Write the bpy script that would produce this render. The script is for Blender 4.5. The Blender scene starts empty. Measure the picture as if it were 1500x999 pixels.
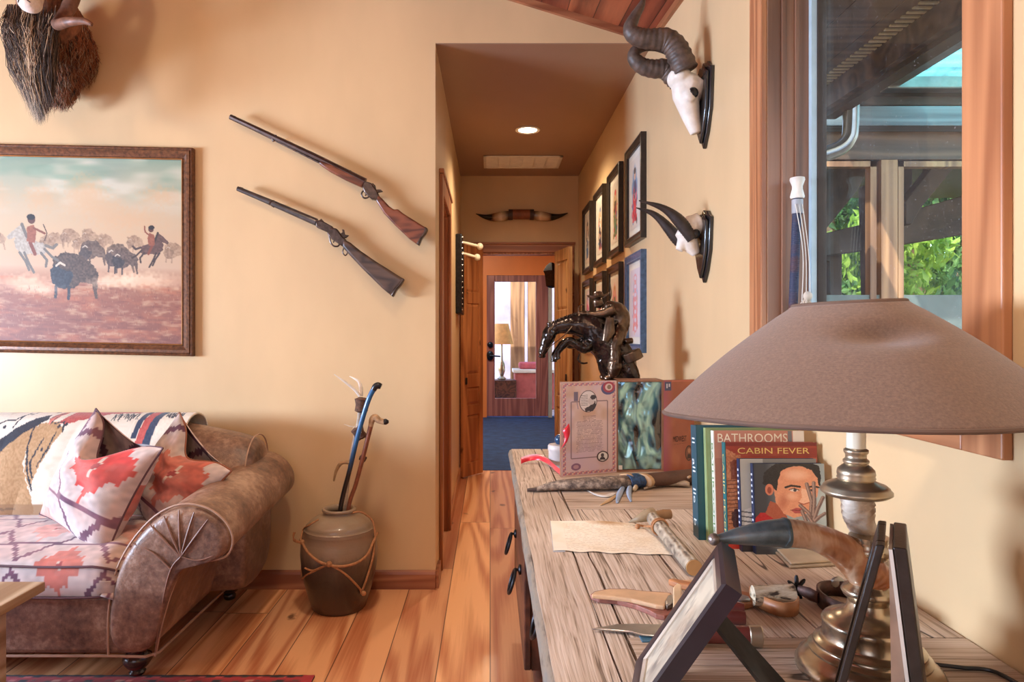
import bpy, bmesh, math, random
import numpy as np
from mathutils import Vector, Matrix, Euler
from mathutils import noise as mnoise
random.seed(7)
rng = np.random.default_rng(5)
SC = bpy.context.scene
COL = SC.collection
PI = math.pi

# ------------------------------------------------------------------ camera
F, VX, VY, EYE = 1000.0, 718.0, 490.0, 1.29
XW = 0.825      # right wall
YB = 3.47       # back wall
YE = 6.38       # end wall of the hallway
XL = -0.278     # left wall of the hallway
ZT = 0.765      # top of the old-door table
cd = bpy.data.cameras.new('camera')
cam = bpy.data.objects.new('camera', cd); COL.objects.link(cam)
cam.location = (0, 0, EYE); cam.rotation_euler = (PI/2, 0, 0)
cd.sensor_width = 36.0; cd.lens = 36.0*F/1500.0
cd.shift_x = (750-VX)/1500.0
cd.shift_y = -(499.5-VY)/1500.0
cd.clip_start = 0.05; cd.clip_end = 200
SC.camera = cam

def P(px, py, Y):
    return Vector(((px-VX)/F*Y, Y, EYE-(py-VY)/F*Y))
def PX(px, py, X):
    return P(px, py, X*F/(px-VX))
def PZ(px, py, Z):
    return P(px, py, (EYE-Z)*F/(py-VY))
def V(*a): return Vector(a)

# ------------------------------------------------------------------ colour
def lin(c):
    c = c/255.0
    return c/12.92 if c <= .04045 else ((c+.055)/1.055)**2.4
def rgb(r, g, b): return (lin(r), lin(g), lin(b), 1.0)
def nlin(a):
    a = np.clip(a/255.0, 0, 1)
    return np.where(a <= .04045, a/12.92, ((a+.055)/1.055)**2.4)

# ------------------------------------------------------------------ mesh building
class MB:
    def __init__(s): s.v = []; s.f = []; s.m = []; s.c = None
    def add(s, vs, fs, m=0):
        b = len(s.v)
        s.v += [Vector(x) for x in vs]
        s.f += [tuple(i+b for i in f) for f in fs]
        s.m += [m]*len(fs)
        return s
    def box(s, x0, x1, y0, y1, z0, z1, m=0, M=None):
        vs = [Vector(p) for p in ((x0,y0,z0),(x1,y0,z0),(x1,y1,z0),(x0,y1,z0),(x0,y0,z1),(x1,y0,z1),(x1,y1,z1),(x0,y1,z1))]
        if M is not None: vs = [M @ v for v in vs]
        return s.add(vs, [(0,3,2,1),(4,5,6,7),(0,1,5,4),(1,2,6,5),(2,3,7,6),(3,0,4,7)], m)
    def prism(s, pts, vec, m=0):
        pts = [Vector(p) for p in pts]; n = len(pts); vec = Vector(vec)
        vs = pts + [p+vec for p in pts]
        fs = [tuple(range(n))[::-1], tuple(range(n, 2*n))]
        fs += [(i, (i+1) % n, (i+1) % n+n, i+n) for i in range(n)]
        return s.add(vs, fs, m)
    def tube(s, path, radii, n=12, m=0, cap=True, flat=1.0, up=None, twist=0.0, lobes=None):
        path = [Vector(p) for p in path]; k = len(path)
        if not hasattr(radii, '__len__'): radii = [radii]*k
        T = []
        for i in range(k):
            a = path[max(i-1, 0)]; b = path[min(i+1, k-1)]
            t = (b-a)
            T.append(t.normalized() if t.length > 1e-9 else Vector((0,0,1)))
        u = Vector(up) if up else (Vector((0,0,1)) if abs(T[0].z) < .9 else Vector((1,0,0)))
        nx = (u - T[0]*u.dot(T[0])).normalized()
        vs = []; fs = []
        for i in range(k):
            nx = (nx - T[i]*nx.dot(T[i])).normalized()
            by = T[i].cross(nx)
            for j in range(n):
                a = 2*PI*j/n + twist*i
                r = radii[i]
                if lobes: r *= 1+lobes[1]*math.cos(lobes[0]*(2*PI*j/n))
                vs.append(path[i] + nx*(math.cos(a)*r) + by*(math.sin(a)*r*flat))
        for i in range(k-1):
            for j in range(n):
                fs.append((i*n+j, i*n+(j+1) % n, (i+1)*n+(j+1) % n, (i+1)*n+j))
        if cap:
            fs.append(tuple(range(n))[::-1]); fs.append(tuple(range((k-1)*n, k*n)))
        return s.add(vs, fs, m)
    def lathe(s, prof, c, n=32, m=0, M=None):
        vs = []; fs = []; k = len(prof)
        for r, z in prof:
            for j in range(n):
                a = 2*PI*j/n
                p = Vector((r*math.cos(a), r*math.sin(a), z))
                if M is not None: p = M @ p
                vs.append(p+Vector(c))
        for i in range(k-1):
            for j in range(n):
                fs.append((i*n+j, i*n+(j+1) % n, (i+1)*n+(j+1) % n, (i+1)*n+j))
        fs.append(tuple(range(n))[::-1]); fs.append(tuple(range((k-1)*n, k*n)))
        return s.add(vs, fs, m)
    def ball(s, c, r, n=16, m=0, M=None):
        if not hasattr(r, '__len__'): r = (r, r, r)
        vs = []; fs = []; h = n//2; c = Vector(c)
        def q(p):
            p = Vector((p[0]*r[0], p[1]*r[1], p[2]*r[2]))
            return (M @ p if M is not None else p)+c
        vs.append(q((0,0,1)))
        for i in range(1, h):
            t = PI*i/h
            for j in range(n):
                a = 2*PI*j/n
                vs.append(q((math.sin(t)*math.cos(a), math.sin(t)*math.sin(a), math.cos(t))))
        vs.append(q((0,0,-1)))
        for j in range(n): fs.append((0, 1+j, 1+(j+1) % n))
        for i in range(h-2):
            for j in range(n):
                a = 1+i*n+j; b = 1+i*n+(j+1) % n
                fs.append((a, a+n, b+n, b))
        l = len(vs)-1; o = 1+(h-2)*n
        for j in range(n): fs.append((l, o+(j+1) % n, o+j))
        return s.add(vs, fs, m)
    def loft(s, rings, m=0, cap=True):
        k = len(rings); n = len(rings[0]); vs = [Vector(p) for r in rings for p in r]; fs = []
        for i in range(k-1):
            for j in range(n):
                fs.append((i*n+j, i*n+(j+1) % n, (i+1)*n+(j+1) % n, (i+1)*n+j))
        if cap:
            fs.append(tuple(range(n))[::-1]); fs.append(tuple(range((k-1)*n, k*n)))
        return s.add(vs, fs, m)
    def sheet(s, fn, nu, nv, m=0, col=None):
        """open grid fn(u,v), u,v in 0..1; col = (nv,nu,3) linear colours per vertex"""
        vs = [fn(i/(nu-1), j/(nv-1)) for j in range(nv) for i in range(nu)]
        fs = [(j*nu+i, j*nu+i+1, (j+1)*nu+i+1, (j+1)*nu+i) for j in range(nv-1) for i in range(nu-1)]
        b = len(s.v)
        s.add(vs, fs, m)
        if col is not None:
            if s.c is None: s.c = []
            while len(s.c) < b: s.c.append((1,1,1))
            s.c += [tuple(x) for x in np.asarray(col).reshape(-1, 3)]
        return s
    def xf(s, M):
        s.v = [M @ v for v in s.v]; return s
    def solid_sheet(s, fn, nu, nv, th, col=None, m=0):
        """thin closed sheet: two layers th apart (offset down the local normal estimate given by fn2)"""
        pass

def root_of(o):
    while o.parent: o = o.parent
    return o
def build(name, mb, mats, parent=None, smooth=40, bevel=0, bseg=2, sub=0, solid=0, remesh=0, smoothit=0, recalc=True, origin=True, disp=None):
    if not isinstance(mats, (list, tuple)): mats = [mats]
    if parent is not None: off = root_of(parent).location.copy()
    elif origin:
        xs = [v.x for v in mb.v]; ys = [v.y for v in mb.v]; zs = [v.z for v in mb.v]
        off = Vector(((min(xs)+max(xs))/2, (min(ys)+max(ys))/2, min(zs)))
    else: off = Vector((0,0,0))
    me = bpy.data.meshes.new(name)
    me.from_pydata([tuple(v-off) for v in mb.v], [], mb.f)
    for m in mats: me.materials.append(m)
    if len(mats) > 1: me.polygons.foreach_set('material_index', mb.m)
    if recalc:
        bm = bmesh.new(); bm.from_mesh(me)
        bmesh.ops.recalc_face_normals(bm, faces=bm.faces); bm.to_mesh(me); bm.free()
    if mb.c is not None:
        while len(mb.c) < len(mb.v): mb.c.append((1,1,1))
        ca = me.color_attributes.new('Col', 'FLOAT_COLOR', 'POINT')
        arr = np.ones((len(mb.v), 4), dtype=np.float32); arr[:, :3] = np.array(mb.c, dtype=np.float32)
        ca.data.foreach_set('color', arr.ravel())
    me.update()
    if smooth:
        me.polygons.foreach_set('use_smooth', [True]*len(me.polygons))
        if smooth < 180: me.set_sharp_from_angle(angle=math.radians(smooth))
    ob = bpy.data.objects.new(name, me); COL.objects.link(ob)
    if parent is not None: ob.parent = parent
    else: ob.location = off
    if remesh:
        r = ob.modifiers.new('remesh', 'REMESH'); r.mode = 'VOXEL'; r.voxel_size = remesh; r.use_smooth_shade = True
    if smoothit:
        r = ob.modifiers.new('smooth', 'SMOOTH'); r.iterations = smoothit; r.factor = .5
    if solid:
        r = ob.modifiers.new('solid', 'SOLIDIFY'); r.thickness = solid; r.offset = -1
    if bevel:
        r = ob.modifiers.new('bevel', 'BEVEL'); r.width = bevel; r.segments = bseg; r.limit_method = 'ANGLE'; r.angle_limit = math.radians(35)
    if sub:
        r = ob.modifiers.new('sub', 'SUBSURF'); r.levels = sub; r.render_levels = sub
    if disp:
        t = bpy.data.textures.new(name+'_relief', 'CLOUDS'); t.noise_scale = disp[1]
        r = ob.modifiers.new('disp', 'DISPLACE'); r.texture = t; r.strength = disp[0]; r.mid_level = .5
    return ob
def tag(o, label=None, cat=None, group=None, kind=None):
    if label: o['label'] = label
    if cat: o['category'] = cat
    if group: o['group'] = group
    if kind: o['kind'] = kind
    return o
def thing(name, label, cat, loc, group=None, kind=None):
    o = bpy.data.objects.new(name, None); COL.objects.link(o)
    o.location = loc; o.empty_display_size = .05
    return tag(o, label, cat, group, kind)
def struct(name, mb, mats, label=None, **k):
    k.setdefault('origin', False)
    return tag(build(name, mb, mats, **k), label, None, None, 'structure')
def smooth_path(pts, n=6):
    """Catmull-Rom through tuples of any length"""
    pts = [np.array(p, dtype=float) for p in pts]; out = []
    for i in range(len(pts)-1):
        p0 = pts[max(i-1, 0)]; p1 = pts[i]; p2 = pts[i+1]; p3 = pts[min(i+2, len(pts)-1)]
        for k in range(n):
            t = k/n
            out.append(.5*((2*p1)+(-p0+p2)*t+(2*p0-5*p1+4*p2-p3)*t*t+(-p0+3*p1-3*p2+p3)*t**3))
    out.append(pts[-1]); return out
def stube(mb, pts, n=6, seg=12, m=0, rings=None, **k):
    """tube through (x,y,z,r) points, smoothed; rings=(count,amp)"""
    q = smooth_path(pts, n)
    rad = [max(p[3], .0003) for p in q]
    if rings:
        L = len(q)
        rad = [r*(1+rings[1]*math.sin(2*PI*rings[0]*i/L)*(1-i/L)) for i, r in enumerate(rad)]
    return mb.tube([Vector(p[:3]) for p in q], rad, n=seg, m=m, **k)

# ------------------------------------------------------------------ materials
class NT:
    def __init__(s, name):
        s.mat = bpy.data.materials.new(name); s.mat.use_nodes = True
        s.t = s.mat.node_tree; s.t.nodes.clear()
        s.out = s.t.nodes.new('ShaderNodeOutputMaterial')
        s.b = s.t.nodes.new('ShaderNodeBsdfPrincipled')
        s.t.links.new(s.b.outputs[0], s.out.inputs[0])
    def n(s, t, **k):
        nd = s.t.nodes.new('ShaderNode'+t)
        for a, b in k.items(): setattr(nd, a, b)
        return nd
    def l(s, a, b): s.t.links.new(a, b)
    def math(s, op, a, b=None, c=None, clamp=False):
        nd = s.n('Math', operation=op); nd.use_clamp = clamp
        for i, x in enumerate((a, b, c)):
            if x is None: continue
            if isinstance(x, (int, float)): nd.inputs[i].default_value = x
            else: s.l(x, nd.inputs[i])
        return nd.outputs[0]
    def mix(s, f, a, b, blend='MIX'):
        nd = s.n('Mix', data_type='RGBA', blend_type=blend)
        for i, x in ((0, f), (6, a), (7, b)):
            if isinstance(x, (int, float)): nd.inputs[i].default_value = x
            elif isinstance(x, tuple): nd.inputs[i].default_value = x
            else: s.l(x, nd.inputs[i])
        return nd.outputs[2]
    def ramp(s, f, stops):
        nd = s.n('ValToRGB'); e = nd.color_ramp.elements
        while len(e) < len(stops): e.new(.5)
        for i, (p, c) in enumerate(stops):
            e[i].position = p; e[i].color = c if isinstance(c, tuple) else (c, c, c, 1)
        s.l(f, nd.inputs[0]); return nd.outputs[0]
    def coord(s, scale=(1,1,1), kind='Object'):
        tc = s.n('TexCoord'); mp = s.n('Mapping'); mp.inputs['Scale'].default_value = scale
        s.l(tc.outputs[kind], mp.inputs[0]); return mp.outputs[0]
    def noise(s, vec, scale, detail=3, rough=.55, dist=0.0):
        nd = s.n('TexNoise'); nd.inputs['Scale'].default_value = scale; nd.inputs['Detail'].default_value = detail
        nd.inputs['Roughness'].default_value = rough; nd.inputs['Distortion'].default_value = dist
        if vec is not None: s.l(vec, nd.inputs['Vector'])
        return nd.outputs[0]
    def set(s, color=None, rough=None, metal=None, coat=None, spec=None, sheen=None, trans=None, ior=None, coatr=None):
        for k, x in (('Base Color', color), ('Roughness', rough), ('Metallic', metal), ('Coat Weight', coat), ('Specular IOR Level', spec), ('Sheen Weight', sheen), ('Transmission Weight', trans), ('IOR', ior), ('Coat Roughness', coatr)):
            if x is None: continue
            if isinstance(x, (int, float, tuple)): s.b.inputs[k].default_value = x
            else: s.l(x, s.b.inputs[k])
        return s
    def bump(s, h, strength=.3, dist=.002):
        nd = s.n('Bump'); nd.inputs['Strength'].default_value = strength; nd.inputs['Distance'].default_value = dist
        s.l(h, nd.inputs['Height']); s.l(nd.outputs[0], s.b.inputs['Normal'])

def plain(name, c, rough=.5, metal=0, var=.12, vscale=12, bump=0, bscale=150, coat=0, spec=None, sheen=None):
    t = NT(name); vec = t.coord()
    n1 = t.noise(vec, vscale, 4)
    d = tuple(x*(1-var*1.6) for x in c[:3])+(1,); e = tuple(min(1, x*(1+var)) for x in c[:3])+(1,)
    t.set(t.ramp(n1, [(.3, d), (.7, e)]), rough, metal, coat, spec, sheen)
    if bump:
        t.bump(t.noise(vec, bscale, 3), bump)
    return t.mat
def wood(name, ca, cb, axis='y', scale=2.2, freq=26, rough=.45, bump=.25, fine=.5, stretch=.09, planks=None, knots=0, contrast=(.25,.8), fscale=55, coat=0):
    t = NT(name)
    tc = t.n('TexCoord'); vec = tc.outputs['Object']
    sc = {'x': (stretch,1,1), 'y': (1,stretch,1), 'z': (1,1,stretch)}[axis]
    sep = t.n('SeparateXYZ'); t.l(vec, sep.inputs[0])
    gap = None; rnd = None
    if planks:
        w, L, across, along = planks
        xa = sep.outputs[{'x':0,'y':1,'z':2}[across]]; ya = sep.outputs[{'x':0,'y':1,'z':2}[along]]
        xi = t.math('DIVIDE', xa, w); ix = t.math('FLOOR', xi)
        wn = t.n('TexWhiteNoise', noise_dimensions='1D'); t.l(ix, wn.inputs['W'])
        yy = t.math('ADD', t.math('DIVIDE', ya, L), t.math('MULTIPLY', wn.outputs[0], 7.3)); iy = t.math('FLOOR', yy)
        cmb = t.n('CombineXYZ'); t.l(ix, cmb.inputs[0]); t.l(iy, cmb.inputs[1])
        w2 = t.n('TexWhiteNoise', noise_dimensions='2D'); t.l(cmb.outputs[0], w2.inputs['Vector']); rnd = w2.outputs[0]
        fx = t.math('FRACT', xi); fy = t.math('FRACT', yy)
        ex = t.math('MULTIPLY', t.math('MINIMUM', fx, t.math('SUBTRACT', 1, fx)), w)
        ey = t.math('MULTIPLY', t.math('MINIMUM', fy, t.math('SUBTRACT', 1, fy)), L)
        gap = t.math('LESS_THAN', t.math('MINIMUM', ex, ey), .0020)
        off = t.n('CombineXYZ')
        for i in range(3): t.l(t.math('MULTIPLY', rnd, 13.7+5*i), off.inputs[i])
        va = t.n('VectorMath', operation='ADD'); t.l(vec, va.inputs[0]); t.l(off.outputs[0], va.inputs[1]); vec = va.outputs[0]
    mp = t.n('Mapping'); mp.inputs['Scale'].default_value = sc; t.l(vec, mp.inputs[0])
    n1 = t.noise(mp.outputs[0], scale, 2, .45, .25)
    ring = t.math('ADD', t.math('MULTIPLY', t.math('SINE', t.math('MULTIPLY', n1, freq*6.28)), .5), .5)
    mp2 = t.n('Mapping'); mp2.inputs['Scale'].default_value = tuple(1 if q == 1 else .025 for q in sc); t.l(vec, mp2.inputs[0])
    n2 = t.noise(mp2.outputs[0], fscale, 3, .6)
    n3 = t.noise(mp.outputs[0], 1.1, 2)
    g = t.math('ADD', t.math('MULTIPLY', ring, 1-fine), t.math('MULTIPLY', n2, fine))
    col = t.ramp(g, [(contrast[0], cb), (contrast[1], ca)])
    col = t.mix(t.math('MULTIPLY', n3, .55), col, t.mix(.5, col, cb), 'MIX')
    if rnd is not None:
        hv = t.n('HueSaturation'); t.l(col, hv.inputs['Color'])
        t.l(t.math('ADD', t.math('MULTIPLY', rnd, .42), .76), hv.inputs['Value'])
        t.l(t.math('ADD', t.math('MULTIPLY', rnd, .012), .494), hv.inputs['Hue']); col = hv.outputs[0]
    if knots:
        vo = t.n('TexVoronoi', voronoi_dimensions='2D'); vo.inputs['Scale'].default_value = knots
        ss = t.n('SeparateXYZ'); t.l(vec, ss.inputs[0]); cc_ = t.n('CombineXYZ')
        wb = t.math('MULTIPLY', t.noise(vec, 30, 2), .05)
        if axis == 'z': t.l(t.math('ADD', t.math('ADD', ss.outputs[0], ss.outputs[1]), wb), cc_.inputs[0]); t.l(t.math('MULTIPLY', ss.outputs[2], .6), cc_.inputs[1])
        else: t.l(t.math('ADD', ss.outputs[0], wb), cc_.inputs[0]); t.l(t.math('MULTIPLY', ss.outputs[1], .55), cc_.inputs[1])
        t.l(cc_.outputs[0], vo.inputs['Vector'])
        k = t.math('LESS_THAN', t.noise(vec, 1.3, 0), .62)
        kd = t.math('MULTIPLY', t.ramp(vo.outputs[0], [(.025, 1.0), (.065, 0.0)]), t.ramp(t.noise(vec, 2.1, 0), [(.44, 0.0), (.48, 1.0)]))
        col = t.mix(t.math('MULTIPLY', kd, .85), col, tuple(x*.22 for x in cb[:3])+(1,))
    if gap is not None: col = t.mix(t.math('MULTIPLY', gap, .9), col, tuple(x*.15 for x in cb[:3])+(1,))
    t.set(col, rough, coat=coat)
    if bump: t.bump(g, bump, .0012)
    return t.mat
def painted(name, rough=.6, bump=0, bscale=300, coat=0, sheen=None, coatr=None):
    t = NT(name)
    a = t.n('Attribute', attribute_name='Col')
    t.set(a.outputs[0], rough, coat=coat, sheen=sheen, coatr=coatr)
    if bump: t.bump(t.noise(t.coord(), bscale, 2), bump)
    return t.mat
def emit(name, c, s):
    t = NT(name); t.t.nodes.remove(t.b)
    e = t.n('Emission'); e.inputs[0].default_value = c; e.inputs[1].default_value = s
    t.l(e.outputs[0], t.out.inputs[0]); return t.mat
def clear(name, tint=(1,1,1,1), refl=1.0, rough=0.0, bump=0):
    t = NT(name); t.t.nodes.remove(t.b)
    tr = t.n('BsdfTransparent'); tr.inputs[0].default_value = tint
    gl = t.n('BsdfGlossy'); gl.inputs['Roughness'].default_value = rough
    fr = t.n('LayerWeight'); fr.inputs[0].default_value = .5
    sch = t.math('ADD', t.math('MULTIPLY', t.math('POWER', fr.outputs[1], 5.0), .9), .04)
    mx = t.n('MixShader'); t.l(t.math('MULTIPLY', sch, refl, clamp=True), mx.inputs[0])
    t.l(tr.outputs[0], mx.inputs[1]); t.l(gl.outputs[0], mx.inputs[2]); t.l(mx.outputs[0], t.out.inputs[0])
    if bump:
        nd = t.n('Bump'); nd.inputs['Strength'].default_value = bump; nd.inputs['Distance'].default_value = .01
        t.l(t.noise(t.coord(), 14, 2), nd.inputs['Height']); t.l(nd.outputs[0], gl.inputs['Normal'])
    return t.mat

def wall_paint(name, c, var=.10):
    t = NT(name); vec = t.coord((1,1,.45))
    n1 = t.noise(vec, 1.6, 4, .6)
    n2 = t.noise(t.coord(), 45, 3)
    d = tuple(x*(1-var) for x in c[:3])+(1,); e = tuple(min(1, x*(1+var*.6)) for x in c[:3])+(1,)
    t.set(t.ramp(n1, [(.3, d), (.7, e)]), .38, spec=.35)
    t.bump(n2, .08, .002)
    return t.mat

M_WALL = wall_paint('tan_plaster', rgb(216,184,140))
M_WALLH = wall_paint('hall_plaster', rgb(214,182,140))
M_WALLO = wall_paint('orange_plaster', rgb(226,150,92))
M_HCEIL = wall_paint('brown_plaster', rgb(160,126,102), .06)
M_FLOOR = wood('pine_floor', rgb(240,180,130), rgb(190,112,70), 'y', 2.6, 12, .46, .12, .52, .07, (.205, 2.6, 'x', 'y'), knots=2.6, contrast=(.18,.66), fscale=90, coat=.03)
M_CEILW = wood('cedar_ceiling', rgb(176,98,66), rgb(112,52,34), 'y', 2.0, 8, .4, .15, .5, .1, (.13, 3.0, 'x', 'y'))
M_TRIM = wood('fir_trim', rgb(200,138,94), rgb(152,94,60), 'z', 5, 14, .4, .1, .55, .045, knots=1.6)
M_TRIMH = wood('fir_trim_horizontal', rgb(182,120,82), rgb(138,80,52), 'x', 5, 8, .4, .1, .5, .06)
M_TRIMY = wood('fir_trim_lengthwise', rgb(200,138,94), rgb(152,94,60), 'y', 5, 8, .4, .1, .5, .06)
M_JAMB = wood('brown_jamb', rgb(160,116,90), rgb(112,76,56), 'z', 6, 8, .45, .1, .5, .05)
M_PINE = wood('knotty_pine', rgb(196,128,78), rgb(142,80,44), 'z', 4, 8, .4, .12, .5, .1, knots=3.2)
M_PINEP = wood('pale_pine', rgb(206,164,112), rgb(160,112,70), 'z', 4, 8, .4, .12, .5, .1, knots=3.2)
def old_wood(name, axis, light, mid, dark):
    t = NT(name); tc = t.n('TexCoord'); vec = tc.outputs['Object']
    def st(k, vec=vec):
        mp = t.n('Mapping'); mp.inputs['Scale'].default_value = (1, k, 1) if axis == 'y' else (k, 1, 1); t.l(vec, mp.inputs[0]); return mp.outputs[0]
    wob = t.n('VectorMath', operation='ADD'); t.l(vec, wob.inputs[0])
    nv = t.n('TexNoise'); nv.inputs['Scale'].default_value = 5; t.l(st(.35), nv.inputs['Vector'])
    sc = t.n('VectorMath', operation='SCALE'); t.l(nv.outputs[1], sc.inputs[0]); sc.inputs['Scale'].default_value = .035; t.l(sc.outputs[0], wob.inputs[1])
    wv = wob.outputs[0]
    fine = t.noise(st(.014, wv), 290, 2, .6)
    med = t.noise(st(.02, wv), 95, 3, .6)
    low = t.noise(st(.3), 7, 4, .6)
    g = t.math('ADD', t.math('MULTIPLY', fine, .55), t.math('MULTIPLY', med, .45))
    col = t.ramp(g, [(.37, dark), (.45, mid), (.58, light)])
    col = t.mix(t.ramp(low, [(.42, 0.0), (.62, .45)]), col, rgb(196,172,150))
    col = t.mix(t.ramp(t.noise(st(.5), 3.2, 3), [(.52, 0.0), (.66, .40)]), col, rgb(128,98,76))
    cr = t.noise(st(.045, wv), 19, 1, .4)
    crk = t.ramp(t.math('ABSOLUTE', t.math('SUBTRACT', cr, .53)), [(.004, 1.0), (.010, 0.0)])
    crk = t.math('MULTIPLY', crk, t.ramp(t.noise(st(.4), 4.5, 2), [(.50, 0.0), (.56, 1.0)]))
    col = t.mix(t.math('MULTIPLY', crk, .85), col, rgb(40,30,26))
    t.set(col, .68)
    t.bump(t.math('SUBTRACT', g, t.math('MULTIPLY', crk, .8)), .8, .0016)
    return t.mat
M_OLD = old_wood('weathered_board', 'y', rgb(222,204,188), rgb(190,168,148), rgb(112,92,76))
M_OLDX = old_wood('weathered_board_across', 'x', rgb(210,190,172), rgb(176,152,130), rgb(104,84,68))
M_CAB = wood('cabinet_wood', rgb(112,66,46), rgb(62,34,26), 'y', 5, 8, .4, .2, .5, .08)
M_PORCH = wood('porch_timber', rgb(112,84,62), rgb(62,44,32), 'x', 3, 8, .6, .3, .5, .08)
M_PORCHZ = wood('porch_post_wood', rgb(176,132,92), rgb(116,80,54), 'z', 3, 8, .6, .3, .5, .08)
M_TIMB = plain('dark_timber', rgb(66,52,42), .7, var=.25, vscale=6)
M_GREYB = wood('grey_painted_beam', rgb(120,136,144), rgb(78,92,102), 'x', 3, 10, .5, .3, .5, .08)
M_BLACKF = plain('black_frame_wood', rgb(42,34,30), .32, var=.3, vscale=40, bump=.15)
M_BLACK = plain('black_lacquer', rgb(24,22,24), .3, var=.2)
M_IRON = plain('wrought_iron', rgb(48,46,48), .42, .8, var=.25, vscale=60, bump=.2)
M_RUST = plain('rusty_iron', rgb(92,66,58), .55, .6, var=.35, vscale=45, bump=.4)
M_STEEL = plain('blade_steel', rgb(176,170,162), .28, .85, var=.12, vscale=30)
M_BRASS = plain('antique_brass', rgb(190,174,150), .24, .9, var=.14, vscale=18)
M_BRASSD = plain('brushed_brass', rgb(188,170,144), .34, .85, var=.12, vscale=18)
M_BONE = plain('bleached_bone', rgb(232,222,208), .55, var=.1, vscale=24, bump=.25, bscale=90)
M_WHITE = plain('white_enamel', rgb(234,226,212), .4, var=.05)
M_CERAM = plain('ivory_ceramic', rgb(238,226,200), .25, var=.03)
M_SASH = plain('sky_tinted_sash', rgb(176,196,204), .35, var=.08)  # pale sash, sky reflection painted in as blue
M_BRONZE = plain('dark_bronze', rgb(74,66,62), .2, .9, var=.4, vscale=22, bump=.3, bscale=55)
M_BRONZEB = plain('brown_bronze', rgb(104,84,68), .28, .88, var=.35, vscale=22, bump=.4, bscale=70)
def dusty_glass():
    m = clear('dusty_window_glass', (.96,.98,.98,1), .6); nt = m.node_tree; out = [n for n in nt.nodes if n.type == 'OUTPUT_MATERIAL'][0]; base = out.inputs[0].links[0].from_socket
    tc = nt.nodes.new('ShaderNodeTexCoord'); n1 = nt.nodes.new('ShaderNodeTexNoise'); n1.inputs['Scale'].default_value = 260; n1.inputs['Detail'].default_value = 2; nt.links.new(tc.outputs['Object'], n1.inputs[0])
    n2 = nt.nodes.new('ShaderNodeTexNoise'); n2.inputs['Scale'].default_value = 5; nt.links.new(tc.outputs['Object'], n2.inputs[0])
    r1 = nt.nodes.new('ShaderNodeValToRGB'); r1.color_ramp.elements[0].position = .66; r1.color_ramp.elements[1].position = .74; r1.color_ramp.elements[0].color = (0,0,0,1); r1.color_ramp.elements[1].color = (.35,.35,.35,1); nt.links.new(n1.outputs[0], r1.inputs[0])
    r2 = nt.nodes.new('ShaderNodeValToRGB'); r2.color_ramp.elements[0].position = .42; r2.color_ramp.elements[1].position = .7; r2.color_ramp.elements[0].color = (.004,.004,.004,1); r2.color_ramp.elements[1].color = (.022,.022,.022,1); nt.links.new(n2.outputs[0], r2.inputs[0])
    ad = nt.nodes.new('ShaderNodeMath'); ad.operation = 'ADD'; nt.links.new(r1.outputs[0], ad.inputs[0]); nt.links.new(r2.outputs[0], ad.inputs[1])
    df = nt.nodes.new('ShaderNodeBsdfDiffuse'); df.inputs[0].default_value = (.75,.78,.78,1); mx = nt.nodes.new('ShaderNodeMixShader')
    nt.links.new(ad.outputs[0], mx.inputs[0]); nt.links.new(base, mx.inputs[1]); nt.links.new(df.outputs[0], mx.inputs[2]); nt.links.new(mx.outputs[0], out.inputs[0]); return m
M_DUSTY = dusty_glass()
M_GLASS = clear('window_glass', (.96,.98,.98,1), .6)

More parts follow.
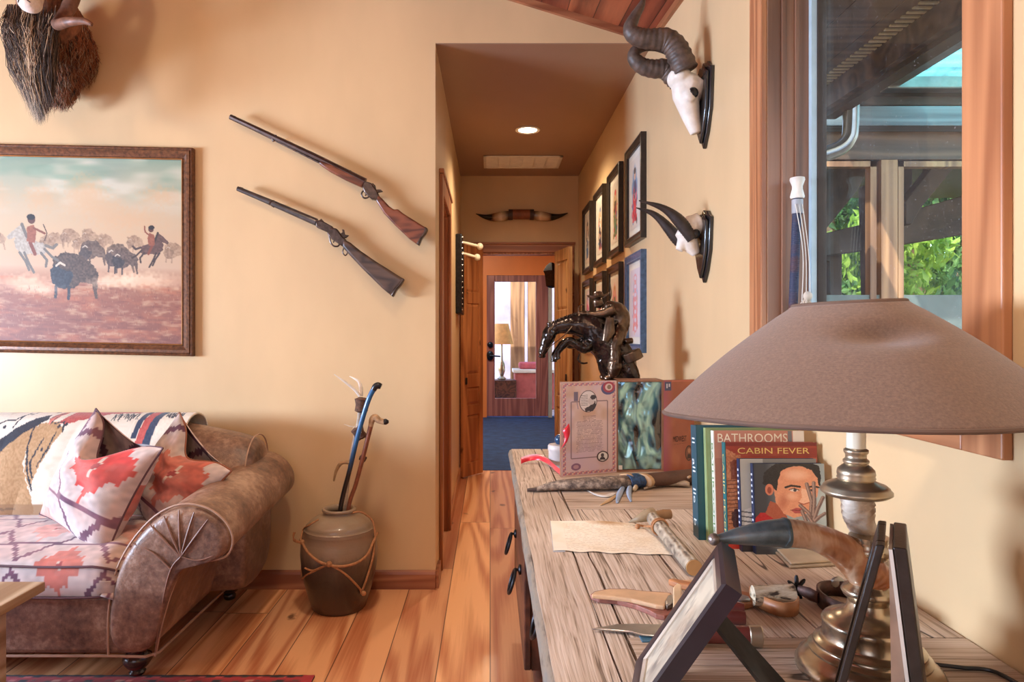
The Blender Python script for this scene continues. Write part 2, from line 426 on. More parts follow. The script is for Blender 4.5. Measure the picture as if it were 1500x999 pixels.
# ------------------------------------------------------------------ painted pictures (colour arrays, one colour per mesh vertex)
def vnoise(h, w, sy, sx, seed=0):
    r = np.random.default_rng(seed)
    gy = max(int(h/sy)+3, 3); gx = max(int(w/sx)+3, 3)
    g = r.random((gy, gx))
    y = np.arange(h)/sy; x = np.arange(w)/sx
    iy = y.astype(int); ix = x.astype(int); fy = (y-iy)[:, None]; fx = (x-ix)[None, :]
    fy = fy*fy*(3-2*fy); fx = fx*fx*(3-2*fx)
    a = g[iy][:, ix]; b = g[iy][:, ix+1]; c = g[iy+1][:, ix]; d = g[iy+1][:, ix+1]
    return (a*(1-fx)+b*fx)*(1-fy)+(c*(1-fx)+d*fx)*fy
class Paint:
    """picture in its own units: x0..x1, y0..y1 (y down), res cells per unit"""
    def __init__(s, x0, y0, x1, y1, res, bg):
        s.x0, s.y0, s.res = x0, y0, res
        s.w = int(round((x1-x0)*res)); s.h = int(round((y1-y0)*res))
        s.a = np.zeros((s.h, s.w, 3)); s.a[:] = bg
        s.Y, s.X = np.mgrid[0:s.h, 0:s.w]
        s.X = s.X/res+x0; s.Y = s.Y/res+y0
        s.J = (vnoise(s.h, s.w, 5, 5, 3)-.5); s.K = (vnoise(s.h, s.w, 5, 5, 4)-.5)
        s.N = vnoise(s.h, s.w, 3, 3, 8)-.5
    def put(s, m, c, al=1.0, tex=0):
        c = np.array(c, dtype=float)
        al = al*m.astype(float)
        al = al[..., None]
        cc = c+ (s.N[..., None]*tex if tex else 0)
        s.a = s.a*(1-al)+cc*al
        return s
    def poly(s, pts, c, al=1.0, tex=0, jit=0):
        X = s.X+s.J*jit; Y = s.Y+s.K*jit
        m = np.zeros(X.shape, bool); n = len(pts)
        for i in range(n):
            xa, ya = pts[i]; xb, yb = pts[(i+1) % n]
            if ya == yb: continue
            cnd = ((ya > Y) != (yb > Y)) & (X < (xb-xa)*(Y-ya)/(yb-ya)+xa)
            m ^= cnd
        return s.put(m, c, al, tex)
    def ell(s, cx, cy, rx, ry, c, al=1.0, tex=0, jit=0, soft=0, rot=0):
        X = s.X+s.J*jit-cx; Y = s.Y+s.K*jit-cy
        if rot: X, Y = X*math.cos(rot)+Y*math.sin(rot), -X*math.sin(rot)+Y*math.cos(rot)
        d = np.sqrt((X/rx)**2+(Y/ry)**2)
        m = np.clip((1-d)/soft, 0, 1) if soft else (d < 1)
        return s.put(m, c, al, tex)
    def line(s, pts, wd, c, al=1.0, tex=0, jit=0):
        X = s.X+s.J*jit; Y = s.Y+s.K*jit; m = np.zeros(X.shape, bool)
        for (xa, ya), (xb, yb) in zip(pts[:-1], pts[1:]):
            dx, dy = xb-xa, yb-ya; L = dx*dx+dy*dy+1e-9
            t = np.clip(((X-xa)*dx+(Y-ya)*dy)/L, 0, 1)
            m |= (X-xa-t*dx)**2+(Y-ya-t*dy)**2 < (wd/2)**2
        return s.put(m, c, al, tex)
    def rect(s, x0, y0, x1, y1, c, al=1.0, tex=0):
        return s.put((s.X >= x0) & (s.X < x1) & (s.Y >= y0) & (s.Y < y1), c, al, tex)
    def grad(s, stops):
        ys = [p[0] for p in stops]
        for k in range(3): s.a[..., k] = np.interp(s.Y, ys, [p[1][k] for p in stops])
        return s
    def cloud(s, sx, sy, c, lo, hi, al=1.0, seed=1, mask=None):
        n = vnoise(s.h, s.w, sy*s.res, sx*s.res, seed)*.65+vnoise(s.h, s.w, sy*s.res/2.6, sx*s.res/2.6, seed+50)*.35
        m = np.clip((n-lo)/(hi-lo), 0, 1)
        if mask is not None: m = m*mask
        return s.put(m, c, al)
    def lin(s): return nlin(s.a)
def picture(mb, pt, M, wd, ht, m=0, bow=None):
    """flat picture sheet: local x 0..wd to the right, z 0..ht up, facing -y; M places it"""
    def fn(u, v):
        p = Vector((u*wd, 0, (1-v)*ht))
        if bow: p = bow(p, u, v)
        return M @ p
    return mb.sheet(fn, pt.w, pt.h, m, pt.lin())
M_PAINT = painted('painted_canvas', .55, .15, 500)
M_PRINT = painted('printed_paper', .45, coat=.35, coatr=.1)
M_COVER = painted('glossy_cover', .3, coat=.25, coatr=.15)
M_KILIM = painted('woven_kilim', .85, .5, 420, sheen=.15)

# ------------------------------------------------------------------ the room shell
ROOMH = 5.2
m = MB().box(-5.2, XW+.16, -3.2, YE+.1, -.12, 0); struct('floor', m, M_FLOOR, smooth=0)
m = MB().box(-5.0, XL, YB, YB+.16, 0, ROOMH)                      # back wall, left of the hallway
m.box(XL, XW, YB, YB+.16, 2.772, ROOMH)                            # header over the hallway
struct('wall_back', m, M_WALL, smooth=0)
# right wall with the window opening
WY0, WY1, WZ0, WZ1 = 1.170, 2.033, 1.185, 2.43
m = MB().box(XW, XW+.16, -3, WY0, 0, ROOMH).box(XW, XW+.16, WY1, YE+.15, 0, ROOMH)
m.box(XW, XW+.16, WY0, WY1, 0, WZ0).box(XW, XW+.16, WY0, WY1, WZ1, ROOMH)
struct('wall_right', m, M_WALL, smooth=0)
# left wall of the room, with a big window that lets the daylight in
LY0, LY1, LZ0, LZ1 = .1, 2.1, .95, 1.85
m = MB().box(-5.15, -5, -3, LY0, 0, ROOMH).box(-5.15, -5, LY1, YB+.16, 0, ROOMH).box(-5.15, -5, LY0, LY1, 0, LZ0).box(-5.15, -5, LY0, LY1, LZ1, ROOMH)
struct('wall_left', m, M_WALL, smooth=0)
m = MB().box(-5.15, XW+.16, -3.15, -3, 0, ROOMH); struct('wall_rear', m, M_WALL, smooth=0)
w2 = tag(thing('window_2', None, None, (-5, (LY0+LY1)/2, LZ0)), None, None, None, 'structure')
m = MB()
for y in (LY0, (LY0+LY1)/2-.03, LY1-.06): m.box(-5.1, -5.04, y, y+.06, LZ0, LZ1)
for z in (LZ0, LZ1-.06): m.box(-5.1, -5.04, LY0, LY1, z, z+.06)
build('sash', m, M_TRIMY, w2, smooth=0)
# hallway left wall, with a door
DY0, DY1, DZ = 3.80, 4.50, 2.08
m = MB().box(XL-.14, XL, YB+.16, DY0, 0, 2.79).box(XL-.14, XL, DY1, YE, 0, 2.79).box(XL-.14, XL, DY0, DY1, DZ, 2.79)
struct('wall_hall', m, M_WALLH, smooth=0)
# end wall of the hallway with the double-door opening
EX0, EX1, EZ = -.235, .735, 2.055
m = MB().box(XL-.14, EX0, YE, YE+.12, 0, 2.79).box(EX1, XW, YE, YE+.12, 0, 2.79).box(EX0, EX1, YE, YE+.12, EZ, 2.79)
struct('wall_end', m, M_WALLH, smooth=0)
m = MB().box(XL-.14, XW+.16, YB+.16, YE+.12, 2.772, 2.95); m.box(XL, XW, YB+.002, YB+.16, 2.768, 2.772)
struct('ceiling_hall', m, M_HCEIL, smooth=0)
# vaulted wood ceiling: one sloping plane of cedar boards and its edge board
A = P(775, 0, YB); B = P(925, 46, YB)
sx = (B.z-A.z)/(B.x-A.x); sy = .10
def zc(x, y): return A.z+sx*(x-A.x)+sy*(y-YB)
m = MB()
cs = [(-5.1,-3.1),(XW+.1,-3.1),(XW+.1,YB+.1),(-5.1,YB+.1)]
m.prism([V(x, y, zc(x, y)) for x, y in cs], V(0,0,.08)); struct('ceiling', m, M_CEILW, smooth=0)
m = MB().prism([V(-5, YB-.02, zc(-5,YB)), V(XW, YB-.02, zc(XW,YB)), V(XW, YB-.02, zc(XW,YB)-.035), V(-5, YB-.02, zc(-5,YB)-.035)], V(0,.019,0))
struct('trim_1', m, M_TRIMH, smooth=0)
m = MB().prism([V(XW-.018, -3, zc(XW,-3)-.03), V(XW-.018, YB-.02, zc(XW,YB)-.03), V(XW-.018, YB-.02, zc(XW,YB)), V(XW-.018, -3, zc(XW,-3))], V(.018,0,0))
struct('trim_2', m, M_TRIMY, smooth=0)
# baseboards
def base_prof(): return [(0,0),(.016,0),(.016,.075),(.012,.088),(.004,.094),(0,.094)]
m = MB().prism([V(-5, YB-a, z) for a, z in base_prof()], V(5+XL, 0, 0)); m.box(XL, XL+.016, YB, YB+.16, 0, .09)
struct('baseboard_back', m, M_TRIMH, smooth=0)
m = MB().prism([V(XL+a, DY1+.08, z) for a, z in base_prof()], V(0, YE-DY1-.08, 0)); struct('baseboard_hall', m, M_TRIMY, smooth=0)
m = MB().prism([V(XW-a, -2.9, z) for a, z in base_prof()], V(0, YE+2.9, 0)); struct('baseboard_right', m, M_TRIMY, smooth=0)

# hall door in the left wall (its casing and panelled leaf)
d1 = tag(thing('door_1', 'closed reddish wooden door in the left wall of the hallway', None, (XL, (DY0+DY1)/2, 0)), None, None, None, 'structure')
m = MB()
for y0, y1, z0, z1 in ((DY0-.075, DY0+.012, 0, DZ+.09), (DY1-.012, DY1+.075, 0, DZ+.09), (DY0+.012, DY1-.012, DZ-.012, DZ+.09)):
    m.box(XL, XL+.02, y0, y1, z0, z1)
m.box(XL, XL+.028, DY0-.09, DY1+.09, DZ+.09, DZ+.115)
build('casing', m, M_TRIM, d1, smooth=0, bevel=.004)
m = MB().box(XL-.13, XL, DY0-.001, DY0+.02, 0, DZ).box(XL-.13, XL, DY1-.02, DY1+.001, 0, DZ).box(XL-.13, XL, DY0, DY1, DZ-.02, DZ+.001)
build('jamb', m, M_TRIM, d1, smooth=0)
m = MB().box(XL-.09, XL-.05, DY0+.02, DY1-.02, .005, DZ-.02); build('leaf', m, M_PINE, d1, smooth=0)

# casing of the double doors at the end
d2 = tag(thing('door_2', 'wide wood-cased doorway at the end of the hallway', None, ((EX0+EX1)/2, YE, 0)), None, None, None, 'structure')
m = MB()
m.box(EX0-.045, EX0+.01, YE-.022, YE, 0, EZ).box(EX1-.01, EX1+.05, YE-.022, YE, 0, EZ)
m.box(EX0-.045, EX1+.05, YE-.022, YE, EZ, EZ+.075).box(EX0-.045, EX1+.06, YE-.034, YE, EZ+.075, EZ+.095)
build('casing', m, M_TRIMH, d2, smooth=0, bevel=.004)
m = MB().box(EX0-.001, EX0+.016, YE, YE+.12, 0, EZ).box(EX1-.016, EX1+.001, YE, YE+.12, 0, EZ).box(EX0, EX1, YE, YE+.12, EZ-.016, EZ+.001)
build('jamb', m, M_TRIM, d2, smooth=0)

# panelled folding-door leaves: one swung back on each side
def panel_leaf(label, name, hinge, free, z1, mat, panels, knob):
    h = Vector((hinge[0], hinge[1], 0)); f = Vector((free[0], free[1], 0)); w = (f-h).length
    t = thing(name, label, 'door', (h+f)/2)
    ex = (f-h).normalized(); ey = Vector((0,0,1)).cross(ex)
    M = Matrix(((ex.x, ey.x, 0, h.x), (ex.y, ey.y, 0, h.y), (0, 0, 1, .012), (0,0,0,1)))
    st = .055
    m = MB(); zs = [0]+[z for p in panels for z in p]+[z1]
    m.box(0, st, -.016, .016, 0, z1, 0, M).box(w-st, w, -.016, .016, 0, z1, 0, M)
    for a, b in zip(zs[0::2], zs[1::2]): m.box(st, w-st, -.016, .016, a, b, 0, M)
    build('rails', m, mat, t, smooth=0, bevel=.003)
    for a, b in panels:
        m = MB().box(st, w-st, -.006, .006, a, b, 0, M)
        for s in (1, -1):
            i = .03
            q = [M @ V(st+.006, s*.006, a+.006), M @ V(w-st-.006, s*.006, a+.006), M @ V(w-st-.006, s*.006, b-.006), M @ V(st+.006, s*.006, b-.006)]
            r = [M @ V(st+i, s*.014, a+i), M @ V(w-st-i, s*.014, a+i), M @ V(w-st-i, s*.014, b-i), M @ V(st+i, s*.014, b-i)]
            m.add(q+r, [(0,1,5,4),(1,2,6,5),(2,3,7,6),(3,0,4,7),(4,5,6,7)])
        build('panel', m, mat, t, smooth=0)
    m = MB()
    for s in (1, -1): m.box(knob[0]-.012, knob[0]+.012, s*.016, s*.026, knob[1]-.03, knob[1]+.03, 0, M)
    build('latch', m, M_IRON, t, bevel=.003)
    return t
panel_leaf('knotty pine folding door leaf swung open against the left hallway wall', 'folding_door', (-.078, 6.335), (-.252, 6.10), 2.105, M_PINE, [(.12,.55),(.64,.80),(.92,1.56),(1.66,1.98)], (.255, .86))
panel_leaf('pale pine folding door leaf half open on the right of the hallway', 'folding_door', (.70, 5.93), (.612, 6.33), 2.045, M_PINEP, [(.12,.62),(.72,1.40),(1.50,1.94)], (.07, .90))

# hallway ceiling lamp and return-air grille
t = thing('recessed_light', 'round white recessed light glowing in the brown hallway ceiling', 'ceiling light', P(773, 194, 4.93)); t.location.z = 2.768
c = V(t.location.x, 4.93, 2.7705)
m = MB().lathe([(.066,0),(.088,-.001),(.090,-.006),(.084,-.010),(.070,-.008),(.066,-.004)], c, 40); build('trim_ring', m, M_WHITE, t)
m = MB().lathe([(.003,-.001),(.066,-.001),(.066,-.005),(.003,-.006)], c, 40); build('lens', m, emit('lamp_glow', (1,.86,.66,1), 14), t)
va = PZ(708, 228, 2.768); vb = PZ(826, 247, 2.768)
X0, X1, Y0, Y1 = va.x, va.x+.66, va.y, va.y+.40
t = thing('air_vent', 'white six-panel return-air vent in the hallway ceiling', 'vent', ((X0+X1)/2, (Y0+Y1)/2, 2.768))
m = MB()
for a, b, c_, d in ((X0,X1,Y0,Y0+.025),(X0,X1,Y1-.025,Y1),(X0,X0+.025,Y0,Y1),(X1-.025,X1,Y0,Y1)): m.box(a, b, c_, d, 2.758, 2.768)
build('frame', m, M_WHITE, t, smooth=0, bevel=.002)
m = MB()
for i in range(1, 6): m.box(X0+.025+i*.61/6-.006, X0+.025+i*.61/6+.006, Y0+.025, Y1-.025, 2.757, 2.768)
build('divider', m, M_WHITE, t, smooth=0)
m = MB()
for j in range(14):
    y = Y0+.03+j*.026
    m.prism([V(X0+.02, y, 2.766), V(X0+.02, y+.020, 2.760), V(X0+.02, y+.022, 2.762), V(X0+.02, y+.003, 2.768)], V(.62,0,0))
build('louvre', m, M_WHITE, t, smooth=0)

# ------------------------------------------------------------------ mounted steer horns over the end doorway
yh = YE-.05
t = thing('horn_mount', 'pair of polished steer horns on a leather centre above the hallway doorway', 'horns', P(763, 322, YE))
h = MB()
for sgn, tip, mid, root in ((-1, (697, 313), (722, 318.5), (748, 315)), (1, (832, 312), (806, 318), (779, 315))):
    m = MB()
    stube(m, [tuple(P(*root, yh))+(.040,), tuple(P((root[0]*.5+mid[0]*.5), mid[1]-1.5, yh))+(.044,), tuple(P(*mid, yh))+(.036,), tuple(P((mid[0]+tip[0])/2, (mid[1]+tip[1])/2+1.5, yh))+(.020,), tuple(P(*tip, yh))+(.003,)], 5, 14)
    nt = NT('steer_horn'); s = nt.n('SeparateXYZ'); tc = nt.n('TexCoord'); nt.l(tc.outputs['Object'], s.inputs[0])
    a = nt.math('ADD', nt.math('ABSOLUTE', s.outputs[0]), nt.math('MULTIPLY', nt.noise(nt.coord(), 14), .06))
    nt.set(nt.ramp(nt.math('MULTIPLY', a, 2.0), [(.30, rgb(70,46,34)), (.42, rgb(214,190,156)), (.56, rgb(150,112,84)), (.62, rgb(24,18,18))]), .25, coat=.4)
    build('horn', m, nt.mat, t, 180)
m = MB().tube([P(746, 314, yh), P(781, 314, yh)], .047, 20); build('leather_wrap', m, plain('saddle_leather', rgb(128,72,44), .5, var=.25, bump=.3), t)
for x in (748, 779):
    m = MB().tube([P(x-3, 314.5, yh), P(x+3, 314.5, yh)], .050, 20); build('band', m, plain('dark_band', rgb(60,38,30), .5), t)

# ------------------------------------------------------------------ framed panel with white pegs on the left wall of the hallway
t = thing('peg_panel', 'dark narrow framed board with two white knobbed pegs beside the open pine door', 'wall rack', PX(670, 455, XL+.02))
ya, yb = 5.50, 5.95
m = MB().box(XL, XL+.035, ya, yb, 1.50, 2.06); build('board', m, M_PINE, t, smooth=0, bevel=.004)
m = MB()
for y0, y1, z0, z1 in ((ya-.02,ya+.04,1.46,2.10),(yb-.04,yb+.02,1.46,2.10),(ya,yb,1.46,1.52),(ya,yb,2.04,2.10)): m.box(XL, XL+.05, y0, y1, z0, z1)
build('frame', m, M_IRON, t, bevel=.006)
m = MB()
for k in range(14): build('stud', MB().ball((XL+.052, ya+.01, 1.49+k*.045), .008, 8), M_STEEL, t)
for a, b in (((674, 354), (703, 361)), ((678, 371), (699, 377))):
    p = P(a[0], a[1], 5.62); q = P(b[0], b[1], 5.70)
    m = MB(); m.tube([p, p*.6+q*.4, q], [.010,.013,.012], 12); m.ball(q, (.028,.028,.030), 16); m.ball(p, .013, 10)
    build('peg', m, M_CERAM, t)

# ------------------------------------------------------------------ the room beyond
FY = 10.6
m = MB().box(-1.6, 2.2, YE+.10, FY+.2, -.1, .004); struct('floor_far', m, plain('blue_carpet', rgb(36,74,128), .95, var=.2, vscale=9, bump=.6, bscale=260), smooth=0)
GX0, GX1, GZ1 = P(713, 0, FY).x, P(803, 0, FY).x, 2.21
m = MB().box(-1.6, GX0, FY, FY+.15, 0, 3).box(GX0, 1.05, FY, FY+.15, GZ1, 3).box(1.05, 2.2, FY, FY+.15, 0, 3)
m.box(-1.7, -1.6, YE+.12, FY, 0, 3).box(2.2, 2.3, YE+.12, FY, 0, 3)
m.box(-1.6, XL, YE+.12, YE+.22, 0, 3).box(XW+.16, 2.2, YE+.12, YE+.22, 0, 3)
struct('wall_far', m, M_WALLO, smooth=0)
m = MB().box(-1.7, 2.3, YE+.12, FY+.15, 3, 3.1); struct('ceiling_far', m, M_HCEIL, smooth=0)
m = MB().box(GX1+.003, GX1+.06, FY-.02, FY+.1, 0, GZ1).box(1.0, 1.05, FY-.02, FY+.1, 0, GZ1); struct('trim_3', m, M_SASH, smooth=0)
M_DOORP = wood('plum_stained_wood', rgb(168,124,126), rgb(128,88,94), 'z', 5, 8, .4, .1, .5, .06)
t = tag(thing('door_3', 'glazed plum-stained door at the far end beyond the hallway', None, ((GX0+GX1)/2, FY, 0)), None, None, None, 'structure')
m = MB(); gx0, gx1, gz0, gz1 = GX0+.125, GX1-.19, .30, GZ1-.10
m.box(GX0, gx0, FY, FY+.05, .02, GZ1).box(gx1, GX1, FY, FY+.05, .02, GZ1).box(gx0, gx1, FY, FY+.05, .02, gz0).box(gx0, gx1, FY, FY+.05, gz1, GZ1)
build('frame', m, M_DOORP, t, smooth=0, bevel=.006)
m = MB().box(gx0, gx1, FY+.02, FY+.026, gz0, gz1); build('pane', m, M_GLASS, t, smooth=0)
m = MB().ball(P(718, 505, FY-.02), (.045,.02,.045), 16).ball(P(718, 521, FY-.02), (.055,.02,.075), 16)
m.tube([P(718, 521, FY-.03), P(718, 521, FY-.07), P(733, 522, FY-.08)], [.014,.014,.012], 10)
build('handle', m, plain('blue_black_metal', rgb(36,52,74), .3, .8), t)
# wall lantern beside the doorway
q = P(808, 404, 7.2)
t = thing('wall_lantern', 'dark boxy wall lantern seen just inside the far doorway', 'lantern', q-V(0,0,.1))
m = MB().lathe([(.02,-.13),(.06,-.11),(.075,.02),(.09,.05),(.055,.11),(.02,.14)], q, 4); build('body', m, M_IRON, t, bevel=.004)
m = MB().box(q.x, XW+.18, 7.19, 7.21, q.z+.02, q.z+.045); build('bracket', m, M_IRON, t)
# stand-ins for the reflections and view mixed in the glazed door
m = MB().box(-3, 5, FY+.15, 16, -.15, -.02); struct('floor_patio', m, plain('patio_concrete', rgb(196,176,172), .8, var=.15, vscale=4), smooth=0)
m = MB().box(-3, 6, 15.8, 16, -.02, 4.2); struct('wall_backdrop', m, plain('lilac_stucco', rgb(150,142,160), .8, var=.2, vscale=2), smooth=0)  # backdrop wall added to keep the view beyond the door from burning out
for px, w in ((758, .26), (781, .20)):
    x = P(px, 0, 12.6).x
    m = MB().box(x-w/2, x+w/2, 12.5, 12.7, -.02, 3.2)
    tag(build('garden_post', m, M_PORCHZ, smooth=0, bevel=.02), 'brown timber post outside the glazed door, '+('wide one left of centre' if px < 770 else 'slimmer one right of centre'), 'post', 'posts outside the glazed door')
c = P(776, 605, 12.2); c.z = -.02
t = thing('low_table', 'low red-draped table with a white top outside the glazed door', 'table', c)
m = MB().box(c.x-.28, c.x+.42, 11.9, 12.4, -.02, .62); build('drape', m, plain('red_cloth', rgb(186,96,92), .8), t, bevel=.02)
m = MB().box(c.x-.31, c.x+.45, 11.87, 12.43, .62, .68); build('tabletop', m, M_WHITE, t, bevel=.01)
m = MB().box(c.x-.2, c.x+.30, 12.0, 12.3, .682, .80); tag(build('cushion', m, plain('pink_cloth', rgb(196,92,100), .8), bevel=.04, bseg=3), 'rosy pink cushion on the low table outside the glazed door', 'cushion')
c = P(735, 560, 12.0); c.z = .50
m = MB().box(c.x-.3, c.x+.25, 11.8, 12.2, -.02, .5); tag(build('side_cabinet', m, M_CAB, bevel=.01), 'brown side cabinet under the lamp outside the glazed door', 'cabinet')
t = thing('table_lamp', 'table lamp with an amber shade standing in for a lamp reflection in the glazed door', 'lamp', c)
m = MB().lathe([(.07,0),(.08,.02),(.03,.06),(.06,.16),(.05,.28),(.02,.34),(.015,.66)], c, 20); build('base', m, M_BRASS, t)
m = MB().lathe([(.20,.62),(.12,.98),(.115,.98),(.19,.62)], c, 24); build('lamp_shade', m, plain('amber_shade', rgb(232,168,96), .7), t)

# ------------------------------------------------------------------ oil painting on the back wall
rot = math.radians(1.2)
pc = P(286, 219, YB); PW, PH = 1.56, 1.05
O = Vector((pc.x, YB, pc.z))
def pm(x, y, z):   # x to the left from the top-right corner, z down, y out from the wall
    return O + Vector((-x*math.cos(rot)-z*math.sin(rot)*0, -y, x*math.sin(rot)-z))
t = thing('oil_painting', 'framed oil painting of riders chasing bison across a dusty plain', 'painting', pm(PW/2, 0, PH))
prof = [(0,0),(0,.030),(.006,.034),(.012,.030),(.016,.036),(.030,.036),(.040,.028),(.050,.022),(.054,.026),(.060,.022),(.060,.012),(.060,0)]
m = MB(); rings = []
for cx, cz, dx, dz in ((0,0,1,1),(PW,0,-1,1),(PW,PH,-1,-1),(0,PH,1,-1)):
    rings.append([pm(cx+dx*a, b, cz+dz*a) for a, b in prof])
rings.append(rings[0]); m.loft(rings, cap=False)
nt = NT('gilt_brown_frame'); vec = nt.coord()
nt.set(nt.ramp(nt.noise(vec, 60, 4), [(.3, rgb(70,44,30)), (.7, rgb(132,86,56))]), .32, .25); nt.bump(nt.noise(vec, 220), .3)
build('frame', m, nt.mat, t, 30)
m = MB(); rings = []
for cx, cz, dx, dz in ((0,0,1,1),(PW,0,-1,1),(PW,PH,-1,-1),(0,PH,1,-1)):
    rings.append([pm(cx+dx*a, b, cz+dz*a) for a, b in ((.052,.024),(.056,.0275),(.060,.024),(.060,.022))])
rings.append(rings[0]); m.loft(rings, cap=False); build('gilt_lip', m, plain('gilt', rgb(176,122,72), .35, .6), t)
pp = Paint(-170, 228, 272, 508, 1.35, (226,216,200))
pp.grad([(228,(158,180,170)),(262,(188,192,180)),(300,(202,194,178)),(345,(208,190,168)),(392,(206,186,168)),(412,(186,150,130)),(440,(166,120,102)),(508,(152,106,96))])
pp.cloud(70, 22, (216,216,208), .45, .75, .8, 2, np.clip((318-pp.Y)/40, 0, 1))
pp.cloud(60, 20, (150,180,168), .55, .8, .55, 5, np.clip((300-pp.Y)/36, 0, 1))
for cx, cy, rx, ry in ((50,290,34,26),(120,275,40,26),(130,300,60,30),(235,285,44,18),(-40,290,60,30),(190,320,80,24)): pp.ell(cx, cy, rx, ry, (214,188,160), .55, soft=.8, jit=16)
pp.cloud(30, 9, (196,140,112), .45, .8, .7, 11, pp.Y > 408)
pp.cloud(16, 5, (200,172,150), .5, .85, .8, 14, pp.Y > 410)
pp.cloud(22, 4, (140,92,84), .58, .9, .6, 18, pp.Y > 415)
pp.ell(200, 412, 90, 16, (236,222,204), .7, soft=.7, jit=8); pp.ell(30, 420, 60, 18, (234,216,198), .6, soft=.7, jit=8)
def bison(cx, cy, k, c1, c2, al=1.0, flip=1):
    q = lambda x, y: (cx+flip*x*k, cy+y*k)
    pp.poly([q(-30,-2),q(-28,-20),q(-10,-30),q(8,-26),q(30,-14),q(40,0),q(40,22),q(36,34),q(31,18),q(14,16),q(2,26),q(-22,26)], c1, al, 40, 3)
    pp.ell(*q(-16,6), 17*k, 20*k, c2, al, 36, 3)
    pp.ell(*q(0,-14), 22*k, 14*k, c1, al, 40, 3)
    for x, y in ((-24,26),(-4,28)): pp.line([q(x,y-4), q(x-1,y+13)], 4.5*k, c2, al)
    pp.line([q(34,20), q(38,38)], 5*k, c1, al)
    pp.line([q(-24,-8), q(-18,-13), q(-11,-9)], 3*k, (214,206,196), al)
for x, y, k in ((74,352,.36),(96,347,.40),(126,346,.36),(150,353,.34),(196,354,.36),(256,366,.44),(60,356,.32),(-20,352,.45),(-60,362,.5),(112,358,.34),(40,364,.3),(140,360,.3)): bison(x, y, k, (172,150,130), (160,140,124), .6)
pp.ell(130, 366, 80, 10, (214,192,168), .45, soft=.8, jit=5)
bison(172, 375, .62, (140,122,108), (110,98,96), .9); bison(130, 368, .55, (128,112,102), (104,94,92), .9)
bison(180, 380, .55, (122,106,98), (84,78,82), .95); bison(100, 400, 1.0, (112,96,86), (72,78,92), 1.0); bison(-70, 405, 1.0, (110,92,82), (76,76,88), 1.0)
bison(-120, 385, .7, (130,112,100), (90,86,92), .9)
def rider(cx, cy, k, hc, flip=1, bow=True):
    q = lambda x, y: (cx+flip*x*k, cy+y*k)
    dk = tuple(c*.72 for c in hc)
    pp.poly([q(-26,6),q(-30,-6),q(-22,-26),q(-12,-26),q(-8,-12),q(6,-8),q(20,-4),q(26,8),q(20,16),q(0,14),q(-16,16)], hc, 1, 26, 2)
    pp.poly([q(-26,-28),q(-16,-34),q(-10,-26),q(-22,-16),q(-38,-8),q(-42,-13)], hc, 1, 26, 1)
    pp.line([q(-16,-34), q(-8,-14)], 5*k, dk, 1)
    for pts in ([(-20,12),(-10,26),(-4,40)], [(-12,12),(-4,30),(4,44)], [(16,12),(26,24),(24,34)], [(22,6),(34,18),(44,24)]): pp.line([q(*p) for p in pts], 4.2*k, dk, 1)
    pp.line([q(24,0), q(36,4), q(42,-2)], 5*k, dk, .9)
    pp.line([q(-2,-4), q(6,14)], 6*k, (150,96,76), 1); pp.poly([q(-8,-6),q(-8,-30),q(4,-34),q(8,-22),q(6,-4)], (168,116,92), 1, 20, 1)
    pp.ell(*q(0,-42), 6.5*k, 7*k, (120,78,64)); pp.ell(*q(-1,-46), 7*k, 5*k, (48,38,38))
    if bow:
        pp.line([q(4,-28), q(22,-20)], 3.6*k, (150,100,80)); pp.line([q(20,-34), q(26,-20), q(22,-8)], 1.6*k, (96,70,58))
    else: pp.line([q(4,-28), q(14,-36), q(15,-48)], 3.4*k, (160,108,86))
rider(38, 362, .92, (188,184,178), 1, True); rider(222, 362, .66, (124,98,90), -1, False); rider(-110, 350, .8, (150,120,100), 1, True)
pp.ell(55, 428, 40, 10, (232,214,198), .55, soft=.8, jit=6); pp.ell(150, 416, 34, 10, (236,220,204), .6, soft=.8, jit=6); pp.ell(185, 410, 20, 8, (236,222,206), .6, soft=.8, jit=6)
for i in range(1500):
    x = random.uniform(-170, 272); y = random.uniform(426, 506); l = random.uniform(2, 6)
    pp_c = random.choice([(190,154,132),(146,102,88),(204,178,156),(134,96,88),(176,134,112)])
    xi = int((x-pp.x0)*pp.res); yi = int((y-pp.y0)*pp.res)
    pp.a[max(0,yi-int(l)):yi, max(0,xi):xi+1] = pp.a[max(0,yi-int(l)):yi, max(0,xi):xi+1]*.45+np.array(pp_c)*.55
pp.a = 255*(np.clip(pp.a, 0, 255)/255)**1.45*np.array((1.0, .965, .90))
m = MB(); IW, IH = PW-.108, PH-.108
m.sheet(lambda u, v: pm(.054+IW*(1-u), .016, .054+IH*v), pp.w, pp.h, 0, pp.lin())
build('canvas', m, M_PAINT, t, 180, recalc=False)
m = MB().prism([pm(.03,.002,.03), pm(PW-.03,.002,.03), pm(PW-.03,.002,PH-.03), pm(.03,.002,PH-.03)], V(0,-.012,0)); build('backing', m, M_CAB, t, smooth=0)

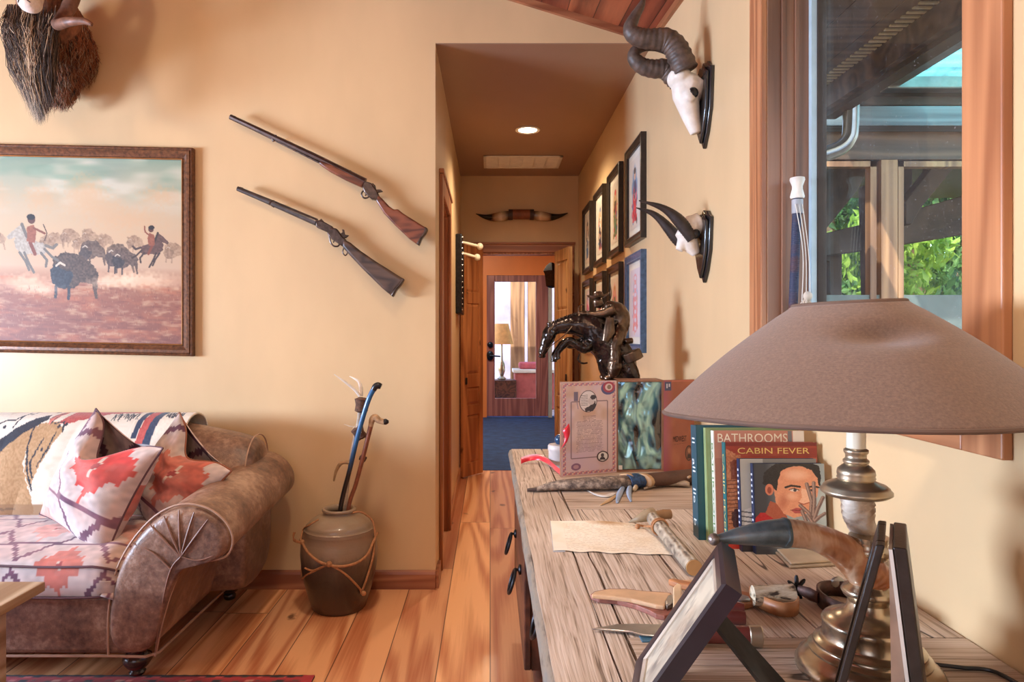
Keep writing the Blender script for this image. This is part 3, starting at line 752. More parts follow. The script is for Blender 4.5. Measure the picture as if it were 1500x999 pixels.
# ------------------------------------------------------------------ two old rifles hung on the back wall
YG = YB-.055
def g3(cx, cy): return (320+cx/3.329, 150+cy/3.329)
def slab(pts, th, Y=YG, f=g3):
    m = MB(); m.prism([P(*f(*p), Y-th/2) for p in pts], V(0, th, 0)); return m
def gtube(pts, Y=YG, seg=12, f=g3, n=5):
    m = MB(); stube(m, [tuple(P(*f(a, b), Y))+(r,) for a, b, r in pts], n, seg); return m
M_STOCK = wood('walnut_stock', rgb(140,76,48), rgb(84,40,26), 'x', 9, 7, .35, .15, .5, .3, coat=.2)
M_STOCKD = wood('dark_walnut_stock', rgb(96,72,58), rgb(54,40,36), 'x', 9, 7, .42, .15, .5, .3)
M_GUNM = plain('gun_metal', rgb(92,80,74), .34, .85, var=.3, vscale=50, bump=.15)
M_BARREL = plain('browned_barrel', rgb(88,72,66), .34, .8, var=.22, vscale=26)
M_BARRELB = plain('blued_barrel', rgb(104,104,106), .28, .85, var=.2, vscale=26)
# upper rifle
t = thing('rifle', 'longer antique rifle with a reddish walnut stock, upper of two on the wall', 'rifle', P(480, 260, YG))
m = MB().tube([P(*g3(58,70), YG), P(*g3(500,278), YG), P(*g3(715,388), YG)], [.013,.0155,.019], 8); build('barrel', m, M_BARREL, t, 20)
m = MB().tube([P(*g3(62,78), YG), P(*g3(270,182), YG), P(*g3(490,293), YG)], [.005,.005,.005], 8); m.tube([P(*g3(262,170), YG), P(*g3(270,190), YG)], .008, 8)
build('ramrod', m, M_GUNM, t)
m = slab([(66,62),(82,66),(80,74),(66,70)], .006); build('front_sight', m, M_GUNM, t)
m = slab([(484,288),(500,284),(560,304),(640,345),(716,384),(700,414),(620,378),(540,335),(492,302)], .034); build('forestock', m, M_STOCK, t, bevel=.009, bseg=3)
m = slab([(630,344),(642,328),(650,336),(664,350),(650,354)], .014); build('rear_sight', m, M_GUNM, t, bevel=.002)
m = slab([(712,382),(745,392),(770,428),(782,452),(776,474),(745,470),(712,440),(700,412)], .040); build('receiver', m, M_GUNM, t, bevel=.005)
m = slab([(742,398),(752,392),(764,404),(768,424),(790,424),(802,434),(776,440),(756,430)], .014); m.v += []; build('hammer', m, M_GUNM, t, bevel=.003)
m = MB(); stube(m, [tuple(P(*g3(*p), YG))+(.0042,) for p in ((715,428),(702,436),(698,452),(710,466),(728,464),(738,452))], 5, 8); m.tube([P(*g3(724,440), YG), P(*g3(716,456), YG)], .003, 8); build('trigger_guard', m, M_GUNM, t)
m = slab([(772,446),(800,470),(832,505),(856,522),(872,517),(900,540),(1018,614),(1006,640),(990,660),(974,696),(930,664),(860,598),(806,540),(766,478)], .040); build('buttstock', m, M_STOCK, t, bevel=.013, bseg=3)
m = slab([(1004,604),(1021,614),(1010,640),(992,662),(978,698),(962,686),(978,658),(994,636)], .041); build('butt_plate', m, M_GUNM, t, bevel=.006)
# lower carbine
t = thing('rifle', 'shorter antique carbine with a dark worn stock, lower of two on the wall', 'rifle', P(480, 350, YG))
m = MB().tube([P(*g3(93,420), YG), P(*g3(270,494), YG), P(*g3(478,584), YG)], [.012,.0155,.019], 12); build('barrel', m, M_BARRELB, t, 60)
m = MB().tube([P(*g3(258,488), YG), P(*g3(266,498), YG), P(*g3(272,512), YG)], [.019,.012,.004], 10); build('barrel_band', m, M_GUNM, t)
m = slab([(104,411),(120,416),(116,424),(104,418)], .006); build('front_sight', m, M_GUNM, t)
m = slab([(470,574),(500,574),(556,604),(560,640),(530,632),(476,608)], .034); build('breech_block', m, M_GUNM, t, bevel=.005)
m = slab([(486,578),(500,566),(514,580),(504,588)], .010); build('rear_sight', m, M_GUNM, t, bevel=.002)
m = slab([(540,610),(575,614),(600,650),(620,668),(606,704),(586,690),(545,662),(528,640)], .038); build('receiver', m, M_GUNM, t, bevel=.005)
m = slab([(590,640),(604,634),(602,618),(612,620),(616,644),(636,648),(622,660),(600,664)], .013); build('hammer', m, M_GUNM, t, bevel=.003)
m = MB(); stube(m, [tuple(P(*g3(*p), YG))+(.0042,) for p in ((540,648),(546,680),(562,700),(584,700),(592,684))], 5, 8)
m.tube([P(*g3(566,668), YG), P(*g3(560,684), YG)], .003, 8); build('trigger_guard', m, M_GUNM, t)
m = MB(); stube(m, [tuple(P(*g3(*p), YG))+(.0032,) for p in ((610,712),(606,732),(618,746),(628,736),(626,716),(610,712))], 5, 8); build('sling_ring', m, M_GUNM, t)
m = slab([(604,664),(640,682),(690,722),(760,770),(905,862),(888,888),(868,910),(848,948),(800,908),(700,810),(640,746),(600,702)], .042); build('buttstock', m, M_STOCKD, t, bevel=.013, bseg=3)
m = slab([(893,854),(907,862),(890,890),(870,912),(850,950),(838,938),(858,906),(878,884)], .043); build('butt_plate', m, M_GUNM, t, bevel=.006)
# pegs carrying them
for i, p in enumerate(((300,188),(752,468),(300,508),(590,683))):
    a = P(*g3(*p), YB); m = MB().tube([a, a-V(0,.062,0), a-V(0,.066,-.012)], .0035, 8)
    tag(build('gun_hook', m, M_IRON), ['small iron hook under the upper rifle barrel','small iron hook under the upper rifle action','small iron hook under the lower carbine barrel','small iron hook under the lower carbine action'][i], 'hook', 'hooks holding the rifles')

# ------------------------------------------------------------------ bearded wild sheep shoulder mount
t = thing('game_mount', 'shaggy wild sheep shoulder mount with a white muzzle and long dark beard', 'animal mount', P(80, 150, YB))
m = MB()
sc_ = P(80, 82, 3.36)
m.ball(sc_, (.135,.11,.225), 24)
hd = P(46, -48, 3.04); mz = P(44, 4, 2.88)
m.tube([sc_+V(0,.05,.05), P(75,30,3.2), hd+V(0,.05,-.03)], [.16,.135,.10], 18)
m.tube([hd, (hd+mz)/2, mz], [.082,.066,.044], 18); m.ball(hd, (.085,.10,.09), 18); m.ball(mz, (.047,.05,.042), 16)
for s in (-1, 1): m.ball(hd+V(s*.12, .03, .0), (.07,.02,.03), 12)
nt = NT('sheep_hide'); tc = nt.n('TexCoord'); d = nt.n('VectorMath', operation='DISTANCE'); nt.l(tc.outputs['Object'], d.inputs[0]); d.inputs[1].default_value = tuple(mz-V(*t.location)+V(0,-.01,.0))
n = nt.noise(nt.coord((1,1,.4)), 30, 4, .7)
c1 = nt.ramp(n, [(.3, rgb(84,52,36)), (.6, rgb(150,98,68)), (.8, rgb(190,146,108))])
nt.set(nt.mix(nt.ramp(nt.math('ADD', d.outputs['Value'], nt.math('MULTIPLY', n, .03)), [(.075, 0.0), (.105, 1.0)]), rgb(226,212,198), c1), .85); nt.bump(n, .6, .006)
build('body', m, nt.mat, t, 180, remesh=.009, smoothit=3)
m = MB().ball(mz+V(0,-.044,.012), (.024,.012,.015), 12)
for s in (-1, 1): m.tube([mz+V(0,-.052,.0), mz+V(s*.012,-.05,-.006), mz+V(s*.026,-.036,-.016)], .0022, 6)
m.tube([mz+V(0,-.054,.004), mz+V(0,-.052,-.004)], .003, 6)
build('nose', m, plain('dark_nose', rgb(58,42,40), .4), t)
M_HD = plain('hair_dark', rgb(66,52,44), .7); M_HM = plain('hair_brown', rgb(124,98,78), .7); M_HL = plain('hair_tan', rgb(200,170,138), .7); M_HR = plain('hair_russet', rgb(166,104,70), .75)
m = MB()
def strand(m, pts, r, mi):
    m.tube(pts, [r, r*.95, r*.8, r*.08][:len(pts)], 3, mi, cap=False)
for i in range(5600):
    a = random.random(); rr = random.random()
    px = 10+a*74; py = 6+26*random.random()+ (18 if a > .5 else 0)*random.random()
    Yd = 3.0+.16*abs(a-.5)*2*random.random()+.10*rr+.05
    p0 = P(px, py, Yd)
    tx = 58+(px-46)*.42+random.gauss(0, 5); lo = 186-abs(px-50)*1.05
    ty = min(190, max(py+30, lo-88*random.random()**1.5))
    p3 = P(tx, ty, 3.05+.10*random.random())
    j = lambda s: V(random.gauss(0,s), random.gauss(0,s), random.gauss(0,s*.6))
    p1 = p0.lerp(p3, .33)+j(.011)+V((px-47)*.0004,-.03,0); p2 = p0.lerp(p3, .68)+j(.013)+V((px-47)*.0002,-.03,0)
    q = random.random()
    ctr = abs(px-42) < 11
    mi = 2 if (ctr and q < .45) else (1 if q < .34 else (2 if q > .93 else 0))
    strand(m, [p0, p1, p2, p3], .0014, mi)
build('beard', m, [M_HD, M_HM, M_HL], t, 180, recalc=False)
m = MB()
for i in range(6500):
    u = random.uniform(-.7, 1.75); w = random.uniform(-.97, .97)
    rad = math.sqrt(max(0, 1-w*w)); d = V(math.sin(u)*rad*.140, -math.cos(u)*rad*.113, w*.228)
    p = sc_+d; L = random.uniform(.03, .07)
    out = d.normalized()
    p1 = p+out*.008+V(0,0,-L*.5)+V(random.gauss(0,.006),0,0); p2 = p+out*.004+V(random.gauss(0,.012), 0, -L)
    m.tube([p, p1, p2], [.0015,.0014,.0003], 3, 0 if random.random() < .6 else (1 if random.random() < .6 else 2), cap=False)
nk0 = sc_+V(0,.05,.05); nk1 = P(75,30,3.2); nd = (nk1-nk0).normalized(); nu = nd.cross(V(0,0,1)).normalized(); nw = nd.cross(nu)
for i in range(4200):
    k_ = random.uniform(-.15, 1.1); a = random.uniform(0, 2*PI); out = nu*math.cos(a)+nw*math.sin(a)
    p = nk0.lerp(nk1, k_)+out*(.158-.024*k_); L = random.uniform(.03, .075)
    m.tube([p, p+out*.006+V(random.gauss(0,.006), 0, -L*.5), p+out*.003+V(random.gauss(0,.012), -.004, -L)], [.0015,.0014,.0003], 3, 0 if random.random() < .55 else (1 if random.random() < .6 else 2), cap=False)
build('shoulder_hair', m, [M_HR, M_HD, M_HL], t, 180, recalc=False)
hm = plain('ram_horn', rgb(124,84,64), .5, var=.3, vscale=40, bump=.5, bscale=60)
m = MB(); stube(m, [tuple(hd+V(.05,.03,.07))+(.040,), tuple(hd+V(.13,.06,.16))+(.040,), tuple(P(112,-60,3.1))+(.038,), tuple(P(106,-4,3.12))+(.033,), tuple(P(92,26,3.10))+(.028,), tuple(P(84,36,3.02))+(.024,), tuple(P(100,32,2.92))+(.020,), tuple(P(122,31,2.90))+(.014,), tuple(P(135,36,2.90))+(.008,)], 7, 14, rings=(22,.05)); build('horn', m, hm, t, 180)
m = MB(); stube(m, [tuple(hd+V(-.05,.03,.07))+(.040,), tuple(hd+V(-.13,.06,.16))+(.040,), tuple(P(-30,-60,3.1))+(.038,), tuple(P(-40,-4,3.12))+(.033,), tuple(P(-44,26,3.02))+(.02,), tuple(P(-70,31,2.90))+(.012,)], 7, 14, rings=(20,.05)); build('horn', m, hm, t, 180)
for s in (-1, 1):
    m = MB().ball(hd+V(s*.07,-.06,.02), .014, 12); build('eye', m, M_BLACK, t)

# ------------------------------------------------------------------ kilim weave colours
def kilim(U, Vv, seed=1, cell=1.0, hexa=True, deep=False):
    """stepped lattice with medallions; U,V arrays in metres"""
    st = .011
    u = np.floor(U/st)*st; v = np.floor(Vv/st)*st
    H, W = U.shape
    n1 = vnoise(H, W, 4, 4, seed); n2 = vnoise(H, W, max(H/3, 4), max(W/3, 4), seed+1)
    cream = np.array((202,184,176.)); out = np.zeros(U.shape+(3,)); out[:] = cream
    cw, ch = .30*cell, .24*cell
    gu = u/cw; gv = v/ch
    row = np.floor(gv); gu2 = gu+.5*(row % 2)
    fu = (gu2-np.floor(gu2))-.5; fv = gv-row-.5
    cid = np.floor(gu2)*3+row*5
    d = np.abs(fu)*1.25+np.abs(fv)*.9
    ang = np.abs(np.sin((fu*9)*PI))*.10+np.abs(np.sin((fv*7)*PI))*.05
    pink = np.array((214,158,142.)); coral = np.array((196,104,86.)); red = np.array((200,62,54.))
    alt = (np.mod(cid, 3) < 1)[..., None]; alt2 = (np.mod(cid, 2) < 1)[..., None]
    med = np.where(alt, np.where(alt2, red, coral), pink) if not deep else np.where(alt, coral, np.where(alt2, red*.92, coral*.95+10))
    a = (d+ang < (.50 if deep else .45))[..., None]; out = np.where(a, med, out)
    b2 = (d+ang < .24)[..., None]; out = np.where(b2, out*.93+14, out)
    b = (d+ang < .16)[..., None]; out = np.where(b, np.array((206,186,166.)), out)
    out = np.where((d < .05)[..., None], np.array((150,62,60.)), out)
    # hexagonal lattice lines
    line = np.array((104,62,82.))
    e1 = np.abs(fv) > .455; e2 = np.abs(np.abs(fu)+np.abs(fv)*.55-.545) < .030
    out = np.where((e1 & (np.abs(fu) < .30))[..., None] | e2[..., None], line, out)
    mot = np.clip((vnoise(H, W, max(H/7, 3), max(W/7, 3), seed+9)-.45)*2.2, 0, .5)[..., None]; out = out*(1-mot*.55)+np.array((206,150,132.))*mot*.55
    out = out*(.88+.18*n1[..., None]+.14*(n2[..., None]-.5))
    return nlin(out)
# ------------------------------------------------------------------ leather sofa
t_leather = NT('worn_leather'); vec = t_leather.coord()
na = t_leather.noise(vec, 5, 5, .6); nb = t_leather.noise(vec, 40, 4, .7)
g = t_leather.math('ADD', t_leather.math('MULTIPLY', na, .65), t_leather.math('MULTIPLY', nb, .35))
t_leather.set(t_leather.ramp(g, [(.34, rgb(84,58,46)), (.50, rgb(132,98,78)), (.66, rgb(178,146,122))]), t_leather.ramp(nb, [(.3, .34), (.7, .48)]), spec=.6)
t_leather.bump(t_leather.math('ADD', t_leather.math('MULTIPLY', t_leather.noise(vec, 220, 3), .35), t_leather.math('MULTIPLY', t_leather.noise(vec, 11, 3, .5, .8), 2.0)), .4, .006)
M_LEA = t_leather.mat
M_PIPE = plain('leather_welt', rgb(176,140,116), .5)
M_PIPED = plain('dark_welt', rgb(92,58,62), .7)
M_FOOT = plain('dark_turned_foot', rgb(48,30,24), .22, var=.2, coat=.5)
sofa = thing('sofa', 'brown worn-leather roll-arm sofa with a woven kilim seat cushion', 'sofa', (-2.2, 2.95, 0))
YF, YR = 2.50, 3.40
arm_sec = [(-1.395,.115),(-1.395,.26),(-1.375,.40),(-1.315,.525),(-1.225,.625),(-1.13,.668),(-1.035,.655),(-.965,.60),(-.942,.535),(-.965,.48),(-1.03,.462),(-1.10,.455),(-1.145,.40),(-1.19,.27),(-1.225,.115)]
def arm_ring(y, k=1.0, mir=False):
    f = (y-YF)/(YR-YF); r = []
    cx = -1.20; cz = .40
    for x, z in arm_sec:
        zz = z+max(0, z-.13)*.12*f
        xx = x+(.0 if x < -1.2 else -.012*f)
        X = cx+(xx-cx)*k; Z = cz+(zz-cz)*k
        if mir: X = -4.54-X
        r.append(V(X, y, Z))
    return r
for mir in (False, True):
    m = MB(); m.loft([arm_ring(YF-.028, .80, mir), arm_ring(YF-.020, .93, mir), arm_ring(YF, 1, mir), arm_ring(YF+.02, 1.0, mir)]+[arm_ring(YF+.1+i*.1, 1.0, mir) for i in range(8)]+[arm_ring(YR-.02, 1, mir), arm_ring(YR, .9, mir)])
    build('arm', m, M_LEA, sofa, 180, sub=2)
# seams and fanned pleats on the front of the right arm
yf = YF-.027
m = MB()
def fr(px, py, y=yf): return P(px, py, y)
out = [V(p.x, YF-.004, p.z) for p in arm_ring(YF, 1.005)]
stube(m, [tuple(p)+(.0042,) for p in out], 4, 8)
build('front_welt', m, M_PIPE, sofa)
m = MB()
C = (-1.118, .487)
for ex, ez in ((-1.235,.600),(-1.185,.632),(-1.13,.652),(-1.075,.645),(-1.025,.618)):
    pts = [(C[0]+(ex-C[0])*k, yf-.006+.012*k*k, C[1]+(ez-C[1])*k, .0022+.0022*math.sin(k*PI)) for k in (0,.25,.5,.75,1)]
    stube(m, pts, 3, 8)
pts = [(C[0], yf-.004, C[1], .003), (-1.06, yf-.002, .472, .003), (-1.0, yf+.006, .49, .003), (-.96, yf+.02, .52, .003)]; stube(m, pts, 4, 8)
pts = [(C[0], yf-.004, C[1], .003), (-1.155, yf-.004, .44, .003), (-1.185, yf+.002, .33, .003), (-1.222, yf+.018, .13, .003)]; stube(m, pts, 4, 8)
pts = [(-1.155, yf-.004, .44, .003), (-1.22, yf-.004, .50, .003), (-1.30, yf+.012, .53, .003)]; stube(m, pts, 4, 8)
build('pleat', m, plain('leather_pleat', rgb(132,94,76), .45), sofa)
# base rail with welt
m = MB().box(-3.30, -1.31, YF+.004, YR, .115, .335); build('base', m, M_LEA, sofa, bevel=.02, bseg=3)
m = MB(); m.tube([V(-3.3, YF-.002, .115), V(-1.40, YF-.004, .115), V(-1.26, YF-.004, .112), V(-1.228, YF+.03, .112), V(-1.224, YR-.02, .112)], .0055, 8); build('bottom_welt', m, M_PIPE, sofa)
# back
bs = [(2.98,.20),(2.995,.46),(3.03,.66),(3.075,.79),(3.14,.868),(3.22,.895),(3.31,.875),(3.37,.81),(3.39,.70),(3.395,.40),(3.395,.13),(3.0,.13)]
def back_ring(x, k=1.0, dz=0):
    return [V(x, 3.2+(y-3.2)*k, .45+(z-.45)*k+dz*max(0, (z-.3))/.6) for y, z in bs]
m = MB(); m.loft([back_ring(-3.45,.85,-.07), back_ring(-3.42,1,-.06)]+[back_ring(-3.3+i*.2, 1, 0) for i in range(10)]+[back_ring(-1.35,1,-.03), back_ring(-1.22,1,-.055), back_ring(-1.11,.98,-.075), back_ring(-1.085,.93,-.08), back_ring(-1.075,.80,-.08)])
build('back', m, M_LEA, sofa, 180, sub=2)
m = MB(); stube(m, [tuple(p*1.0)+(.0035,) for p in [V(-1.10, q.y, q.z+.003) for q in back_ring(0,.985,-.075)][2:9]], 4, 8); build('back_welt', m, M_PIPE, sofa)
# kilim seat cushion: rounded slab, pattern follows the surface
cp = []
for i in range(40):   # closed profile (y,z), start bottom-front going up over the top
    a = i/39
    if a < .22: y = 2.475-.010*math.sin(a/.22*PI); z = .338+.105*(a/.22)
    elif a < .30: k = (a-.22)/.08; y = 2.475+.03*(1-math.cos(k*PI/2)); z = .443+.028*math.sin(k*PI/2)
    else: k = (a-.30)/.70; y = 2.505+.56*k; z = .471+.034*math.sin(k*PI)+.02*k
    cp.append((y, z))
CN = 200; L = np.cumsum([0]+[math.dist(cp[i], cp[i+1]) for i in range(39)])
pp_v = 150
ll = np.linspace(0, L[-1], pp_v); yy = np.interp(ll, L, [p[0] for p in cp]); zz = np.interp(ll, L, [p[1] for p in cp])
CX0, CX1 = -3.36, -1.335
UU, VV = np.meshgrid(np.linspace(CX0, CX1, CN*2), ll)
colr = kilim(UU+.06, VV*1.0+.02, 3, 1.12)
def cush(u, v):
    x = CX0+(CX1-CX0)*u; i = min(int(round(v*(pp_v-1))), pp_v-1)
    e = max(0, (x-(CX1-.12))/.12); e2 = min(1, e)
    return V(x, yy[i]+.06*e2**3*(1 if yy[i] < 2.8 else -.0), zz[i]-.055*e2**2.2*(1 if zz[i] > .4 else .2))
m = MB().sheet(cush, CN*2, pp_v, 0, colr); build('seat_cushion', m, M_KILIM, sofa, 180, recalc=False, solid=.05)
m = MB()
for zi in (.452, .340):
    m.tube([V(x, 2.470+.06*max(0,(x-(CX1-.12))/.12)**3, zi+.004*math.sin(x*9)-.05*max(0,(x-(CX1-.12))/.12)**2.2*(1 if zi > .4 else .2)) for x in np.linspace(CX0, CX1, 40)], .0045, 8)
build('cushion_welt', m, M_PIPED, sofa)
# turned bun feet
for x, y in ((-1.33, 2.575), (-1.27, 3.33), (-3.30, 2.575), (-3.30, 3.33)):
    z0 = .009 if y < 3 else 0
    m = MB().lathe([(.020,z0),(.026,z0+.004),(.030,.022),(.024,.03),(.040,.045),(.052,.064),(.050,.082),(.034,.096),(.040,.104),(.040,.116)], (x, y, 0), 28); build('foot', m, M_FOOT, sofa, 60)

# ------------------------------------------------------------------ woven throw with horses over the back of the sofa
bp = Paint(-60, 598, 306, 752, 1.6, (226,212,190))
TAN = (176,136,92); BLK = (44,44,52); RED = (184,78,68); CRM = (230,218,198); NVY = (52,62,84)
bp.cloud(20, 8, (206,188,160), .5, .9, .6, 3)
bp.poly([(100,600),(200,596),(215,612),(170,616),(140,632),(110,640),(96,640),(104,618)], RED, 1, 30, 3)
bp.poly([(-60,668),(8,655),(6,690),(-20,705),(-60,700)], RED, 1, 30, 3)
bp.poly([(-60,700),(0,690),(30,655),(62,640),(66,655),(60,690),(90,745),(80,752),(-60,752)], TAN, 1, 30, 3)
bp.poly([(60,660),(66,640),(95,636),(110,650),(90,690),(78,720),(66,700)], TAN, 1, 30, 2)
bp.poly([(-60,610),(-10,606),(8,628),(-6,662),(-60,664)], CRM, 1, 16, 2)
bp.poly([(4,612),(30,604),(40,612),(34,640),(20,660),(6,662),(2,640)], CRM, 1, 16, 2)
bp.poly([(40,612),(62,604),(92,604),(96,622),(80,634),(60,640),(40,648),(34,640)], CRM, 1, 16, 2)
bp.poly([(0,690),(6,670),(30,648),(60,626),(72,620),(74,634),(60,645),(40,660),(14,684),(0,700)], BLK, 1, 10, 2)
for pts in ([(0,640),(10,634),(22,634),(30,618)], [(60,640),(62,670),(70,700),(82,722)], [(84,660),(72,690),(80,708)], [(26,646),(30,612)], [(90,640),(104,636),(110,652)], [(40,604),(36,620)], [(64,606),(72,602),(92,606)], [(100,652),(96,672),(84,694)], [(-40,620),(-20,640),(-30,660)], [(0,676),(-30,690)], [(30,744),(60,744)]): bp.line(pts, 2.4, BLK, 1, 0, 2)
for x, y, r in ((12,645,2.4),(86,674,2.2),(72,608,3.2),(100,644,2.6),(110,641,2.6)): bp.ell(x, y, r, r*1.1, BLK)
bp.poly([(76,632),(84,606),(94,610),(90,628),(82,642)], (206,120,100), 1, 20, 2); bp.line([(76,632),(88,612),(84,640)], 1.6, BLK)
for i in range(26): bp.line([(176+i*1.6, 618+math.sin(i)*3), (180+i*1.6+random.gauss(0,2), 628+random.random()*8)], 1.5, BLK)
bp.poly([(226,598),(236,598),(230,660),(222,660)], NVY); bp.poly([(236,598),(250,598),(242,680),(230,680)], RED, 1, 20); bp.poly([(250,598),(262,598),(254,680),(242,680)], NVY, 1, 20); bp.poly([(262,598),(306,598),(306,752),(250,752)], CRM, 1, 16)
for i in range(20): bp.line([(262+i*1.4, 612+math.sin(i*2)*4), (264+i*1.4, 624+random.random()*6)], 1.5, BLK)
bp.line([(222,598),(214,680)], 2, CRM); bp.rect(-60, 738, 306, 752, (150,112,76), .8)
prof_t = [(3.372,.80),(3.335,.872),(3.27,.905),(3.20,.908),(3.13,.883),(3.068,.808),(3.02,.69),(2.992,.56),(2.985,.50)]
TL = np.cumsum([0]+[math.dist(prof_t[i], prof_t[i+1]) for i in range(len(prof_t)-1)])
q = smooth_path(prof_t, 8); QL = np.cumsum([0]+[math.dist(q[i], q[i+1]) for i in range(len(q)-1)])
TX0, TX1 = P(-60,0,3.08).x, P(284,0,3.2).x
def throw(u, v):
    l = v*QL[-1]; y = np.interp(l, QL, [a[0] for a in q]); z = np.interp(l, QL, [a[1] for a in q])
    x = TX0+(TX1-TX0)*u+.03*v*(u-.5)
    w = .004*math.sin(u*31)*v+.005*math.sin(u*13+v*5)*v
    dz = -.03*max(0, (x+1.37)/.15) if x > -1.37 else 0
    return V(x, y-.004-abs(w), z+.003+dz+(.012*math.sin(u*9)*max(0, v-.8)))
cl = bp.lin()
# first quarter of the drape lies behind the top: stretch the picture so the visible front carries it
rows = np.clip(((np.linspace(0, 1, 150)-.22)/.78), 0, 1); ri = (rows*(bp.h-1)).astype(int)
cl = cl[ri][:, ::2]
m = MB().sheet(throw, cl.shape[1], cl.shape[0], 0, cl)
tag(build('throw_blanket', m, M_KILIM, None, 180, recalc=False, solid=.008), 'cream and tan throw woven with horses draped over the sofa back', 'throw')

# ------------------------------------------------------------------ two kilim pillows
def pillow(label, M, size, th, seed, shift, dent, deep):
    N = 110
    s = size/2
    t = thing('throw_pillow', label, 'pillow', M @ V(0,0,-s*.8), 'kilim pillows on the sofa')
    def f(u, v, side):
        a = 2*u-1; b = 2*v-1
        x = a*s*(1-.11*(1-b*b)); z = b*s*(1-.11*(1-a*a))
        e = max(0, (1-a**2)*(1-b**2))
        puff = th*e**.52
        # karate-chop in the top edge
        if b > -.2: z -= dent*math.exp(-((a)/.42)**2)*((b+.2)/1.2)**2
        if side < 0: z += dent*.8*math.exp(-(a/.42)**2)*max(0, (b+.2)/1.2)**2
        wr = .006*math.sin(a*7+b*5+seed)*e+.005*math.sin(b*11-a*4)*e
        y = -side*(puff+wr*1.5)-.03*dent/.08*math.exp(-(a/.4)**2)*max(0, b)*(1 if side > 0 else -1)
        return M @ V(x, y, z)
    UU, VV = np.meshgrid(np.linspace(-s, s, N), np.linspace(-s, s, N))
    c1 = kilim(UU+shift[0]+VV*.0, VV+shift[1], seed, 1.7, True, deep)
    c2 = kilim(UU*.8+shift[1]+.02, VV*.8+shift[0], seed+7, 1.4, True, True)
    m = MB(); m.sheet(lambda u, v: f(u, v, 1), N, N, 0, c1); build('front_panel', m, M_KILIM, t, 180, recalc=False)
    m = MB(); m.sheet(lambda u, v: f(u, v, -1), N, N, 0, c2); build('back_panel', m, M_KILIM, t, 180, recalc=False)
    m = MB(); edge = [f(k/24, 0, 1) for k in range(25)]+[f(1, k/24, 1) for k in range(25)]+[f(1-k/24, 1, 1) for k in range(25)]+[f(0, 1-k/24, 1) for k in range(25)]
    m.tube(edge, .0042, 6, cap=False); build('seam', m, M_PIPED if seed == 3 else plain('rust_seam', rgb(150,92,66), .8), t)
Mp = lambda c, rx, ry, rz: Matrix.Translation(c) @ Euler((math.radians(rx), math.radians(ry), math.radians(rz)), 'XYZ').to_matrix().to_4x4()
pillow('kilim pillow in lilac and coral, front one of the two on the sofa seat', Mp(P(146, 706, 2.76), -20, 16, -30), .475, .125, 3, (.17, .10), .13, False)
pillow('kilim pillow in russet and red, tucked behind against the rolled arm', Mp(P(256, 706, 2.93), -20, 30, -34), .435, .105, 11, (.20, .12), .07, True)

# ------------------------------------------------------------------ corner of the coffee table, rug
t = thing('coffee_table', 'corner of a pale plank coffee table in front of the sofa', 'table', (-2.0, 1.8, 0))
cx1, cy1, cz = -1.53, 2.35, .44
M_PALE = wood('pale_plank', rgb(214,188,152), rgb(158,124,88), 'y', 4, 9, .5, .3, .5, .08)
m = MB()
for k in range(6): m.box(cx1-(k+1)*.17+.001, cx1-k*.17-.001, 1.2, cy1, cz-.032, cz)
build('tabletop', m, M_PALE, t, smooth=0, bevel=.003)
for x, y in ((cx1-.13, cy1-.09), (cx1-.13, 1.27), (-2.5, cy1-.09), (-2.5, 1.27)):
    m = MB().box(x-.035, x+.035, y-.035, y+.035, .009, cz-.032); build('leg', m, M_PALE, t, smooth=0, bevel=.004)
m = MB().box(-2.5, cx1-.13, cy1-.105, cy1-.075, cz-.11, cz-.033); build('apron', m, M_PALE, t, smooth=0)
rp = Paint(0, 0, 290, 205, 1.3, (150,40,44))
rng_r = random.Random(4)
U = rp.X; Vr = rp.Y
d = np.abs(np.mod(np.floor(U/3), 8)-4)/4+np.abs(np.mod(np.floor(Vr/3), 8)-4)/4
rp.put(d < .55, (36,30,40)); rp.put(d < .28, (206,90,84)); rp.put((d > 1.35), (196,150,128), .8)
rp.put((np.mod(np.floor(U/2)+np.floor(Vr/2)*3, 7) == 0), (60,72,66), .8)
rp.put((np.mod(np.floor(U/2)*5+np.floor(Vr/3), 11) == 0), (214,120,110), .8)
for a, c in ((0,(28,24,30)),(3,(176,44,48)),(6,(30,28,36)),): rp.put((Vr > 205-a-2) & (Vr <= 205-a), c)
for a, c in ((0,(28,24,30)),(3,(176,44,48))): rp.put((U > 290-a-2), c)
m = MB().sheet(lambda u, v: V(-3.52+2.86*u, .5+2.07*v, .0085+.0006*math.sin(u*400)*math.sin(v*300)), rp.w, rp.h, 0, rp.lin())
t = thing('rug', 'red and black oriental rug whose edge runs in front of the sofa', 'rug', (-2.1, 1.5, 0))
build('pile', m, M_KILIM, t, 180, recalc=False)
m = MB().box(-3.52, -.66, .5, 2.57, .0, .0078); build('backing', m, plain('rug_backing', rgb(60,30,32), .9), t, smooth=0)

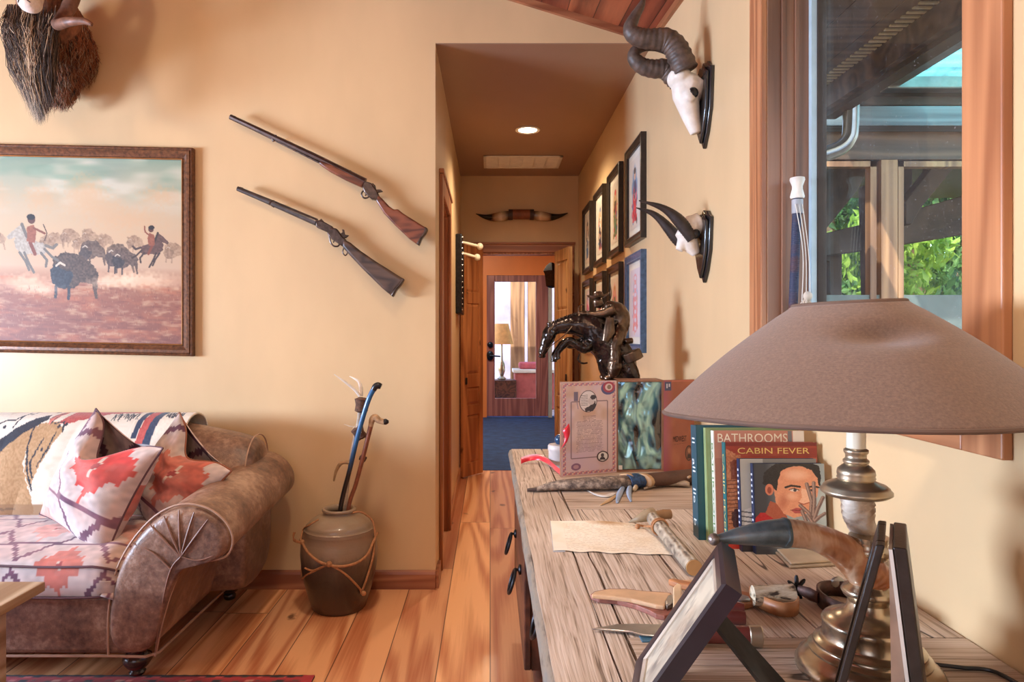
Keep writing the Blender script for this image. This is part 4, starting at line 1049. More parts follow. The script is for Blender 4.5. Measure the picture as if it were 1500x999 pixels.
# ------------------------------------------------------------------ stoneware pot with rawhide cords
px_, py_ = (497-VX)/F*3.24, 3.24
t = thing('stoneware_pot', 'dark stoneware jar bound with rawhide cord standing by the hallway corner', 'pot', (px_, py_, 0))
nt = NT('stoneware'); vec = nt.coord(); sep = nt.n('SeparateXYZ'); tc = nt.n('TexCoord'); nt.l(tc.outputs['Object'], sep.inputs[0])
n = nt.noise(nt.coord((1,1,.35)), 9, 5, .65)
zz_ = nt.math('ADD', sep.outputs[2], nt.math('MULTIPLY', n, .16))
nt.set(nt.ramp(nt.math('MULTIPLY', zz_, 1.7), [(.10, rgb(88,64,44)), (.40, rgb(52,40,32)), (.54, rgb(84,68,54)), (.62, rgb(140,118,94)), (.85, rgb(150,128,104))]), .32, coat=.3)
nt.bump(nt.math('ADD', nt.math('MULTIPLY', nt.noise(nt.coord((.1,.1,1)), 60, 2), .7), nt.noise(vec, 26, 3)), .35, .004)
c = V(px_, py_, 0)
prof = [(.118,0),(.126,.008),(.140,.05),(.160,.12),(.174,.19),(.180,.26),(.176,.32),(.166,.36)]
pr2 = prof+[(.168,.363),(.162,.372),(.164,.375),(.155,.384),(.156,.388),(.140,.405),(.115,.424),(.088,.436),(.072,.441),(.069,.449),(.078,.454),(.080,.464),(.075,.469),(.064,.466),(.061,.44),(.09,.42),(.13,.38),(.13,.06),(.05,.03)]
m = MB().lathe(pr2, c, 56); build('body', m, nt.mat, t, 70)
M_CORD = plain('rawhide_cord', rgb(176,122,78), .7, var=.2, vscale=60)
def rr(z): return np.interp(z, [p[1] for p in prof]+[.384,.405,.424,.436], [p[0] for p in prof]+[.155,.140,.115,.088])
def cord(pts, r=.0042):
    m = MB(); stube(m, [(c.x+math.cos(a)*(rr(z)+r), c.y+math.sin(a)*(rr(z)+r), z, r) for a, z in pts], 7, 8); build('cord', m, M_CORD, t)
D = math.radians
cord([(D(-175),.32),(D(-150),.335),(D(-125),.30),(D(-100),.265),(D(-70),.25),(D(-40),.27),(D(-15),.33),(D(10),.34)], .006)
cord([(D(-190),.30),(D(-165),.16),(D(-130),.20),(D(-92),.262)], .0042)
cord([(D(-92),.262),(D(-70),.215),(D(-45),.13),(D(-40),.10)], .005); cord([(D(-40),.10),(D(-33),.16),(D(-22),.26),(D(-14),.33)], .005)
cord([(D(-92),.262),(D(-104),.245),(D(-118),.225),(D(-135),.225)], .0045)
cord([(D(-160),.33),(D(-172),.37),(D(-150),.405),(D(-140),.43)], .0045)
m = MB(); stube(m, [(c.x+.06,c.y-.03,.45,.004),(c.x+.11,c.y-.03,.455,.004),(c.x+.155,c.y-.02,.42,.004),(c.x+.172,c.y-.03,.38,.004),(c.x+.178,c.y-.045,.33,.004)], 6, 8); build('cord', m, M_CORD, t)
m = MB()
for a in (-2.9,-2.75,-2.6): stube(m, [(c.x-.145,c.y-.10,.33,.004),(c.x-.165+.02*a*.2,c.y-.14,.36+.03*(a+2.7),.003),(c.x-.175-.03*(a+2.6),c.y-.15,.395,.002)], 4, 6)
build('frayed_end', m, M_CORD, t)
for q_, r_ in (((c.x-.148, c.y-.10, .335), .013), ((c.x-.005, c.y-.183, .262), .014), ((c.x+.137, c.y-.115, .105), .012)): build('knot', MB().ball(q_, r_, 10), M_CORD, t)

# canes and the feathered stick standing in the jar
def cane_pts(pts, ys): return [tuple(P(p[0], p[1], y))+(p[2],) for p, y in zip(pts, ys)]
g6 = lambda x, y: (470+x/4.346, 535+y/4.346)
zb = .05
t = thing('walking_cane', 'blue-black walking cane with a bent knob standing in the stoneware jar', 'cane', (px_-.02, py_-.03, zb))
m = MB(); p0 = V(px_-.035, py_-.03, zb)
nt = NT('blue_black_lacquer'); s_ = nt.n('SeparateXYZ'); tc = nt.n('TexCoord'); nt.l(tc.outputs['Object'], s_.inputs[0])
nt.set(nt.ramp(s_.outputs[2], [(.58, rgb(26,24,24)), (.74, rgb(34,92,138))]), .3, coat=.4)
a = [tuple(p0)+(.010,)]+cane_pts([(*g6(118,950),.011),(*g6(185,660),.011),(*g6(240,430),.0115),(*g6(300,230),.012),(*g6(335,155),.0125)], [3.21,3.20,3.19,3.18,3.18])
stube(m, a, 5, 12); build('shaft', m, nt.mat, t)
m = MB(); stube(m, cane_pts([(*g6(335,158),.013),(*g6(348,135),.015),(*g6(366,130),.016),(*g6(384,136),.013)], [3.18]*4), 4, 12); build('knob', m, M_BLACK, t)
t = thing('walking_cane', 'reddish brown cane with a pale carved hoof-like handle standing in the stoneware jar', 'cane', (px_+.02, py_-.03, zb))
m = MB(); p0 = V(px_+.02, py_-.02, zb)
stube(m, [tuple(p0)+(.009,)]+cane_pts([(*g6(170,950),.010),(*g6(225,750),.010),(*g6(280,540),.0105),(*g6(318,385),.0115)], [3.23,3.22,3.21,3.21]), 5, 12); build('shaft', m, plain('red_brown_shaft', rgb(132,76,52), .35, var=.25, vscale=30, coat=.3), t)
m = MB(); stube(m, cane_pts([(*g6(316,395),.011),(*g6(326,350),.015),(*g6(345,334),.018),(*g6(372,352),.015),(*g6(405,362),.013)], [3.21]*5), 4, 12); build('handle', m, plain('pale_hide', rgb(190,152,112), .7, var=.25, vscale=60, bump=.4), t)
m = MB(); stube(m, cane_pts([(*g6(400,360),.013),(*g6(416,360),.014),(*g6(432,360),.006)], [3.21]*3), 4, 12); build('handle_tip', m, M_BLACK, t)
t = thing('ceremonial_staff', 'antler and fur wrapped stick topped with two white prongs in the stoneware jar', 'staff', (px_, py_+.03, zb))
m = MB(); p0 = V(px_-.01, py_+.03, zb)
stube(m, [tuple(p0)+(.008,)]+cane_pts([(*g6(150,950),.009),(*g6(185,640),.009),(*g6(215,480),.010),(*g6(245,340),.011),(*g6(252,210),.012)], [3.27,3.27,3.26,3.26,3.26]), 5, 10); build('shaft', m, plain('greyed_stick', rgb(188,170,150), .7, var=.2, vscale=40), t)
M_FUR = plain('brown_fur', rgb(96,66,50), .9, var=.4, vscale=80, bump=.8, bscale=180)
for a, b, r in (((250,205),(256,300),.032), ((215,395),(262,470),.032), ((240,580),(285,605),.016)):
    m = MB(); q0 = P(*g6(a[0]+10,a[1]), 3.25); q1 = P(*g6(b[0],b[1]), 3.25)
    m.tube([q0.lerp(q1, k) for k in (0,.12,.5,.88,1)], [r*.55,r,r*.82,r,r*.55], 12); build('fur_wrap', m, M_FUR, t, disp=(.008,.012))
m = MB(); stube(m, cane_pts([(*g6(248,195),.008),(*g6(215,155),.007),(*g6(160,110),.006),(*g6(85,58),.002)], [3.25,3.24,3.22,3.20]), 5, 8); build('prong', m, M_BONE, t)
m = MB(); stube(m, cane_pts([(*g6(255,195),.010),(*g6(256,150),.009),(*g6(238,100),.007),(*g6(182,70),.002)], [3.26]*4), 5, 8); build('prong', m, M_BONE, t)
m = MB(); stube(m, cane_pts([(*g6(190,622),.009),(*g6(150,618),.009),(*g6(120,632),.009),(*g6(95,680),.007),(*g6(82,738),.004)], [3.27]*5), 5, 8); build('antler_tine', m, plain('antler', rgb(170,134,92), .55, var=.25, vscale=40, bump=.4), t)
for k in range(5):
    m = MB(); a0 = P(*g6(190+12*k,390), 3.24); m.tube([a0, a0+V(-.03+.012*k, -.01, .012-.01*k)], [.003,.0008], 6); build('quill', m, M_BONE, t)

# ------------------------------------------------------------------ framed prints on the right wall
M_MAT = plain('grey_mat_board', rgb(206,202,190), .7, var=.04)
M_SKYTINTF = plain('black_frame_sky_tint', rgb(70,94,122), .35, var=.25, vscale=40, bump=.1)  # frame with the blue of the reflected sky painted into its colour
def print_paint(seed):
    r = random.Random(seed); p = Paint(0, 0, 60, 90, 1.0, (214,206,196))
    if seed == 11: p.rect(0,0,60,90,(198,196,206)); cols = [(176,150,176),(214,128,120),(150,170,196),(226,206,196),(208,170,120)]
    elif seed == 1: p.rect(0,0,60,90,(206,200,192)); cols = [(44,72,112),(206,52,70),(70,120,170),(232,214,200),(40,40,54),(214,120,140)]
    else: cols = r.sample([(88,64,52),(206,52,70),(70,120,170),(232,214,200),(40,40,54),(214,120,140),(186,150,96),(96,120,92)], 5)
    # an upright costumed figure beside a column
    cx = 30+r.uniform(-5, 5)
    p.ell(cx, 42, 18, 36, cols[2], .75, 30, 5, .3); p.poly([(cx-12,80),(cx-9,42),(cx-4,28),(cx+6,28),(cx+11,44),(cx+13,80)], cols[1], 1, 40, 3)
    p.poly([(cx-9,44),(cx-4,28),(cx+6,28),(cx+10,46)], cols[0], 1, 30, 3); p.ell(cx+1, 21, 5, 6.5, (214,170,140), 1, 20); p.ell(cx+1, 15.5, 6, 4, cols[4], 1, 20)
    for i in range(26): p.ell(r.uniform(cx-15, cx+15), r.uniform(30, 82), r.uniform(1.5,4), r.uniform(1.5,5), r.choice(cols), .8, 30, 2)
    if seed == 11:
        for k in range(7): p.ell(30, 12+k*11, 9, 5.4, (206,150,160), .9, 10); p.ell(30, 12+k*11, 5.5, 3, (196,200,216), 1)
    return p
rows_ = [('top row', 1.802, 2.362), ('bottom row', 1.192, 1.742)]
nth = ['nearest the camera', 'second from the camera', 'third from the camera', 'farthest down the hallway']
for ri_, (rn, z0, z1) in enumerate(rows_):
    for k in range(4):
        y0 = 3.60+.62*k; y1 = y0+.44; x1 = XW; x0 = XW-.03
        blue = ri_ == 1 and k == 0
        lab = ('blue (painted sky reflection)' if blue else 'black')+' framed print on the right hallway wall, %s, %s' % (rn, nth[k])
        t = thing('picture_frame', lab, 'picture', (x1, (y0+y1)/2, z0), 'framed prints along the hallway wall')
        prof = [(0,0),(0,.030),(.008,.032),(.018,.026),(.034,.022),(.040,.026),(.046,.022),(.046,.0)]
        rings = []
        for cy, cz_, dy, dz in ((y0,z0,1,1),(y1,z0,-1,1),(y1,z1,-1,-1),(y0,z1,1,-1)): rings.append([V(x1-b, cy+dy*a, cz_+dz*a) for a, b in prof])
        rings.append(rings[0]); m = MB().loft(rings, cap=False); build('frame', m, M_SKYTINTF if blue else M_BLACKF, t, 30)
        m = MB().box(x1-.012, x1-.002, y0+.04, y1-.04, z0+.04, z1-.04); build('mat_board', m, M_MAT, t, smooth=0)
        pt = print_paint(1+k+ri_*10); b = .085
        m = MB().sheet(lambda u, v: V(x1-.0135, y1-b-(y1-y0-2*b)*u, z1-b-(z1-z0-2*b)*v), pt.w, pt.h, 0, pt.lin()); build('print', m, M_PRINT, t, 180, recalc=False)

# ------------------------------------------------------------------ horned skulls on shield plaques
M_PLQ = plain('black_plaque', rgb(30,28,30), .25, var=.2, coat=.5)
M_HORN = plain('dark_ridged_horn', rgb(92,76,66), .5, var=.35, vscale=30, bump=.5, bscale=110)
M_HORNB = plain('black_horn', rgb(54,44,40), .42, var=.35, vscale=30, bump=.4, bscale=110)
def plaque(t, yc, z0, z1, w, th=.028):
    h = z1-z0
    out = [(0,z0),(w*.22,z0+h*.16),(w*.42,z0+h*.42),(w*.47,z0+h*.70),(w*.50,z0+h*.86),(w*.36,z0+h*.90),(w*.26,z0+h*.965),(w*.12,z0+h*.95),(0,z1)]
    pts = out+[(-a, b) for a, b in out[::-1][1:-1]]
    m = MB().prism([V(XW, yc+a, b) for a, b in pts], V(-th*.55,0,0)); m.prism([V(XW-th*.55, yc+a*.86, z0+h*.5+(b-z0-h*.5)*.88) for a, b in pts], V(-th*.45,0,0))
    build('plaque', m, M_PLQ, t, 30, bevel=.004)
def px3(px, py, Y): return P(px, py, Y)
g1 = lambda x, y: (840+x/2.379, y/2.379)
t = thing('horn_mount', 'large white skull with twisted ridged horns on a black shield, upper right wall', 'skull mount', (XW, 2.62, 2.0))
plaque(t, 2.60, 1.995, 2.325, .19)
m = MB()
bx, bz = .712, 2.255
m.tube([V(.74,2.60,bz+.01), V(.745,2.60,2.20), V(.765,2.60,2.12), V(.785,2.60,2.055)], [.052,.050,.034,.022], 16)
m.ball((.72,2.60,2.265), (.045,.060,.040), 16); m.ball((.755,2.60,2.235), (.05,.058,.05), 16); m.tube([V(.79,2.60,2.25), V(.75,2.60,2.2)], [.05,.05], 14)
for s in (-1, 1): m.ball((.748,2.60+s*.050,2.185), (.024,.016,.026), 12)
build('skull', m, M_BONE, t, 180, remesh=.005, smoothit=4)
for s in (-1, 1): m = MB().ball((.757,2.60+s*.052,2.192), (.021,.016,.021), 12); build('eye_socket', m, M_BLACK, t)
pn = [(392,248,.046),(372,200,.046),(352,162,.044),(322,138,.041),(285,136,.038),(245,134,.036),(212,122,.033),(198,98,.027),(214,58,.020),(236,20,.014),(248,-14,.005)]
m = MB(); stube(m, [tuple(px3(*g1(a, b), 2.565))+(r,) for a, b, r in pn], 9, 16, rings=(20,.05)); build('horn', m, M_HORN, t, 180)
pf = [(366,282,.044),(345,262,.044),(320,240,.041),(280,240,.038),(240,230,.034),(212,204,.029),(216,178,.024),(246,164,.019),(285,168,.013),(318,186,.004)]
m = MB(); stube(m, [tuple(px3(*g1(a, b), 2.66))+(r*.92,) for a, b, r in pf], 9, 16, rings=(20,.05)); build('horn', m, M_HORN, t, 180)
t = thing('horn_mount', 'smaller skull with slim straight black horns on a black shield, lower right wall', 'skull mount', (XW, 2.62, 1.49))
plaque(t, 2.60, 1.485, 1.765, .17)
m = MB()
m.tube([V(.80,2.60,1.715), V(.765,2.60,1.70), V(.745,2.60,1.67), V(.765,2.60,1.625), V(.785,2.60,1.595)], [.042,.042,.040,.030,.016], 14)
m.ball((.765,2.60,1.70), (.042,.046,.045), 14); m.tube([V(.745,2.60,1.66), V(.72,2.60,1.61)], [.03,.016], 12)
build('skull', m, M_BONE, t, 180, remesh=.0045, smoothit=3)
for s in (-1, 1): m = MB().ball((.772,2.60+s*.037,1.668), (.017,.013,.019), 12); build('eye_socket', m, M_BLACK, t)
for Y, pn in ((2.57, [(415,834,.021),(392,800,.024),(365,766,.023),(330,736,.016),(290,716,.010),(228,699,.002)]), (2.64, [(392,862,.021),(362,832,.024),(332,796,.021),(300,762,.015),(268,740,.010),(218,724,.002)])):
    m = MB(); stube(m, [tuple(px3(*g1(a, b), Y))+(r,) for a, b, r in pn], 9, 14, rings=(22,.05)); build('horn', m, M_HORNB, t, 180)

# ------------------------------------------------------------------ window in the right wall
w = tag(thing('window_1', 'tall fir-cased window in the right wall looking onto a timber porch', None, (XW, (WY0+WY1)/2, WZ0)), None, None, None, 'structure')
CW = .094
m = MB()
for y0, y1, z0, z1 in ((WY0-CW, WY0, WZ0-CW, WZ1+CW), (WY1, WY1+CW, WZ0-CW, WZ1+CW)):
    m.box(XW-.018, XW, y0, y1, z0, z1)
build('casing', m, M_TRIM, w, smooth=0, bevel=.003)
m = MB().box(XW-.018, XW, WY0, WY1, WZ0-CW, WZ0).box(XW-.018, XW, WY0, WY1, WZ1, WZ1+CW); build('casing', m, M_TRIMY, w, smooth=0, bevel=.003)
# stepped jamb liner
m = MB()
for y, s in ((WY1, -1), (WY0, 1)):
    for d0, d1, t0 in ((0,.040,.004),(.040,.052,.012),(.052,.078,.008),(.078,.090,.016),(.090,.135,.012)):
        a, b = sorted((y, y+s*t0)); m.box(XW+d0, XW+d1, a, b, WZ0, WZ1)
m.box(XW, XW+.135, WY0, WY1, WZ0-.001, WZ0+.006); m.box(XW, XW+.135, WY0, WY1, WZ1-.006, WZ1+.001)
build('jamb', m, M_JAMB, w, smooth=0, bevel=.0015)
m = MB().box(XW+.118, XW+.134, WY1-.030, WY1-.012, WZ0, WZ1); build('sash_edge', m, M_SASH, w, smooth=0)  # edge of the sash; the reflected sky is in its pale blue colour
m = MB()
for y0, y1, z0, z1 in ((WY0, WY0+.035, WZ0, WZ1), (WY1-.035, WY1, WZ0, WZ1), (WY0, WY1, WZ0, WZ0+.04), (WY0, WY1, WZ1-.04, WZ1)): m.box(XW+.135, XW+.16, y0, y1, z0, z1)
build('sash', m, M_TIMB, w, smooth=0)
m = MB().box(XW+.146, XW+.150, WY0+.03, WY1-.03, WZ0+.03, WZ1-.03); build('pane', m, M_DUSTY, w, smooth=0)

# bone-tipped staff standing in the window corner
t = thing('ceremonial_staff', 'bone-tipped staff wrapped in dark cord leaning in the far corner of the window', 'staff', (.872, 1.99, WZ0+.006))
a = V(.874, 1.985, WZ0+.007); b = P(1168, 290, 1.975)
m = MB().tube([a, a.lerp(b,.5), b], [.0125,.0125,.0125], 12); nt = NT('cord_wrapped_shaft'); vec = nt.coord()
wv = nt.n('TexWave'); wv.inputs['Scale'].default_value = 55; wv.bands_direction = 'Z'; nt.l(vec, wv.inputs[0])
nt.set(nt.mix(nt.ramp(nt.noise(nt.coord((.1,.1,1)), 9), [(.40,0.0),(.52,1.0)]), rgb(96,60,54), rgb(54,60,84)), .6); nt.bump(wv.outputs[0], .5, .002); build('shaft', m, nt.mat, t)
m = MB().tube([b+V(0,0,-.045), b+V(0,0,-.005)], [.0155,.0155], 14); build('silver_band', m, plain('pale_band', rgb(170,170,172), .5), t)
m = MB().lathe([(.018,0),(.020,.006),(.0145,.028),(.0145,.036),(.021,.054),(.020,.060),(.014,.062)], b+V(0,0,-.002), 20); build('bone_tip', m, M_BONE, t)
m = MB()
for k in range(3): stube(m, [tuple(b+V(-.012+.01*k,-.014,-.02))+(.0012,), tuple(b+V(.006+.008*k,-.022,-.16))+(.0012,), tuple(b+V(.004+.012*k,-.020,-.30))+(.0012,)], 5, 5)
build('string', m, M_WHITE, t)
m = MB()
for k in range(26):
    p = b+V(.018, -.022, -.285); d = V(random.gauss(0,.010), random.gauss(0,.008), -random.uniform(.03,.075))
    m.tube([p, p+d*.5+V(random.gauss(0,.004),0,0), p+d], [.0022,.0025,.0006], 5)
m.ball(b+V(.02,-.022,-.285), (.014,.011,.014), 10); build('tassel', m, plain('pale_feather', rgb(212,196,176), .8), t)

# ------------------------------------------------------------------ the timber porch outside the window
struct('floor_porch', MB().box(1.0, 9, -2, 9.5, -.35, -.2), plain('porch_boards', rgb(96,82,70), .8), smooth=0)
m = MB()
for k in range(5): m.box(XW+.16+k*.22, XW+.16+(k+1)*.22-.004, -1.5, 4.2, 2.79, 2.82)
m.box(2.03, 2.072, -1.5, 4.2, 2.66, 2.82)
t = thing('roof_eave', 'dark brown board eave running along the house outside the window', 'eave', (1.6, 2, 2.79))
build('soffit', m, M_PORCH, t, smooth=0)
m = MB().prism([V(XW+.16,-1.5,2.83), V(2.35,-1.5,2.83), V(2.35,-1.5,2.88), V(XW+.16,-1.5,3.5)], V(0,5.7,0)); build('roof_deck', m, M_TIMB, t, smooth=0)
m = MB()
for k in range(60): m.box(1.935, 2.02, 1.9+k*.045, 1.9+k*.045+.018, 2.782, 2.789)
build('vent_strip', m, plain('pale_vent_slots', rgb(196,176,148), .6), t, smooth=0)
t = thing('rain_gutter', 'dark rain gutter with a ribbed metal downspout elbow under the eave', 'gutter', (2.14, 2, 2.63))
m = MB().prism([V(2.07,-1.5,2.76), V(2.07,-1.5,2.63), V(2.15,-1.5,2.63), V(2.21,-1.5,2.70), V(2.21,-1.5,2.77), V(2.195,-1.5,2.77)], V(0,5.75,0)); build('trough', m, M_TIMB, t, smooth=0)
M_SPOUT = plain('weathered_tin', rgb(150,146,140), .35, .7, var=.15)
m = MB(); stube(m, [tuple(P(1247,150,4.1))+(.042,), tuple(P(1246,185,4.1))+(.042,), tuple(P(1243,203,4.1))+(.042,), tuple(P(1230,217,4.1))+(.042,), tuple(P(1204,227,4.1))+(.042,), tuple(P(1160,238,4.1))+(.042,)], 5, 20, lobes=(10,.08)); build('downspout', m, M_SPOUT, t, 40)
# cross wall with two framed window openings
YPW = 5.0
def pb(name, label, cat, x0, y0, x1, y1, Y, dY, mat, group=None, bev=.006):
    a = P(x0, y1, Y); b = P(x1, y0, Y)
    m = MB().box(a.x, b.x, Y, Y+dY, a.z, b.z)
    return tag(build(name, m, mat, smooth=0, bevel=bev), label, cat, group)
pb('timber_beam', 'blue-grey painted beam under the porch skylight', 'beam', 1150, 155, 1560, 184, 4.85, .15, M_GREYB)
pb('timber_beam', 'deep dark brown header beam over the two porch window openings', 'beam', 1150, 186, 1560, 234, YPW, .16, M_PORCH)
pb('timber_beam', 'dark upper beam between the porch skylight and the blue-grey beam', 'beam', 1150, 141, 1560, 154, YPW, .12, M_TIMB)
t = thing('porch_screen', 'porch window framing with a sunlit centre post and two framed openings', 'window frame', P(1290, 990, YPW))
def pq(x0, y0, x1, y1, Y, dY): a = P(x0, y1, Y); b = P(x1, y0, Y); return MB().box(a.x, b.x, Y, Y+dY, a.z, b.z)
build('post', pq(1291, 234, 1315, 720, YPW, .12), M_PORCHZ, t, smooth=0)
for nm, (x0, x1) in (('left', (1196, 1284)), ('right', (1316, 1440))):
    m = MB()
    for a, b, c_, d in ((x0, 236, x1, 244), (x0, 236, x0+8, 720), (x1-9, 236, x1, 720)):
        p = P(a, d, YPW+.01); q_ = P(c_, b, YPW+.01); m.box(p.x, q_.x, YPW+.01, YPW+.08, p.z, q_.z)
    build('opening_frame', m, M_PORCHZ, t, smooth=0)
build('lower_panel', pq(1150, 432, 1560, 900, YPW+.02, .06), plain('grey_green_board', rgb(88,98,92), .6), t, smooth=0)
# dark posts left of it against the house
pb('porch_post', 'dark timber post at the left edge of the porch opening', 'post', 1150, 120, 1206, 760, 5.2, .15, M_TIMB)
# timbers behind the openings
def timber(pts, Y, th, label, cat='brace'):
    m = MB().prism([P(x, y, Y) for x, y in pts], V(0, th, 0)); tag(build('porch_brace' if cat == 'brace' else 'timber_beam', m, M_TIMB, smooth=0, bevel=.01), label, cat)
g8 = lambda x, y: (1180+x/2.22, y/2.22)
timber([g8(*p) for p in ((30,530),(215,530),(172,616),(62,752),(30,790))], 6.6, .14, 'broad dark knee brace behind the left porch opening')
timber([g8(*p) for p in ((20,768),(240,716),(240,808),(20,838))], 6.8, .14, 'dark slanted tie beam crossing the left porch opening', 'beam')
timber([g8(*p) for p in ((195,600),(260,600),(260,1000),(205,1000))], 6.7, .14, 'dark upright timber between the two porch openings', 'brace')
timber([g8(*p) for p in ((325,655),(405,552),(440,470),(520,470),(478,552),(380,672),(345,730),(325,730))], 6.6, .14, 'diagonal dark brace high in the right porch opening')
timber([g8(*p) for p in ((290,700),(560,622),(560,755),(290,800))], 6.8, .14, 'dark slanted tie beam crossing the right porch opening', 'beam')
timber([g8(*p) for p in ((300,470),(350,470),(345,740),(300,740))], 6.9, .14, 'short dark upright timber at the left of the right porch opening')
timber([g8(*p) for p in ((20,800),(120,800),(118,1000),(80,1000),(78,850),(20,840))], 7.0, .12, 'dark lower frame piece low in the left porch opening')
# translucent skylight panel
t = thing('skylight', 'ribbed blue-green translucent skylight in the porch roof', 'skylight', (3.2, 4.5, 3.1))
sk = NT('translucent_panel'); sk.t.nodes.remove(sk.b)
tl = sk.n('BsdfTranslucent'); tl.inputs[0].default_value = rgb(120,214,206); tp = sk.n('BsdfTransparent'); tp.inputs[0].default_value = rgb(130,200,200); mx = sk.n('MixShader')
sk.l(sk.ramp(sk.noise(sk.coord((1,.3,1)), 9, 4), [(.35,.9),(.7,.25)]), mx.inputs[0]); sk.l(tp.outputs[0], mx.inputs[1]); sk.l(tl.outputs[0], mx.inputs[2]); sk.l(mx.outputs[0], sk.out.inputs[0])
sx0 = P(1312, 0, 4.95).x
m = MB().sheet(lambda u, v: V(sx0+2.4*u, 3.55+1.40*v, 3.14+.012*math.sin(v*PI*2*9)), 6, 120); build('panel', m, sk.mat, t, 180, recalc=False)
m = MB().box(sx0-.10, sx0+2.4, 4.88, 4.98, 3.05, 3.18).box(sx0-.10, sx0, 3.5, 4.98, 3.07, 3.18); build('curb', m, M_SPOUT, t, smooth=0, bevel=.01)
m = MB().box(2.35, sx0-.09, 3.5, 5.2, 3.17, 3.25).box(2.35, 7, 5.0, 9.4, 3.17, 3.25); tag(build('porch_roof', m, M_TIMB, smooth=0), 'dark underside of the porch roof around the skylight', 'roof')

# ------------------------------------------------------------------ trees behind the porch
M_BARK = plain('tree_bark', rgb(180,136,100), .8, var=.25, vscale=8, bump=.6, bscale=40)
def leafmat(n, a, b):
    t = NT(n); oi = t.n('TexCoord'); nn = t.noise(oi.outputs['Object'], 3.5, 3)
    t.set(t.ramp(nn, [(.35, a), (.65, b)]), .6); tl = t.n('BsdfTranslucent'); t.l(t.ramp(nn, [(.35, a), (.65, b)]), tl.inputs[0])
    mx = t.n('MixShader'); mx.inputs[0].default_value = .45; t.l(t.b.outputs[0], mx.inputs[1]); t.l(tl.outputs[0], mx.inputs[2]); t.l(mx.outputs[0], t.out.inputs[0]); return t.mat
LM = [leafmat('leaf_bright', rgb(110,160,52), rgb(190,220,96)), leafmat('leaf_mid', rgb(72,124,66), rgb(142,186,110)), leafmat('leaf_deep', rgb(60,104,70), rgb(110,156,110))]
def tree(label, x, y, h, r, mat, n, seed, low=.1):
    rr_ = random.Random(seed); t = thing('tree', label, 'tree', (x, y, -.3), 'trees beyond the porch')
    m = MB(); stube(m, [(x,y,-.3,.17),(x+.04,y,h*.3,.15),(x-.03,y+.05,h*.65,.11),(x,y,h,.03)], 5, 12)
    build('trunk', m, M_BARK, t)
    m = MB(); cl_ = []
    for k in range(26):
        a = rr_.uniform(0, 2*PI); q_ = rr_.random()**.5*r
        cl_.append((x+math.cos(a)*q_, y+math.sin(a)*q_, rr_.uniform(h*low, h*1.05), rr_.uniform(.3,.7)))
    for i in range(n):
        cx, cy, cz_, cr = rr_.choice(cl_); d = V(rr_.gauss(0,1), rr_.gauss(0,1), rr_.gauss(0,.8)).normalized()*cr*rr_.random()**.33
        p = V(cx, cy, cz_)+d; s = rr_.uniform(.05,.12)
        E = Euler((rr_.uniform(0,6),rr_.uniform(0,6),rr_.uniform(0,6))).to_matrix()
        m.add([p+E@V(-s,0,0), p+E@V(0,-s*.45,0.01), p+E@V(s,0,0), p+E@V(0,s*.45,.01)], [(0,1,2,3)])
    build('foliage', m, mat, t, 0, recalc=False)
tree('bright green leafy tree behind the left porch opening', 5.6, 11.2, 4.6, 1.3, LM[0], 14000, 1)
tree('mid green tree with a bare sunlit trunk in the right porch opening', 7.0, 11.2, 4.8, 1.4, LM[1], 7000, 2, .02)
tree('deep green tree at the right end behind the porch', 9.0, 12.4, 5.2, 1.7, LM[2], 13000, 3, .02)
tree('pale yellow-green tree farthest back behind the porch', 8.4, 14.8, 6.2, 2.6, LM[0], 16000, 4, .0)
tree('broad dark green hedge-like tree closing the view behind the left opening', 5.6, 14.5, 5.0, 2.4, LM[2], 16000, 6, .0)
tree('tall blue-green tree closing the view at the far right of the porch', 11.2, 16.5, 7.0, 3.0, LM[1], 16000, 7, .0)
m = MB().box(1.5, 40, 9.5, 40, -.5, -.3); struct('floor_lawn', m, plain('grass', rgb(120,156,84), .9, var=.3, vscale=2), smooth=0)

# ------------------------------------------------------------------ lettering as thin raised meshes
def text_mesh(s, h, M, wd=None, spacing=1.0, th=.0004):
    """M maps (x right, y up, z out); h = capital height, wd = fitted width"""
    cu = bpy.data.curves.new('lettering', 'FONT'); cu.body = s; cu.align_x = 'CENTER'; cu.align_y = 'CENTER'; cu.size = h/.7; cu.space_character = spacing
    cu.resolution_u = 3
    ob = bpy.data.objects.new('lettering', cu); COL.objects.link(ob)
    dg = bpy.context.evaluated_depsgraph_get(); me = bpy.data.meshes.new_from_object(ob.evaluated_get(dg))
    vs = [v.co.copy() for v in me.vertices]; fs = [tuple(p.vertices) for p in me.polygons]
    COL.objects.unlink(ob); bpy.data.objects.remove(ob); bpy.data.meshes.remove(me); bpy.data.curves.remove(cu)
    xs = [v.x for v in vs]; k = 1.0
    if wd: k = wd/(max(xs)-min(xs))
    cx = (max(xs)+min(xs))/2
    m = MB(); m.add([M @ V((v.x-cx)*k, v.y, th) for v in vs], fs); return m
def lookM(o, right, up):
    r = Vector(right).normalized(); u = Vector(up).normalized(); n = r.cross(u)
    return Matrix(((r.x,u.x,n.x,o[0]),(r.y,u.y,n.y,o[1]),(r.z,u.z,n.z,o[2]),(0,0,0,1)))

